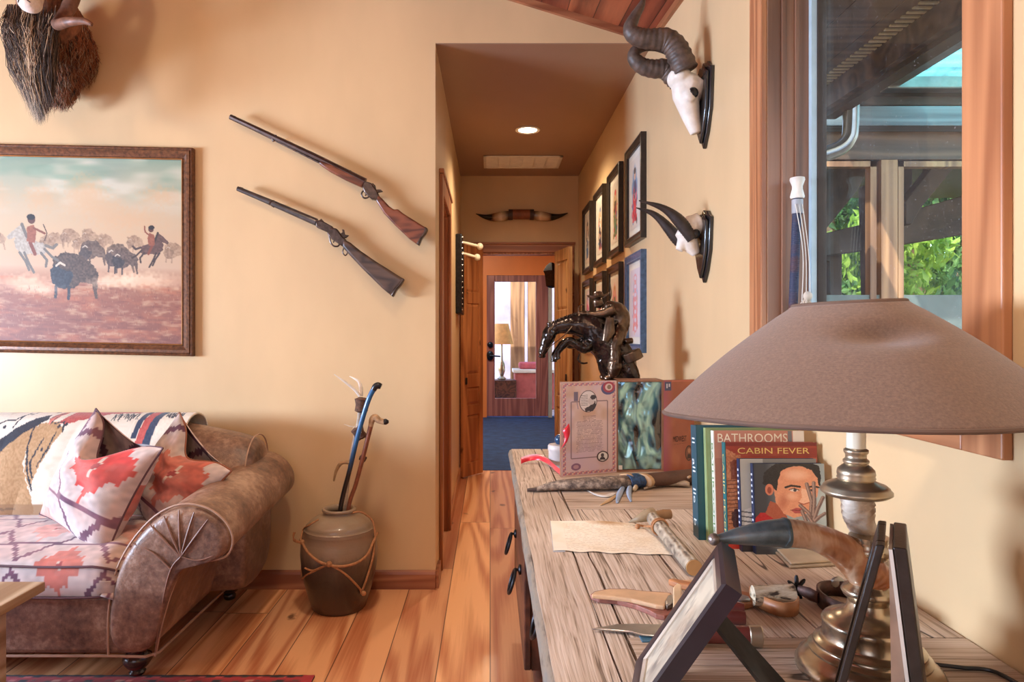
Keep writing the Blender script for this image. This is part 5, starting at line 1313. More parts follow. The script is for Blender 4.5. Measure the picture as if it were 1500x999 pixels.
# ------------------------------------------------------------------ the old-door table top on two cabinets
TX0, TX1, TY0, TY1 = .092, XW-.003, .50, 3.13
t = thing('tabletop', 'weathered grey-brown plank top made like an old door, spanning two cabinets', 'tabletop', ((TX0+TX1)/2, 1.8, ZT-.045))
ZB = ZT-.045
m = MB()
def plank(x0, x1, y0, y1, ax, jit=.0015, dz=0):
    n = 26; mat = 0 if ax == 'y' else 1
    L = []; R = []
    for i in range(n+1):
        k = i/n
        if ax == 'y':
            y = y0+(y1-y0)*k; L.append(V(x0+jit*(mnoise.noise(V(y*9, x0*31, 1))), y, 0)); R.append(V(x1+jit*(mnoise.noise(V(y*9, x1*37, 4))), y, 0))
        else:
            x = x0+(x1-x0)*k; L.append(V(x, y1+jit*mnoise.noise(V(x*9, y1*31, 1)), 0)); R.append(V(x, y0+jit*mnoise.noise(V(x*9, y0*37, 4)), 0))
    pts = L+R[::-1]
    m.prism([V(p.x, p.y, ZB) for p in pts], V(0,0,ZT-ZB+dz), mat)
plank(TX0+.006, .198, TY0, TY1, 'y', .004)
plank(.201, .2345, TY0, TY1, 'y', .004)
plank(.239, TX1, 2.055, 2.42, 'x', .003); plank(.239, TX1, 2.424, TY1, 'x', .003)
xs = [.239, .405, .585, TX1]
for a, b in zip(xs[:-1], xs[1:]): plank(a, b-.004 if b < TX1 else b, 1.183, 2.050, 'y', .004)
plank(.239, TX1, .86, 1.180, 'x', .004); plank(.239, TX1, TY0, .857, 'x', .003)
build('planks', m, [M_OLD, M_OLDX], t, 30)
# worn front edge band
m = MB(); E0 = [(TX0-.004, ZB+.004),(TX0-.008, ZT-.022),(TX0-.002, ZT-.006),(TX0+.0055, ZT-.0015),(TX0+.0055, ZB+.002)]
rings = []
for i in range(60):
    y = TY0+(TY1-TY0)*i/59; w_ = .0035*mnoise.noise(V(y*6,0,0)); rings.append([V(a+w_*(1 if a < TX0+.003 else 0), y, z) for a, z in E0])
m.loft(rings); nt = NT('worn_painted_edge'); vec = nt.coord((1,.3,1)); nt.set(nt.ramp(nt.noise(vec, 22, 4, .65), [(.35, rgb(84,70,58)), (.5, rgb(140,124,106)), (.64, rgb(116,112,104)), (.74, rgb(160,144,124))]), .6); nt.bump(nt.noise(vec, 40), .5, .004)
build('front_edge', m, nt.mat, t, 60)
def cabinet(label, x0, y0, y1, z0, z1, nd):
    t = thing('cabinet', label, 'cabinet', ((x0+.78)/2, (y0+y1)/2, 0))
    m = MB().box(x0+.022, .79, y0, y1, z0, z1); build('body', m, M_CAB, t, smooth=0, bevel=.004)
    h = (z1-z0)/nd
    for i in range(nd):
        m = MB().box(x0, x0+.022, y0-.004, y1+.004, z0+i*h+.003, z0+(i+1)*h-.003); d = build('drawer', m, M_CAB, t, smooth=0, bevel=.004)
        for yy_ in (y0+.21, y1-.21):
            zc_ = z0+(i+.5)*h
            m = MB().ball((x0-.004, yy_, zc_), (.008,.018,.018), 12); m.tube([V(x0, yy_, zc_), V(x0-.020, yy_, zc_)], .005, 8)
            R_ = .040; m.tube([V(x0-.020-.012*(1-math.cos(a)), yy_+R_*math.sin(a), zc_-R_+R_*math.cos(a)) for a in np.linspace(0, 2*PI, 25)], .0055, 8, cap=False)
            build('ring_pull', m, M_IRON, d)
    for x in (x0+.06, .74):
        for y in (y0+.05, y1-.05):
            m = MB().lathe([(.022,0),(.026,.01),(.018,.05),(.03,z0-.02),(.034,z0)], (x, y, 0), 14); build('foot', m, M_CAB, t)
    return t
cabinet('dark wooden cabinet with iron ring pulls under the far end of the plank top', .108, 2.17, 3.02, .22, ZB, 1)
cabinet('dark wooden cabinet under the near end of the plank top', .150, .60, 1.96, .22, ZB, 2)

# ------------------------------------------------------------------ presentation box with opened doors
H = 1.115-ZT
def pt2(px, py): p = PZ(px, py, ZT); return V(p.x, p.y, 0)
bl, bh, br, be = pt2(822,699), pt2(903,691.5), pt2(972,690.5), V(.795, 2.66, 0)
UPZ = V(0,0,1)
t = thing('presentation_box', 'opened presentation box with printed paper doors and a clear plastic front', 'box', (bh+br)/2+V(0,.05,ZT))
M_BOXW = plain('box_brown_paper', rgb(150,104,78), .5, var=.12, vscale=10)
def wallbox(m, a, b, th, z0, z1, back=True):
    d = (b-a).normalized(); n = V(-d.y, d.x, 0)
    m.prism([a+UPZ*z0, b+UPZ*z0, b+n*th+UPZ*z0, a+n*th+UPZ*z0], UPZ*(z1-z0)); return n
m = MB(); nb_ = V(0,1,0)
dp = .12
c0, c1 = bh, br
m.prism([c0+UPZ*ZT, c0+V(.006,0,ZT), c0+V(.006,dp,ZT), c0+V(0,dp,ZT)], UPZ*H); m.prism([c1+UPZ*ZT, c1+V(-.006,0,ZT), c1+V(-.006,dp,ZT), c1+V(0,dp,ZT)], UPZ*H)
m.prism([c0+V(0,dp,ZT), c1+V(0,dp,ZT), c1+V(0,dp-.006,ZT), c0+V(0,dp-.006,ZT)], UPZ*H)
m.prism([c0+V(0,0,ZT), c1+V(0,0,ZT), c1+V(0,dp,ZT), c0+V(0,dp,ZT)], UPZ*.006); m.prism([c0+V(0,0,ZT+H-.006), c1+V(0,0,ZT+H-.006), c1+V(0,dp,ZT+H-.006), c0+V(0,dp,ZT+H-.006)], UPZ*.006)
build('case', m, M_BOXW, t, smooth=0)
# printed left door
dl = MB(); n_ = wallbox(dl, bl, bh-V(.001,0,0), .010, ZT, ZT+H); ld = build('door', dl, M_BOXW, t, smooth=0)
dp_ = Paint(0, 0, 162, 290, 1.5, (224,198,194))
dp_.cloud(60, 80, (206,182,206), .35, .75, .6, 2); dp_.cloud(40, 50, (196,150,116), .5, .85, .6, 7)
X_, Y_ = dp_.X, dp_.Y
bd = (X_ < 13) | (X_ > 149) | (Y_ < 13) | (Y_ > 277); bd &= (X_ > 4) & (X_ < 158) & (Y_ > 4) & (Y_ < 286)
k_ = np.mod(np.floor(X_/5)+np.floor(Y_/5), 3)
dp_.put(bd & (k_ == 0), (206,120,130), .9); dp_.put(bd & (k_ == 1), (150,110,140), .8); dp_.put(bd & (k_ == 2), (226,190,170), .8)
dp_.put(((np.abs(X_-28) < 1.8) | (np.abs(X_-134) < 1.8)) & (Y_ > 62) & (Y_ < 236), (128,104,112), .8); dp_.put(((np.abs(Y_-62) < 1.8) | (np.abs(Y_-236) < 1.8)) & (X_ > 28) & (X_ < 134), (128,104,112), .8)
for i in range(27):
    y = 108+i*4.2; a = 42+random.uniform(0,5) if i > 3 else 62; b = 122-random.uniform(0,8) if i > 3 else 100
    dp_.put((np.abs(Y_-y) < .8) & (X_ > a) & (X_ < b) & (vnoise(dp_.h, dp_.w, 2, 3, i) > .32), (120,92,98), .75)
dp_.ell(77, 62, 26, 34, (60,46,60)); dp_.ell(77, 62, 24, 32, (232,222,220))
for i in range(7): dp_.line([(56, 44+i*5), (76, 43+i*5)], 1.3, (70,56,70))
dp_.poly([(70,94),(66,84),(78,78),(88,70),(98,60),(100,78),(90,92)], (48,38,52), 1, 20, 3); dp_.ell(86, 62, 10, 11, (212,200,198)); dp_.ell(92, 50, 9, 7, (56,44,58), 1, 0, 3)
dp_.rect(36, 32, 48, 60, (92,84,116), .8); dp_.line([(44,60),(48,84)], 2, (150,130,150))
dp_.ell(136, 24, 21, 20, (88,84,136)); dp_.ell(138, 20, 18, 17, (170,60,84)); dp_.ell(138, 20, 11, 11, (226,200,196)); dp_.ell(139, 20, 6, 7, (140,116,96))
dp_.ell(120, 236, 18, 17, (70,52,54)); dp_.ell(120, 236, 14, 13.5, (232,226,222)); dp_.ell(119, 232, 5, 6, (80,70,76)); dp_.poly([(110,246),(114,238),(124,238),(129,247)], (64,54,64))
dp_.ell(42, 262, 14, 11, (140,100,130)); dp_.ell(42, 262, 8, 6, (190,150,160))
d_ = (bh-bl).normalized(); W_ = (bh-bl).length
m = picture(MB(), dp_, lookM(bl-n_*.0008+UPZ*(ZT), d_, UPZ) @ Matrix(((1,0,0,0),(0,0,1,0),(0,1,0,0),(0,0,0,1))), W_, H)
# lookM maps (right, up, out); picture uses local (x,0,z)
m = MB(); m.sheet(lambda u, v: bl-n_*.0008+UPZ*(ZT+H*(1-v))+d_*(W_*u), dp_.w, dp_.h, 0, dp_.lin()); build('door_print', m, M_PRINT, ld, 180, recalc=False)
# right door with lettering
dr = MB(); d2_ = (be-br).normalized(); W2 = (be-br).length; n2_ = wallbox(dr, br+V(.001,0,0), be, .010, ZT, ZT+H); rd = build('door', dr, M_BOXW, t, smooth=0)
rp_ = Paint(0, 0, 105, 290, 1.5, (158,88,62)); rp_.cloud(40, 60, (178,108,76), .4, .8, .7, 3); rp_.put(np.clip((34-rp_.X)/30, 0, 1), (166,84,128), .65)
rp_.rect(4, 6, 26, 34, (70,74,110)); rp_.rect(9, 12, 14, 26, (196,196,216)); rp_.rect(17, 12, 22, 22, (196,196,216)); rp_.rect(28, 2, 105, 6, (196,110,90), .8)
rp_.ell(86, 236, 13, 25, (74,44,38)); rp_.ell(86, 236, 10, 21, (126,78,60)); rp_.ell(87, 228, 5, 8, (176,126,96)); rp_.poly([(79,254),(82,240),(92,240),(95,252)], (58,40,38)); rp_.line([(34,206),(74,203)], 1, (90,52,44), .7)
m = MB(); m.sheet(lambda u, v: br-n2_*.0008+UPZ*(ZT+H*(1-v))+d2_*(W2*u), rp_.w, rp_.h, 0, rp_.lin()); build('door_print', m, M_PRINT, rd, 180, recalc=False)
M_INK = plain('dark_ink', rgb(40,28,28), .6)
m = text_mesh('MIDWEST', H*.062, lookM(br-n2_*.0012+d2_*(W2*.52)+UPZ*(ZT+H*.345), d2_, UPZ), W2*.44); build('lettering', m, M_INK, rd, 0, recalc=False)
# crumpled clear plastic front, its reflections painted in as colour patches
pl = NT('crumpled_plastic_reflections'); pl.set(rgb(150,190,184), .12, .0, spec=1.0, coat=1.0)
vecp = pl.coord((1,1,.55)); npn = pl.noise(vecp, 7, 2, .5, 1.6)
pl.set(pl.ramp(npn, [(.36, rgb(66,56,50)), (.42, rgb(70,118,140)), (.50, rgb(160,214,206)), (.57, rgb(130,176,178)), (.63, rgb(74,84,88))]), .16, .4)  # colour bands imitate reflections in the clear plastic
pl.bump(npn, .7, .008)
def plas(u, v):
    p = c0.lerp(c1, .02+.96*u); z = ZT+.008+(H-.016)*v
    w_ = .012*mnoise.noise(V(u*3.2, v*4.0, 2))+.006*mnoise.noise(V(u*7, v*9, 5))
    return V(p.x, p.y+.012-w_*math.sin(PI*u)**.5, z)
m = MB().sheet(plas, 40, 70); build('plastic_front', m, pl.mat, t, 180, recalc=False)
m = MB().box(c0.x+.008, c0.x+.022, c0.y-.0035, c0.y-.002, ZT+.010, ZT+.026); build('price_tag', m, M_WHITE, t, smooth=0)
# red ribbon and round jar behind the left door
M_RIB = plain('red_satin_ribbon', rgb(214,24,44), .3, var=.15, sheen=.4)
m = MB(); rp0 = [PZ(763,676,ZT+.012), PZ(775,672,ZT+.020), PZ(790,671,ZT+.026), PZ(803,677,ZT+.02), PZ(815,688,ZT+.012), PZ(824,695,ZT+.008)]
q = smooth_path([tuple(p) for p in rp0], 6); ring = []
for i, p in enumerate(q): ring.append((V(*p)+V(0,-.012,-.007), V(*p)+V(0,.016,.012)))
m.add([x for r in ring for x in r], [(2*i, 2*i+1, 2*i+3, 2*i+2) for i in range(len(ring)-1)])
rb = build('ribbon', m, M_RIB, None, 180, recalc=False, solid=.001); tag(rb, 'bright red satin ribbon trailing on the table beside the printed box door', 'ribbon')
m = MB(); e0 = bl+UPZ*(ZT+.10); rr2 = []
for k in range(9):
    a = k/8; rr2.append((e0+V(-.006+.018*math.sin(a*PI*.8), -.006-.004*a, .10*a*.7), e0+V(.020+.012*math.sin(a*PI*.8), -.010, .03+.10*a*.7)))
m.add([x for r in rr2 for x in r], [(2*i, 2*i+1, 2*i+3, 2*i+2) for i in range(8)]); tag(build('ribbon', m, M_RIB, None, 180, recalc=False, solid=.001), 'short red satin ribbon end looped round the edge of the printed box door', 'ribbon')
c = PZ(822, 686, ZT); c.y += .05
t = thing('jar', 'pale round jar with a dark blue knob half hidden behind the printed box door', 'jar', c)
m = MB().lathe([(.042,0),(.045,.004),(.045,.060),(.048,.064),(.048,.080),(.044,.086),(.01,.088)], c, 32); build('body', m, plain('pale_grey_ceramic', rgb(206,198,194), .4), t)
m = MB().ball(c+V(0,0,.105), .022, 16); build('knob', m, plain('dark_blue_glaze', rgb(36,70,104), .25), t)

# ------------------------------------------------------------------ bronze horse and rider (a plain generic figure)
YS = 2.90
g4 = lambda x, y: (770+x/7.135, 420+y/7.135)
KS = YS/1000/7.135
def s4(x, y, dy=0): return P(*g4(x, y), YS)+V(0, dy, 0)
t = thing('bronze_statue', 'dark bronze statue of a hatted rider on a plunging horse behind the box', 'statue', V(s4(950,950).x, YS+.01, ZT))
m = MB()
def st(pts, seg=14, n=5): stube(m, [tuple(s4(a, b, d*KS))+(r*KS,) for a, b, r, d in pts], n, seg)
st([(900,640,185,0),(820,560,190,0),(740,470,175,0),(660,420,150,0),(560,400,122,0),(450,400,98,0),(350,415,78,0),(280,450,62,0)], 18)
st([(275,420,58,0),(245,500,76,0),(215,585,62,0),(184,665,48,0),(160,712,42,0)], 16)
m.ball(s4(240,545), (66*KS,48*KS,66*KS), 14); m.ball(s4(170,725), (40*KS,34*KS,24*KS), 12)
for s in (-1, 1): st([(268,420,22,s*30),(246,392,26,s*36),(222,372,7,s*40)], 8, 3)
st([(860,600,190,0),(950,740,185,0),(1010,860,160,0),(1060,960,130,0)], 16)
for s, pts in ((-1, [(640,600,85,-60),(600,640,62,-80),(520,600,44,-90),(440,565,44,-90),(380,620,34,-90),(330,690,27,-90),(318,730,32,-90),(330,760,38,-90)]),
               (1, [(660,560,80,60),(560,600,56,80),(470,610,40,85),(400,590,40,85),(345,650,30,85),(300,720,25,85),(300,760,32,85),(300,790,34,85)])):
    st(pts, 12)
for s in (-1, 1):
    st([(1000,800,120,s*70),(1080,940,95,s*95),(1060,1080,66,s*100),(1130,1190,46,s*100),(1090,1330,36,s*100),(1080,1420,40,s*100)], 12)
st([(1060,900,40,0),(1150,960,46,0),(1200,1060,34,0),(1210,1160,10,0)], 10)
st([(790,760,60,-40),(820,860,60,-30),(860,960,50,-20)], 10)
build('horse', m, M_BRONZE, t, 180, remesh=.0042, smoothit=2, disp=(.0065,.026))
m = MB()
for i in range(22):
    k = i/21; x = 300+420*k; y = 372-70*math.sin(k*PI*.62)-40*k
    stube(m, [tuple(s4(x, y+30, -10*KS))+(14*KS,), tuple(s4(x-14, y-8, -18*KS))+(12*KS,), tuple(s4(x-34, y+28+10*math.sin(i*3), -34*KS))+(4*KS,)], 3, 6)
build('mane', m, M_BRONZE, t)
m = MB()
st([(960,470,95,0),(985,400,100,0),(985,320,105,0),(950,255,100,0),(890,215,72,0),(830,190,45,0)], 16)
st([(800,200,36,0),(765,185,40,0)], 12)
m.ball(s4(752,160), (50*KS,44*KS,56*KS), 16); m.ball(s4(716,178), (14*KS,12*KS,15*KS), 8); m.ball(s4(735,205), (26*KS,28*KS,18*KS), 10)
for s, hx, hy in ((-1, 570, 280), (1, 620, 300)):
    st([(910,235,58,s*85),(820,275,44,s*80),(730,290,36,s*60),(640,288,30,s*30),(hx+12,hy,26,s*16)], 12)
    st([(hx+10,hy,26,s*16),(hx-22,hy+4,20,s*16)], 8)
    for f in range(4): st([(hx-14,hy-12+9*f,8,s*16),(hx-34,hy-6+9*f,8,s*14),(hx-30,hy+12+6*f,7,s*6)], 6, 3)
    st([(hx,hy-14,8,s*12),(hx-16,hy-28,7,s*4)], 6, 3)
for s in (-1, 1):
    st([(970,450,88,s*60),(930,540,78,s*125),(900,640,66,s*140)], 12)
    st([(905,630,66,s*140),(915,740,74,s*140),(905,840,80,s*140),(890,920,58,s*140)], 14)
    st([(890,925,44,s*140),(830,950,38,s*140),(800,960,26,s*140)], 10)
build('rider', m, M_BRONZEB, t, 180, remesh=.0042, smoothit=2, disp=(.0055,.02))
m = MB(); hc_ = s4(762,112); Mh = Euler((0, math.radians(-8), 0)).to_matrix()
pr = [(0,62),(28,64),(46,52),(54,20),(58,4),(90,-8),(112,2),(118,18),(114,20),(92,-2),(56,-8),(4,-10)]
for r, z in [(0,0)]: pass
vs = []; n = 28
for r, z in pr:
    for j in range(n):
        a = 2*PI*j/n; zz2 = z+(abs(math.sin(a))**2*0+abs(math.cos(a))**3*22 if r > 80 else 0)
        vs.append(hc_+Mh @ V(math.cos(a)*r*KS*1.02, math.sin(a)*r*KS*.85, zz2*KS))
k = len(pr); m.add(vs, [(i*n+j, i*n+(j+1) % n, (i+1)*n+(j+1) % n, (i+1)*n+j) for i in range(k-1) for j in range(n)]+[tuple(range(n))])
build('hat', m, M_BRONZEB, t)
m = MB(); m.ball(s4(880,400), (110*KS,150*KS,40*KS), 14, M=Euler((0,math.radians(-28),0)).to_matrix()); stube(m, [tuple(s4(830,400))+(18*KS,), tuple(s4(800,360))+(18*KS,), tuple(s4(770,330))+(24*KS,)], 4, 8)
build('saddle', m, M_BRONZE, t)
m = MB(); m.tube([s4(1050,670,-.10), s4(1090,760,-.10)], [95*KS,95*KS], 18); m.tube([s4(1010,570,-.06), s4(1090,560,-.06)], [30*KS,30*KS], 12); build('bedroll', m, M_BRONZEB, t, bevel=.004)
m = MB(); m.tube([s4(850,330,-.075), s4(840,470,-.08), s4(800,570,-.08)], [38*KS,62*KS,30*KS], 12, flat=.5); build('saddle_bag', m, M_BRONZEB, t, disp=(.004,.02))
m = MB(); stube(m, [tuple(s4(560,285,-.01))+(5*KS,), tuple(s4(548,225,-.01))+(5*KS,), tuple(s4(580,190,-.01))+(5*KS,), tuple(s4(615,195,-.01))+(5*KS,)], 6, 6); build('lariat', m, M_BRONZEB, t); m = MB(); stube(m, [tuple(s4(560,290,-.02))+(6*KS,), tuple(s4(420,480,-.045))+(6*KS,), tuple(s4(215,650,-.03))+(6*KS,)], 6, 6)
build('reins', m, M_BRONZEB, t); m = MB(); stube(m, [tuple(s4(895,130,.02))+(6*KS,), tuple(s4(905,60,.02))+(6*KS,), tuple(s4(890,-40,.02))+(6*KS,)], 4, 6); build('quirt', m, M_BRONZEB, t)
m = MB(); stube(m, [tuple(s4(545,700,-.05))+(8*KS,), tuple(s4(535,760,-.05))+(10*KS,), tuple(s4(575,795,-.05))+(10*KS,), tuple(s4(630,790,-.05))+(8*KS,)], 6, 8); build('stirrup', m, M_BRONZE, t)
m = MB(); xb = s4(1000,0).x; m.ball((xb, YS+.01, ZT+.02), (.16,.12,.10), 24); m.tube([V(xb+.02,YS+.01,ZT), V(xb+.02,YS+.01,ZT+.12), V(xb+.03,YS+.01,ZT+.20)], [.13,.10,.06], 16)
m.v = [V(v.x, min(v.y, 3.10), max(v.z, ZT)) for v in m.v]; build('rock_base', m, M_BRONZE, t, 180)

# ------------------------------------------------------------------ long hide-sheathed knife with beads and feathers
def zp(px, py, z=0): return PZ(px, py, ZT+z)
ga = lambda x, y: (760+x/5.357, 670+y/5.357)
t = thing('sheathed_knife', 'long hide-sheathed knife with blue bead wrap and hanging feathers lying before the box', 'knife', zp(905, 722))
def lay(pts, f, z0, z1): m = MB(); m.prism([zp(*f(*p), z0) for p in pts], V(0,0,z1-z0)); return m
nt = NT('mottled_hide'); vec = nt.coord(); nt.set(nt.ramp(nt.noise(vec, 42, 5, .7), [(.36, rgb(70,60,54)), (.5, rgb(122,106,94)), (.66, rgb(184,164,144))]), .75); nt.bump(nt.noise(vec, 120), .6, .003); M_HIDE = nt.mat
def ribpath(pts, z=.002):   # (px,py of the centre on the table, half-width m, height m)
    m = MB(); q = smooth_path(pts, 5); rings = []
    for i, p in enumerate(q):
        c = zp(p[0], p[1]); a = q[max(i-1,0)]; b = q[min(i+1,len(q)-1)]; d = (zp(b[0],b[1])-zp(a[0],a[1])).normalized(); n = V(-d.y, d.x, 0); w, h = p[2], p[3]
        rings.append([c+n*w*math.cos(k*2*PI/14)+V(0,0,z+h/2+h/2*math.sin(k*2*PI/14)) for k in range(14)])
    m.loft(rings); return m
build('sheath', ribpath([(*ga(130,272),.010,.012),(*ga(280,262),.024,.03),(*ga(500,258),.034,.04),(*ga(700,254),.037,.044),(*ga(850,246),.036,.044)]), M_HIDE, t, 180)
build('sheath_tip', ribpath([(*ga(66,272),.006,.010),(*ga(100,272),.007,.012),(*ga(140,272),.010,.014)]), plain('dark_leather', rgb(70,52,46), .6), t, 180)
build('bead_wrap', ribpath([(*ga(846,246),.039,.047),(*ga(900,242),.040,.048),(*ga(960,238),.039,.047)]), plain('blue_beads', rgb(30,70,112), .3, var=.5, vscale=120, bump=.8, bscale=260), t, 180)
for a, b in ((848,866),(966,992)): build('hide_thong', ribpath([(*ga(a,246),.041,.049),(*ga(b,240),.041,.049)]), plain('tan_thong', rgb(186,150,112), .7), t, 180)
build('handle', ribpath([(*ga(985,238),.033,.046),(*ga(1150,226),.036,.048),(*ga(1400,204),.037,.050),(*ga(1432,200),.034,.046)]), plain('brown_hide_grip', rgb(92,62,48), .6, var=.25, vscale=14, bump=.3), t, 180)
build('bone_pendant', ribpath([(*ga(985,262),.003,.006),(*ga(1080,238),.009,.012),(*ga(1200,232),.011,.014),(*ga(1300,236),.016,.020),(*ga(1340,238),.010,.014)], .004), plain('grey_bone', rgb(170,152,132), .6, var=.25, bump=.3), t, 180)
build('hide_thong', ribpath([(*ga(1330,236),.005,.008),(*ga(1370,200),.005,.010),(*ga(1385,150),.005,.010)], .03), plain('tan_cord', rgb(176,146,112), .7), t, 180)
M_FEA = plain('white_feather', rgb(216,208,200), .8); M_FEB = plain('blue_grey_feather', rgb(150,162,180), .8)
for pts, mt in (([(540,265,.001,.002),(620,300,.010,.004),(690,310,.014,.005),(750,285,.006,.003)], M_FEA), ([(830,250,.006,.02),(790,300,.010,.010),(772,362,.004,.003)], M_FEB), ([(890,225,.006,.03),(862,290,.009,.012),(880,352,.003,.003)], M_FEB), ([(905,215,.007,.04),(930,240,.007,.03),(905,275,.006,.016)], plain('tan_coil', rgb(206,184,150), .7)), ([(760,310,.006,.006),(700,350,.008,.004),(640,382,.003,.003)], plain('tan_feather', rgb(196,160,116), .8))):
    build('feather', ribpath([(*ga(a, b), w_, h_) for a, b, w_, h_ in pts], .001), mt, t, 180)

# paper with faint handwriting
TL, TR, BL, BR = zp(806.5,764), zp(960,771), zp(811,808), zp(993,815)
pa = Paint(0, 0, 300, 220, 1.0, (248,236,216)); pa.cloud(50, 40, (238,218,188), .45, .85, .6, 4); pa.ell(165, 8, 70, 26, (176,130,84), .8, soft=.9, jit=8)
for i in range(17):
    y = 22+i*11.2; pa.put((np.abs(pa.Y-y-1.5*np.sin(pa.X*.5+i)) < 1.1) & (pa.X > 34) & (pa.X < 284) & (vnoise(pa.h, pa.w, 3, 5, 40+i) > .42), (176,150,120), .5)
def paper(u, v):
    p = (TL*(1-u)+TR*u)*(1-v)+(BL*(1-u)+BR*u)*v
    e = .004*math.sin(u*23)*(v if v > .9 else 0)
    return V(p.x, p.y+e, ZT+.0025+.006*(1-v)**2*math.sin(u*PI)**2+.004*max(0, v-.8)*math.sin(u*14)**2)
t = thing('paper_sheet', 'yellowed handwritten sheet of paper lying flat on the planks', 'paper', (TL+BR)/2)
m = MB().sheet(paper, pa.w, pa.h, 0, pa.lin()); build('sheet', m, painted('old_paper', .8), t, 180, recalc=False)
m = MB().prism([zp(806,763.5,.0004), zp(822,764.5,.0004), zp(828,808.5,.0004), zp(810.5,808.5,.0004)], V(0,0,.0016)); build('backing_strip', m, plain('blue_grey_card', rgb(186,192,200), .6), t, smooth=0)

# hammer with bark-wrapped handle
t = thing('stone_hammer', 'bark-wrapped wooden hammer lying across the corner of the paper', 'hammer', zp(985, 795))
a = zp(954, 757, .030); b = zp(1017, 832, .020)
nt = NT('grey_bark'); vec = nt.coord(); wv = nt.n('TexWave'); wv.inputs['Scale'].default_value = 26; wv.inputs['Distortion'].default_value = 4; nt.l(vec, wv.inputs[0])
nt.set(nt.ramp(nt.math('ADD', nt.math('MULTIPLY', wv.outputs[0], .3), nt.noise(vec, 30, 4)), [(.38, rgb(92,76,62)), (.6, rgb(160,142,120)), (.9, rgb(190,174,150))]), .75); nt.bump(wv.outputs[0], .5, .003)
m = MB(); m.tube([a.lerp(b, k) for k in (0,.2,.4,.6,.62,.8,.995)], [.0165,.0175,.018,.018,.0185,.0185,.0185], 18); build('handle', m, nt.mat, t, 50)
m = MB().tube([a.lerp(b, .994), a.lerp(b, 1.0)], [.0175,.0172], 18); build('cut_end', m, plain('raw_wood', rgb(196,150,98), .7), t)
m = MB(); stube(m, [tuple(zp(921,765,.012))+(.002,), tuple(zp(935,760,.026))+(.010,), tuple(zp(948,755,.034))+(.017,), tuple(zp(957,753,.036))+(.018,)], 5, 14); build('spike', m, plain('horn_spike', rgb(150,128,98), .5, var=.25, bump=.3), t)
m = MB(); stube(m, [tuple(zp(957,755,.034))+(.012,), tuple(zp(966,754,.034))+(.012,), tuple(zp(972,753.5,.034))+(.0135,), tuple(zp(982,753,.034))+(.013,)], 3, 14, rings=(4,.06)); build('peen', m, plain('tan_horn', rgb(156,118,80), .5, var=.25, bump=.3), t)
m = MB(); 
for k in (.22,.25): c = a.lerp(b, k); d = (b-a).normalized(); m.tube([c+(d.cross(V(0,0,1)).normalized()*math.cos(q)+d.cross(d.cross(V(0,0,1))).normalized()*math.sin(q))*.0205 for q in np.linspace(0, 2*PI, 17)], .0025, 6, cap=False)
stube(m, [tuple(a.lerp(b,.24)+V(-.02,-.005,.004))+(.003,), tuple(zp(945,771,.012))+(.003,), tuple(zp(936,769,.010))+(.003,)], 4, 6); m.ball(zp(934,771,.010), .007, 10); build('thong', m, M_CORD, t)

# ------------------------------------------------------------------ hunting knives
gb = lambda x, y: (850+x/4.412, 835+y/4.412)
M_TANL = plain('tan_leather', rgb(214,174,134), .55, var=.12, vscale=20)
M_TANE = plain('red_brown_edge', rgb(150,92,76), .55, var=.25, vscale=60)
M_ROSE = plain('rosewood', rgb(116,52,44), .3, var=.25, vscale=30, coat=.4)
M_SADDLE = plain('saddle_tan', rgb(172,112,68), .45, var=.2, vscale=20)
t = thing('sheathed_knife', 'tan leather knife sheath with a strap and a red wood handle, behind the bare blade', 'knife', zp(970, 893))
so = [(64,190),(90,168),(180,150),(300,150),(420,165),(520,170),(590,178),(560,240),(600,290),(590,320),(545,330),(490,318),(440,290),(360,258),(240,226),(120,214)]
m = lay(so, gb, 0, .010); build('sheath_edge', m, M_TANE, t, smooth=0, bevel=.002)
si = [(70,186),(92,166),(180,149),(300,149),(420,163),(560,172),(590,180),(556,228),(546,262),(490,255),(420,238),(330,215),(200,198)]
m = lay(si, gb, .010, .019); build('sheath', m, M_TANL, t, smooth=0, bevel=.003)
m = lay([(548,232),(568,195),(596,188),(600,240),(560,262)], gb, .012, .022); build('blade_guard', m, M_STEEL, t, bevel=.002)
m = MB(); w0 = [(600,185),(600,130),(628,100),(655,115),(655,185),(640,260),(600,270)]; m = lay(w0, gb, .018, .024); build('strap', m, plain('cream_leather', rgb(228,196,156), .6), t, bevel=.002)
for a_, b_ in (((880,232),(1060,262)),((880,290),(1068,312))):
    q0 = zp(*gb(610, a_[1]-20), .0145); q1 = zp(*gb(*b_), .0145)
    m = MB().tube([q0, q0.lerp(q1,.5), q0.lerp(q1,.93), q1], [.009,.012,.014,.012], 10, flat=.8); build('handle', m, M_ROSE, t, 60)
t = thing('sheathed_knife', 'stag-handled knife in brown leather with a looped belt strap', 'knife', zp(1090, 880))
m = lay([(565,98),(600,92),(720,118),(900,150),(960,160),(1110,190),(1120,250),(1060,262),(960,210),(820,160),(640,128)], gb, 0, .014); build('sheath', m, M_SADDLE, t, bevel=.004)
m = lay([(616,62),(624,84),(720,80),(760,100),(720,112),(620,98)], gb, .006, .012); build('sheath_flap', m, M_TANL, t, bevel=.002)
m = lay([(950,160),(1010,162),(1090,188),(1100,206),(1040,210),(950,190)], gb, .014, .020); build('blade', m, M_STEEL, t, bevel=.002)
nt = NT('stag_antler'); vec = nt.coord((.35,1,1)); n_ = nt.noise(vec, 90, 4, .6, .6); nt.set(nt.ramp(n_, [(.38, rgb(70,54,42)), (.47, rgb(196,176,144)), (.7, rgb(232,220,194))]), .55); nt.bump(n_, .7, .004)
q0 = zp(*gb(1115,165), .026); q1 = zp(*gb(1378,168), .026)
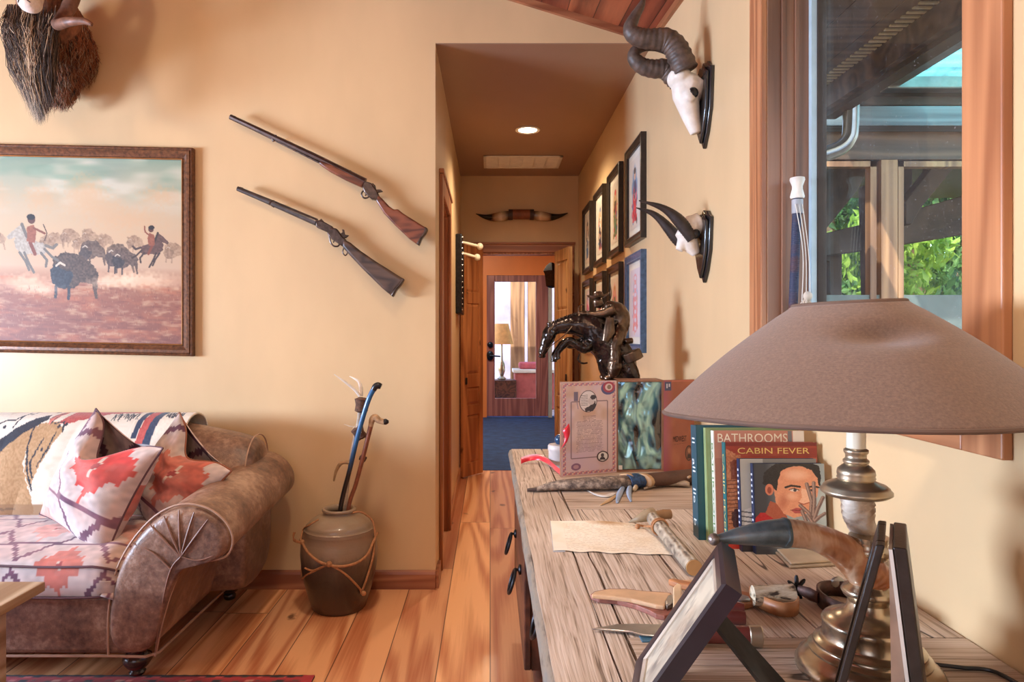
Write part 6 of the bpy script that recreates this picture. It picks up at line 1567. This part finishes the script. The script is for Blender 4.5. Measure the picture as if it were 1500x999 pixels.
m = MB().tube([q0, q0.lerp(q1,.3), q0.lerp(q1,.7), q1], [.019,.020,.0215,.023], 16, flat=.85); build('handle', m, nt.mat, t, 60)
m = MB(); bp_ = [gb(*p) for p in ((1105,190),(1130,222),(1200,262),(1270,290),(1330,300),(1385,290),(1400,262),(1370,245),(1300,246),(1220,232),(1150,205))]
q = smooth_path([tuple(zp(*p, .004)) for p in bp_], 4); rings = [(V(*p), V(*p)+V(0,0,.026)) for p in q]
m.add([x for r in rings for x in r], [(2*i,2*i+1,2*i+3,2*i+2) for i in range(len(rings)-1)]); build('belt_loop', m, M_SADDLE, t, 180, recalc=False, solid=.004)
t = thing('hunting_knife', 'bare-bladed knife with a brown handle and brass butt, nearest the tilted frame', 'knife', zp(990, 932))
m = lay([(75,390),(230,362),(340,358),(560,364),(600,376),(600,440),(510,440),(410,432),(330,410),(240,402)], gb, .004, .008); build('blade', m, M_STEEL, t, bevel=.0015)
q0 = zp(*gb(600,405), .0185); q1 = zp(*gb(1088,426), .0185)
m = MB().tube([q0, q0.lerp(q1,.3), q0.lerp(q1,.7), q1], [.012,.016,.015,.017], 14, flat=.75); build('handle', m, M_ROSE, t, 60)
m = MB().tube([q1, q1.lerp(q0,-.17)], [.0175,.0185], 14, flat=.8); build('butt_cap', m, M_BRASSD, t, bevel=.002)
m = MB().box(q0.x-.006, q0.x+.004, q0.y-.026, q0.y+.026, ZT, ZT+.024); build('guard', m, M_BRASSD, t, bevel=.003)
m = lay([(380,432),(500,440),(505,470),(400,470)], gb, 0, .003); tag(build('comb', m, plain('teal_blue_comb', rgb(62,104,126), .5), bevel=.001), 'small teal-blue comb peeping out below the bare knife blade', 'comb')

# spur
t = thing('spur', 'rusty iron spur with a spiked rowel lying in front of the brass lamp base', 'spur', zp(1225, 900))
gc = lambda x, y: (1120+x/4.779, 790+y/4.779)
cy0 = zp(1241, 899); R0 = .056
cc = cy0+V(.014, .020, 0)
ring = []
for k in range(29):
    a = D(-60)-D(255)*k/28; e = 1
    p = cc+V(math.cos(a)*R0*.95, math.sin(a)*R0*1.25, 0); hgt = .030 if 0 < k < 28 else .018
    ring.append((p+V(0,0,.001), p+V(0,0,.001+hgt)))
m = MB(); m.add([x for r in ring for x in r], [(2*i,2*i+1,2*i+3,2*i+2) for i in range(28)]); build('heel_band', m, M_RUST, t, 180, recalc=False, solid=.005)
pa_ = cc+V(-R0*.95, .01, .018); pr_ = zp(1167, 862, .020)
m = MB(); m.tube([pa_, pa_.lerp(pr_,.4), pr_], [.011,.013,.008], 10, flat=.5); m.tube([pa_.lerp(pr_,.62)+V(0,.006,0), pr_+V(0,.008,0)], .005, 8); build('shank', m, M_RUST, t)
m = MB()
ax = V(.30,-.95,.05).normalized(); u_ = ax.cross(V(0,0,1)).normalized(); w_ = ax.cross(u_)
for k in range(7):
    a = 2*PI*k/7+.2; d = u_*math.cos(a)+w_*math.sin(a); m.tube([pr_+d*.004, pr_+d*.021, pr_+d*.026], [.0046,.0040,.0022], 8)
m.tube([pr_-ax*.004, pr_+ax*.004], .009, 12); build('rowel', m, M_IRON, t)
m = MB().ball(cc+V(R0*.2, R0*1.18, .028), (.014,.004,.012), 14); build('button', m, M_STEEL, t)
m = MB().ball(cc+V(.0,-R0*1.2,.02), (.03,.006,.014), 14); build('side_plate', m, M_RUST, t)

# folded suede wallet
t = thing('leather_wallet', 'folded tan suede wallet lying flat in front of the books', 'wallet', zp(1180, 818))
w4 = [zp(1126,802), zp(1192,801), zp(1226,830), zp(1157,834)]
m = MB().prism([p+V(0,0,.0) for p in w4], V(0,0,.007)); build('lower_fold', m, plain('suede', rgb(166,146,122), .9, var=.12, bump=.3), t, bevel=.003)
m = MB().prism([w4[0]+V(.004,0,.0072), w4[1]+V(0,0,.0072), w4[2]+V(-.008,.006,.0072), w4[3]+V(.004,.004,.0072)], V(0,0,.006)); build('upper_fold', m, plain('suede_light', rgb(176,156,130), .9, var=.12, bump=.3), t, bevel=.0025)

# ------------------------------------------------------------------ books standing in a row, covers to the room
LEAN = math.radians(5)
M_PAGES = plain('page_block', rgb(226,214,194), .8, var=.06)
def book(label, x0, yf, w, h, th, spine_c, cover_paint, spine_txt=None, spine_tc=None, cover_txt=None, lean=LEAN, cover_c=None):
    O_ = V(x0, yf, ZT); R = Matrix.Translation(O_) @ Matrix.Rotation(-lean, 4, 'X') @ Matrix.Translation(V(0,0,.0))
    t = thing('book', label, 'book', (x0+w/2, yf+th/2, ZT), 'books standing beside the lamp')
    msp = plain('spine_cloth', spine_c, .4); mcv = plain('cover_board', cover_c or spine_c, .4)
    b = .0025
    m = MB(); m.box(0, w, 0, b, 0, h, 0, R).box(0, w, th-b, th, 0, h, 0, R); build('cover', m, mcv, t, smooth=0)
    m = MB().box(-.0022, .0005, 0, th, 0, h, 0, R); build('spine', m, msp, t, smooth=0)
    m = MB().box(.001, w-.004, b, th-b, .003, h-.004, 0, R); build('pages', m, M_PAGES, t, smooth=0)
    if cover_paint:
        m = MB().sheet(lambda u, v: R @ V(w*u, -.0006, h*(1-v)), cover_paint.w, cover_paint.h, 0, cover_paint.lin()); build('cover_picture', m, M_COVER, t, 180, recalc=False)
    if cover_txt:
        for s_, cx_, cz_, hh, ww, mat_ in cover_txt:
            m = text_mesh(s_, hh, R @ Matrix(((1,0,0,cx_),(0,0,-1,-.0010),(0,1,0,cz_),(0,0,0,1))), ww); build('lettering', m, mat_, t, 0, recalc=False)
    if spine_txt:
        m = text_mesh(spine_txt, th*.5, R @ Matrix(((0,0,-1,-.0028),(0,-1,0,th/2),(-1,0,0,h*.5),(0,0,0,1))), h*.78); build('spine_lettering', m, plain('spine_ink', spine_tc, .5), t, 0, recalc=False)
    return t
M_GOLD = plain('gold_letters', rgb(226,190,110), .4); M_CREAML = plain('cream_letters', rgb(232,222,196), .5)
# portrait cover, drawn in its own units (100 x 128)
po = Paint(0, 0, 100, 128, 2.2, (150,160,158))
po.put(np.clip((46-po.X)/30, 0, 1), (52,54,60), .95); po.ell(96, 60, 14, 40, (196,206,200), .8, soft=.8)
po.Y = po.Y/.80+4
SK = (222,150,112); SKD = (168,84,58); SKL = (240,190,156)
po.poly([(0,100),(8,90),(22,92),(40,108),(50,128),(0,128)], (176,26,32), 1, 20, 1)
po.poly([(14,92),(22,70),(40,80),(48,112),(40,112),(24,100)], SKD, 1, 10, 1)
po.poly([(26,40),(32,22),(46,10),(70,8),(88,16),(92,36),(88,62),(80,84),(68,96),(54,100),(40,92),(30,74)], SK, 1, 12, 1)
po.ell(60, 24, 22, 12, SKL, .8, soft=.7); po.ell(40, 72, 10, 20, SKD, .5, soft=.8, rot=.3); po.ell(52, 62, 12, 9, SKL, .6, soft=.8)
po.poly([(12,40),(14,20),(28,6),(50,0),(76,0),(92,8),(95,30),(92,48),(89,30),(82,16),(66,8),(50,10),(38,18),(34,34),(32,52),(24,46)], (34,30,32), 1, 18, 2)
po.ell(21, 50, 6, 10, (206,122,90)); po.ell(21, 51, 3, 6, (150,70,52))
po.line([(44,46),(52,43),(64,45)], 3.6, (44,32,30)); po.line([(74,46),(84,44),(90,46)], 3.2, (60,40,36))
po.ell(56, 51, 6, 2.6, (226,206,190)); po.ell(57, 51, 2.4, 2.6, (60,60,64)); po.line([(49,50),(56,47.6),(63,51)], 1.4, (50,34,32)); po.ell(80, 51, 4, 2, (70,52,48))
po.poly([(66,48),(74,50),(78,72),(70,76),(62,72),(66,64)], SKL, .85, 10, 1); po.line([(62,73),(68,76),(76,73)], 1.8, SKD)
po.poly([(50,86),(58,82),(66,83),(72,86),(66,92),(56,92)], (176,76,72), 1, 10); po.line([(50,86),(60,86.5),(72,86)], 1.2, (110,40,42))
for pts in ([(74,40),(80,70),(78,92)], [(84,38),(84,70),(82,96)], [(64,78),(76,92),(80,108)], [(96,64),(88,84),(82,104)], [(98,92),(90,98),(80,110)], [(66,88),(72,108),(76,120)], [(74,96),(82,112),(84,126)]): po.line(pts, 5.6, (112,88,80), 1, 26); po.line([(a-1, b-1) for a, b in pts], 2.4, (176,146,132), .8)
po.poly([(28,106),(60,102),(62,108),(40,112)], (60,62,66)); po.ell(62, 120, 30, 14, (90,70,64), .9, 30, 4)
book('small portrait-cover book of a dark-haired man behind spread fingers, foremost of the books', .636, 1.630, .170, .214, .016, rgb(34,44,74), po, 'IIIIII IIIIII', rgb(214,214,222))
# grey cover partly hidden
gp = Paint(0, 0, 100, 120, 1.6, (172,168,158)); gp.rect(30, 0, 100, 70, (120,116,108), .8); gp.poly([(2,120),(4,66),(20,60),(100,60),(100,120)], (196,190,180), 1, 12)
for k in range(9): gp.line([(0, 68+k*6), (30, 72+k*6), (60, 66+k*6)], 1.8, (92,88,86))
gp.poly([(0,104),(40,100),(40,120),(0,120)], (46,44,48))
book('grey photo-cover book with a navy spine, tucked just behind the portrait book', .6105, 1.650, .186, .222, .016, rgb(38,52,84), gp, 'IIIIII IIIIII', rgb(214,214,222))
# CABIN FEVER
cf = Paint(0, 0, 156, 165, 1.5, (140,46,34)); cf.cloud(30, 6, (164,66,44), .4, .8, .8, 6); cf.rect(0, 0, 156, 6, (116,34,30)); cf.rect(10, 24, 156, 29, (176,84,56)); cf.rect(10, 31, 156, 34, (104,30,26))
cf.poly([(0,10),(26,22),(34,60),(34,165),(0,165)], (176,112,76), 1, 40, 4)
for k in range(12): cf.line([(2, 60+k*6), (34, 58+k*6)], 1.4, (108,58,40))
cf.poly([(6,30),(20,26),(24,56),(8,58)], (122,64,44), 1, 30, 2); cf.ell(14, 118, 7, 16, (74,44,38), 1, 20, 3); cf.rect(0, 140, 60, 165, (190,44,36), .8)
for k in range(6): cf.line([(40+k*20, 36), (44+k*20, 165)], 2, (108,34,28), .8)
cf.rect(120, 110, 156, 165, (150,60,48), .8); cf.ell(140, 126, 14, 8, (200,120,90), .8, 30, 4)
book('red-brown CABIN FEVER book with a teal spine, standing behind the portrait book', .584, 1.672, .226, .258, .022, rgb(24,104,108), cf, 'CABIN FEVER', rgb(232,206,120), [('CABIN FEVER', .118, .237, .0145, .178, M_GOLD)], cover_c=rgb(150,54,44))
bt = Paint(0, 0, 130, 165, 1.4, (186,126,104)); bt.cloud(40, 50, (170,112,96), .4, .8, .6, 6); bt.rect(106, 0, 112, 165, (110,110,112)); bt.rect(113, 0, 130, 165, (224,214,196)); bt.rect(0, 40, 106, 165, (160,100,84), .7)
book('tan BATHROOMS book with a white spine, standing behind the cabin book', .565, 1.698, .226, .283, .020, rgb(232,226,212), bt, 'BATHROOMS', rgb(86,140,76), [('BATHROOMS', .096, .264, .022, .176, M_CREAML)], cover_c=rgb(196,150,130))
gr = Paint(0, 0, 60, 70, 1.0, (126,146,96)); book('sage green book with a plain cover, second from the back of the row', .553, 1.722, .236, .287, .018, rgb(150,166,112), gr)
te = Paint(0, 0, 60, 70, 1.0, (36,82,92)); book('thick teal-spined book with white script at the back of the row', .535, 1.744, .246, .290, .046, rgb(30,78,92), te, 'Il   all   Ile   b', rgb(220,228,226))

# ------------------------------------------------------------------ brass and horn table lamp
LB = V(.585, 1.055, ZT)
lamp = thing('table_lamp', 'brass and horn table lamp with a wide slouching brown fabric shade', 'lamp', LB)
m = MB().lathe([(.100,0),(.105,.004),(.105,.010),(.100,.020),(.090,.028),(.085,.032),(.086,.036),(.080,.040),(.077,.043),(.078,.047),(.072,.051),(.068,.053),(.066,.056),(.065,.074),(.067,.079),(.064,.084),(.050,.089),(.038,.096),(.031,.104),(.029,.114)], LB, 56); build('base', m, M_BRASS, lamp, 60)
m = MB().lathe([(.029,.110),(.030,.116),(.036,.122),(.039,.128),(.036,.134),(.029,.138),(.024,.146),(.020,.158),(.019,.170),(.022,.178),(.029,.184),(.031,.190),(.030,.197),(.026,.202),(.028,.208),(.028,.214)], LB, 40); build('stem', m, M_BRASS, lamp, 60)
yl = 1.055
def lp(px, py, dy=0): return P(px, py, yl+dy)
nt = NT('ridged_horn'); vec = nt.coord(); tc = nt.n('TexCoord'); sep = nt.n('SeparateXYZ'); nt.l(tc.outputs['Object'], sep.inputs[0])
n_ = nt.noise(nt.coord((1.6,1,.7)), 30, 3, .5, .5); g_ = nt.math('ADD', nt.math('MULTIPLY', sep.outputs[0], -2.6), n_)
nt.set(nt.ramp(g_, [(.38, rgb(150,84,50)), (.62, rgb(188,126,84)), (.78, rgb(222,180,144)), (.95, rgb(206,170,140))]), .35, coat=.25); nt.bump(nt.noise(nt.coord((1.8,1,.5)), 34, 2), .4, .006)
hp = [(1280,856,.027),(1276,846,.030),(1262,829,.030),(1240,810,.0265),(1212,794,.0225),(1185,784.5,.021),(1152,780.5,.0215)]
m = MB(); stube(m, [tuple(lp(a, b))+(r,) for a, b, r in hp], 9, 28, rings=(13,.022)); build('horn', m, nt.mat, lamp, 180)
nt = NT('verdigris_pewter'); nt.set(nt.ramp(nt.noise(nt.coord(), 22, 4), [(.35, rgb(92,104,108)), (.55, rgb(128,140,142)), (.72, rgb(160,146,130))]), .38, .6)
m = MB(); stube(m, [tuple(lp(a, b))+(r,) for a, b, r in ((1153,780.3,.0228),(1149,780.4,.0232),(1146,780.4,.0215),(1120,781.5,.0192),(1085,785,.0135),(1060,788.5,.0085),(1052,789.5,.0072))], 5, 26); build('horn_tip', m, nt.mat, lamp, 60)
m = MB().ball(lp(1046,790), (.0095,.0095,.0095), 18); build('finial', m, plain('worn_nickel', rgb(158,148,140), .35, .8), lamp)
nt = NT('pale_spiral_horn'); nt.set(nt.ramp(nt.noise(nt.coord((1,1,.4)), 26, 4), [(.35, rgb(150,120,98)), (.5, rgb(206,188,168)), (.7, rgb(226,214,198))]), .45); nt.bump(nt.noise(nt.coord((1,1,2.2)), 40, 2), .5, .006)
m = MB(); stube(m, [tuple(lp(a, b, dy))+(r,) for a, b, r, dy in ((1253,722,.0235,-.005),(1256,745,.022,.0),(1264,772,.0195,.02),(1276,800,.0175,.03),(1287,828,.016,.03),(1289,850,.015,.015))], 8, 20, rings=(22,.09), twist=.10, lobes=(3,.10)); build('support_horn', m, nt.mat, lamp, 180)
cb = lp(1254, 725)
m = MB().lathe([(.020,-.002),(.045,.0),(.0505,.004),(.0505,.008),(.047,.011),(.047,.013),(.042,.017),(.031,.021),(.026,.024),(.0275,.027),(.026,.030),(.0275,.033),(.026,.040),(.021,.045),(.0165,.048),(.0185,.051),(.0185,.054),(.0150,.057),(.0150,.063),(.0175,.066),(.0175,.070),(.0135,.073)], cb, 44); build('cap', m, M_BRASSD, lamp, 60)
m = MB().lathe([(.0138,.070),(.0138,.17),(.010,.17)], cb, 24); build('candle_sleeve', m, M_CERAM, lamp)
m = MB().lathe([(.012,.17),(.014,.175),(.014,.215),(.010,.24)], cb, 18); build('socket', m, M_BLACK, lamp)
sc_ = V(.546, 1.042, 0)
m = MB(); m.tube([V(cb.x, cb.y, cb.z+.24), V(sc_.x, sc_.y, 1.338)], .003, 8)
for k in range(3):
    a = k*2*PI/3+.4; m.tube([V(sc_.x, sc_.y, 1.333), V(sc_.x+math.cos(a)*.075, sc_.y+math.sin(a)*.075, 1.336)], .002, 6)
build('spider', m, M_IRON, lamp)
nt = NT('brown_linen'); vec = nt.coord()
w1 = nt.n('TexWave'); w1.inputs['Scale'].default_value = 240; w1.bands_direction = 'Z'; w1.inputs['Distortion'].default_value = 2; nt.l(vec, w1.inputs[0])
n_ = nt.noise(vec, 260, 3, .7); nt.set(nt.ramp(nt.math('ADD', nt.math('MULTIPLY', n_, .7), nt.math('MULTIPLY', w1.outputs[0], .2)), [(.3, rgb(94,70,56)), (.6, rgb(120,92,74)), (.8, rgb(144,114,94))]), .85, sheen=.25); nt.bump(n_, .25, .002)
M_SHADE = nt.mat
RT, RB, ZS0, ZS1 = .076, .271, 1.176, 1.336
def shade(u, v, off=0):
    a = 2*PI*u; k = v
    r = RT+(RB-RT)*k+.012*math.sin(k*PI)*(1 if k > .1 else k*10)
    z = ZS1+(ZS0-ZS1)*k
    x = math.cos(a)*r; y = math.sin(a)*r
    # slump and dents near the top front
    d = math.exp(-(((a-D(262)+PI) % (2*PI)-PI)/.42)**2)*math.exp(-((k-.27)/.10)**2); d2 = math.exp(-(((a-D(288)+PI) % (2*PI)-PI)/.40)**2)*math.exp(-((k-.34)/.05)**2)
    s = 1-.16*d+.03*d2
    r2 = 1+.012*math.sin(a*3+1)*k+.006*math.sin(a*7)*k
    z += .040*x*k-.024*y*k + .014*(x/RT)*(1-k)*.25 - .012*d + .004*math.sin(2*a+.5)*k
    return V(sc_.x+x*s*r2, sc_.y+y*s*r2, z)
m = MB().sheet(shade, 121, 40); build('lamp_shade', m, M_SHADE, lamp, 180, recalc=False, solid=.0025)
for v0, r_ in ((0,.0045),(1,.0035)):
    m = MB().tube([shade(k/72, v0) for k in range(73)], r_, 8, cap=False); build('shade_trim', m, plain('shade_piping', rgb(100,78,66), .85), lamp)
m = MB().tube([shade(k/72, .055)+V(0,0,.0) for k in range(73)], .0022, 6, cap=False); build('shade_trim', m, plain('shade_seam', rgb(92,70,60), .85), lamp)
# flex
m = MB(); stube(m, [(LB.x+.10, 1.09, ZT+.005, .0032), tuple(PZ(1362,972,ZT+.004))+(.0032,), tuple(PZ(1410,978,ZT+.004))+(.0032,), tuple(PZ(1460,985,ZT+.004))+(.0032,), (.79, .97, ZT+.004, .0032)], 6, 8)
tag(build('lamp_cord', m, M_BLACK), 'black lamp cord running along the table towards the right wall', 'cord')

# ------------------------------------------------------------------ two photo frames in the foreground
def photo_frame(label, N, Fa, hgt, slant, prof_w, mats, ext):
    """N, Fa = near and far top corners of the face; the face slopes down by vector slant"""
    t = thing('photo_frame', label, 'picture frame', V((N.x+Fa.x)/2+slant.x*.6, (N.y+Fa.y)/2, ZT))
    d = (Fa-N); wdt = d.length; d.normalize(); s = slant.normalized(); L = slant.length
    n = s.cross(d).normalized()
    if n.x > 0: n = -n
    def q(a, b, c=0): return N+d*a+s*b+n*c
    pr_ = [(0,-ext),(0,.004),(.006,.007),(.018,.005),(.024,.001),(.026,-.002),(.026,-ext)]
    rings = []
    for ca, cb_, da, db in ((0,0,1,1),(wdt,0,-1,1),(wdt,L,-1,-1),(0,L,1,-1)): rings.append([q(ca+da*a, cb_+db*a, b) for a, b in pr_])
    rings.append(rings[0]); m = MB().loft(rings, cap=False); build('frame', m, mats[0], t, 30)
    rings = []
    for ca, cb_, da, db in ((0,0,1,1),(wdt,0,-1,1),(wdt,L,-1,-1),(0,L,1,-1)): rings.append([q(ca+da*a, cb_+db*a, b) for a, b in ((.022,.0025),(.025,.004),(.030,.0015),(.030,-.004))])
    rings.append(rings[0]); m = MB().loft(rings, cap=False); build('inner_lip', m, mats[1], t, 30)
    ph = Paint(0, 0, 100, 120, 1.0, (206,196,174)); ph.cloud(30, 30, (150,142,128), .4, .8, .8, 9); ph.cloud(14, 20, (96,90,86), .62, .9, .7, 12); ph.ell(50, 60, 22, 34, (176,160,140), .8, 30, 5, .4)
    m = MB().sheet(lambda u, v: q(.028+(wdt-.056)*u, .028+(L-.056)*v, -.001), ph.w, ph.h, 0, ph.lin()); build('photograph', m, M_PRINT, t, 180, recalc=False)
    m = MB().prism([q(.01,.01,-ext), q(wdt-.01,.01,-ext), q(wdt-.01,L-.01,-ext), q(.01,L-.01,-ext)], n*.004); build('backing', m, mats[2], t, smooth=0)
    return t, q, d, s, n, wdt, L
M_FELT = plain('black_felt_card', rgb(52,50,48), .85, var=.3, vscale=30)
M_PLUM = plain('plum_black_lacquer', rgb(38,30,40), .28, var=.2)
N = V(.2975, .85, .977); Fa = V(.351, 1.026, .977)
hv = V(.957, -.29, 0); sl = -(hv*.202*math.tan(D(32)))-V(0,0,.202)
t, q, d, s, n, wdt, L = photo_frame('plum-black photo frame tilted back on a black easel leg, left of the lamp', N, Fa, .204, sl, .026, [M_PLUM, plain('silver_wood_lip', rgb(196,184,168), .35, .3), M_FELT], .018)
c0_ = q(wdt*.5-.0, L*.42, -.019); foot = V(c0_.x+.135, c0_.y+.0, ZT+.002)
c1_ = q(wdt*.5, L*.30, -.019)
lw = d*.055
m = MB().prism([c1_-lw*.7, c1_+lw*.7, foot+lw*1.0, foot-lw*1.3], V(.003,0,.003)); build('easel_leg', m, M_FELT, t, smooth=0)
# second frame: a slim face leaning one way and a broad dark back board the other, seen end on
ap = P(1303, 781, .88)
vd = V(.516, .857, 0)        # its width runs almost along our line of sight
t2 = thing('photo_frame', 'black photo frame standing almost edge-on in front of the lamp base', 'picture frame', V(ap.x, ap.y-.04, ZT))
hgt = ap.z-ZT
pv = V(vd.y, -vd.x, 0)      # to the right across the line of sight
wdt2 = .13
a0 = ap-vd*wdt2*.5
def q2(u, side, dn, out=0): return a0+vd*u+pv*(side+out)-V(0,0,dn)
lx = lambda z: -.014-.062*z/hgt           # left leaf leans left
rx = lambda z: .004+.030*z/hgt
m = MB()
def leaf(m, f, th, u0, u1, z0, z1): m.prism([q2(u0, f(z0), z0), q2(u0, f(z0)+th, z0), q2(u0, f(z1)+th, z1), q2(u0, f(z1), z1)], vd*(u1-u0))
leaf(m, lx, .010, 0, .022, 0, hgt); leaf(m, lx, .010, wdt2-.022, wdt2, 0, hgt); leaf(m, lx, .010, .022, wdt2-.022, 0, .024); leaf(m, lx, .010, .022, wdt2-.022, hgt-.024, hgt); build('frame', m, M_BLACKF, t2, smooth=0, bevel=.002)
m = MB(); leaf(m, lambda z: lx(z)+.004, .003, .02, wdt2-.02, .02, hgt-.02); build('photograph', m, plain('faded_photograph', rgb(196,182,160), .4, var=.3, vscale=14), t2, smooth=0)
m = MB(); leaf(m, lambda z: rx(z)-.026*z/hgt-.004, .014, .004, wdt2, .01, hgt-.01); build('backing', m, plain('brown_card_back', rgb(150,120,98), .7, var=.25, vscale=14), t2, smooth=0)
m = MB(); leaf(m, rx, .015, .0, wdt2, 0, hgt-.004); build('easel_leg', m, M_BLACKF, t2, smooth=0, bevel=.002)
m = MB(); leaf(m, lambda z: rx(z)-.0045, .004, -.001, wdt2, .003, hgt-.005); build('edge_strip', m, plain('pale_edge', rgb(206,196,184), .5), t2, smooth=0)

# ------------------------------------------------------------------ light
def area(name, loc, direction, sx_, sy_, power, color, spread=180):
    l = bpy.data.lights.new(name, 'AREA'); l.shape = 'RECTANGLE'; l.size = sx_; l.size_y = sy_; l.energy = power; l.color = color; l.spread = math.radians(spread)
    o = bpy.data.objects.new(name, l); COL.objects.link(o); o.location = loc
    o.rotation_euler = Vector(direction).to_track_quat('-Z', 'Y').to_euler(); return o
def spot(name, loc, target, power, color, angle=70, blend=.6, r=.05):
    l = bpy.data.lights.new(name, 'SPOT'); l.energy = power; l.color = color; l.spot_size = math.radians(angle); l.spot_blend = blend; l.shadow_soft_size = r
    o = bpy.data.objects.new(name, l); COL.objects.link(o); o.location = loc
    o.rotation_euler = (Vector(target)-Vector(loc)).to_track_quat('-Z', 'Y').to_euler(); return o
WARM = (1.0, .72, .44); DAY = (.68, .86, 1.16)
area('window_daylight', (-5.2, (LY0+LY1)/2, (LZ0+LZ1)/2), (1, 0, -.05), 1.9, .85, 470, DAY)
area('rear_fill', (-1.4, -2.9, 1.75), (0, 1, -.03), 2.6, 1.5, 22, DAY)  # added fill from behind the camera; the rear wall has no window
spot('overhead_fill_spot', (-2.6, 1.1, 3.5), (-2.2, 3.4, 2.2), 42, WARM, 95, .8, .12)
spot('overhead_fill_spot', (-1.0, 1.3, 3.1), (-.9, 3.4, 1.6), 38, WARM, 95, .8, .12)
spot('overhead_fill_spot', (-.6, .9, 3.0), (.8, 2.2, 1.3), 48, WARM, 100, .8, .08)
spot('overhead_fill_spot', (-.15, .2, 2.75), (.6, 1.3, .8), 30, WARM, 100, .8, .08)
spot('overhead_fill_spot', (-.45, 2.3, 3.05), (-.35, 2.75, 0), 95, (1,.80,.58), 70, .7, .12)  # added overhead fill to brighten the floor by the hallway
spot('overhead_fill_spot', (.12, .75, 2.45), (.42, 1.2, .76), 42, (1,.93,.86), 75, .8, .10)  # added overhead fill to brighten the near tabletop
spot('hall_can', (c.x if False else .27, 4.93, 2.75), (.27, 4.93, 0), 110, (1,.80,.56), 150, .7, .07)
area('far_room_lamp', (-.4, 8.4, 2.9), (0, 0, -1), 1.0, 1.0, 70, (1,.8,.58))
sl_ = bpy.data.lights.new('sun', 'SUN'); sl_.energy = 7; sl_.angle = math.radians(.6); sl_.color = (1,.95,.86)
so_ = bpy.data.objects.new('sun', sl_); COL.objects.link(so_); so_.rotation_euler = Vector((.35, .62, -.72)).to_track_quat('-Z', 'Y').to_euler()
wd_ = bpy.data.worlds.new('sky'); SC.world = wd_; wd_.use_nodes = True
nt_ = wd_.node_tree; nt_.nodes.clear()
bg = nt_.nodes.new('ShaderNodeBackground'); sk_ = nt_.nodes.new('ShaderNodeTexSky'); sk_.sky_type = 'NISHITA'; sk_.sun_disc = False; sk_.sun_elevation = math.radians(46); sk_.sun_rotation = math.radians(200)
ow = nt_.nodes.new('ShaderNodeOutputWorld'); bg.inputs[1].default_value = .9
nt_.links.new(sk_.outputs[0], bg.inputs[0]); nt_.links.new(bg.outputs[0], ow.inputs[0])
SC.view_settings.view_transform = 'Standard'; SC.view_settings.look = 'None'; SC.view_settings.gamma = 1; SC.view_settings.use_curve_mapping = False
SC.view_settings.exposure = 0.12
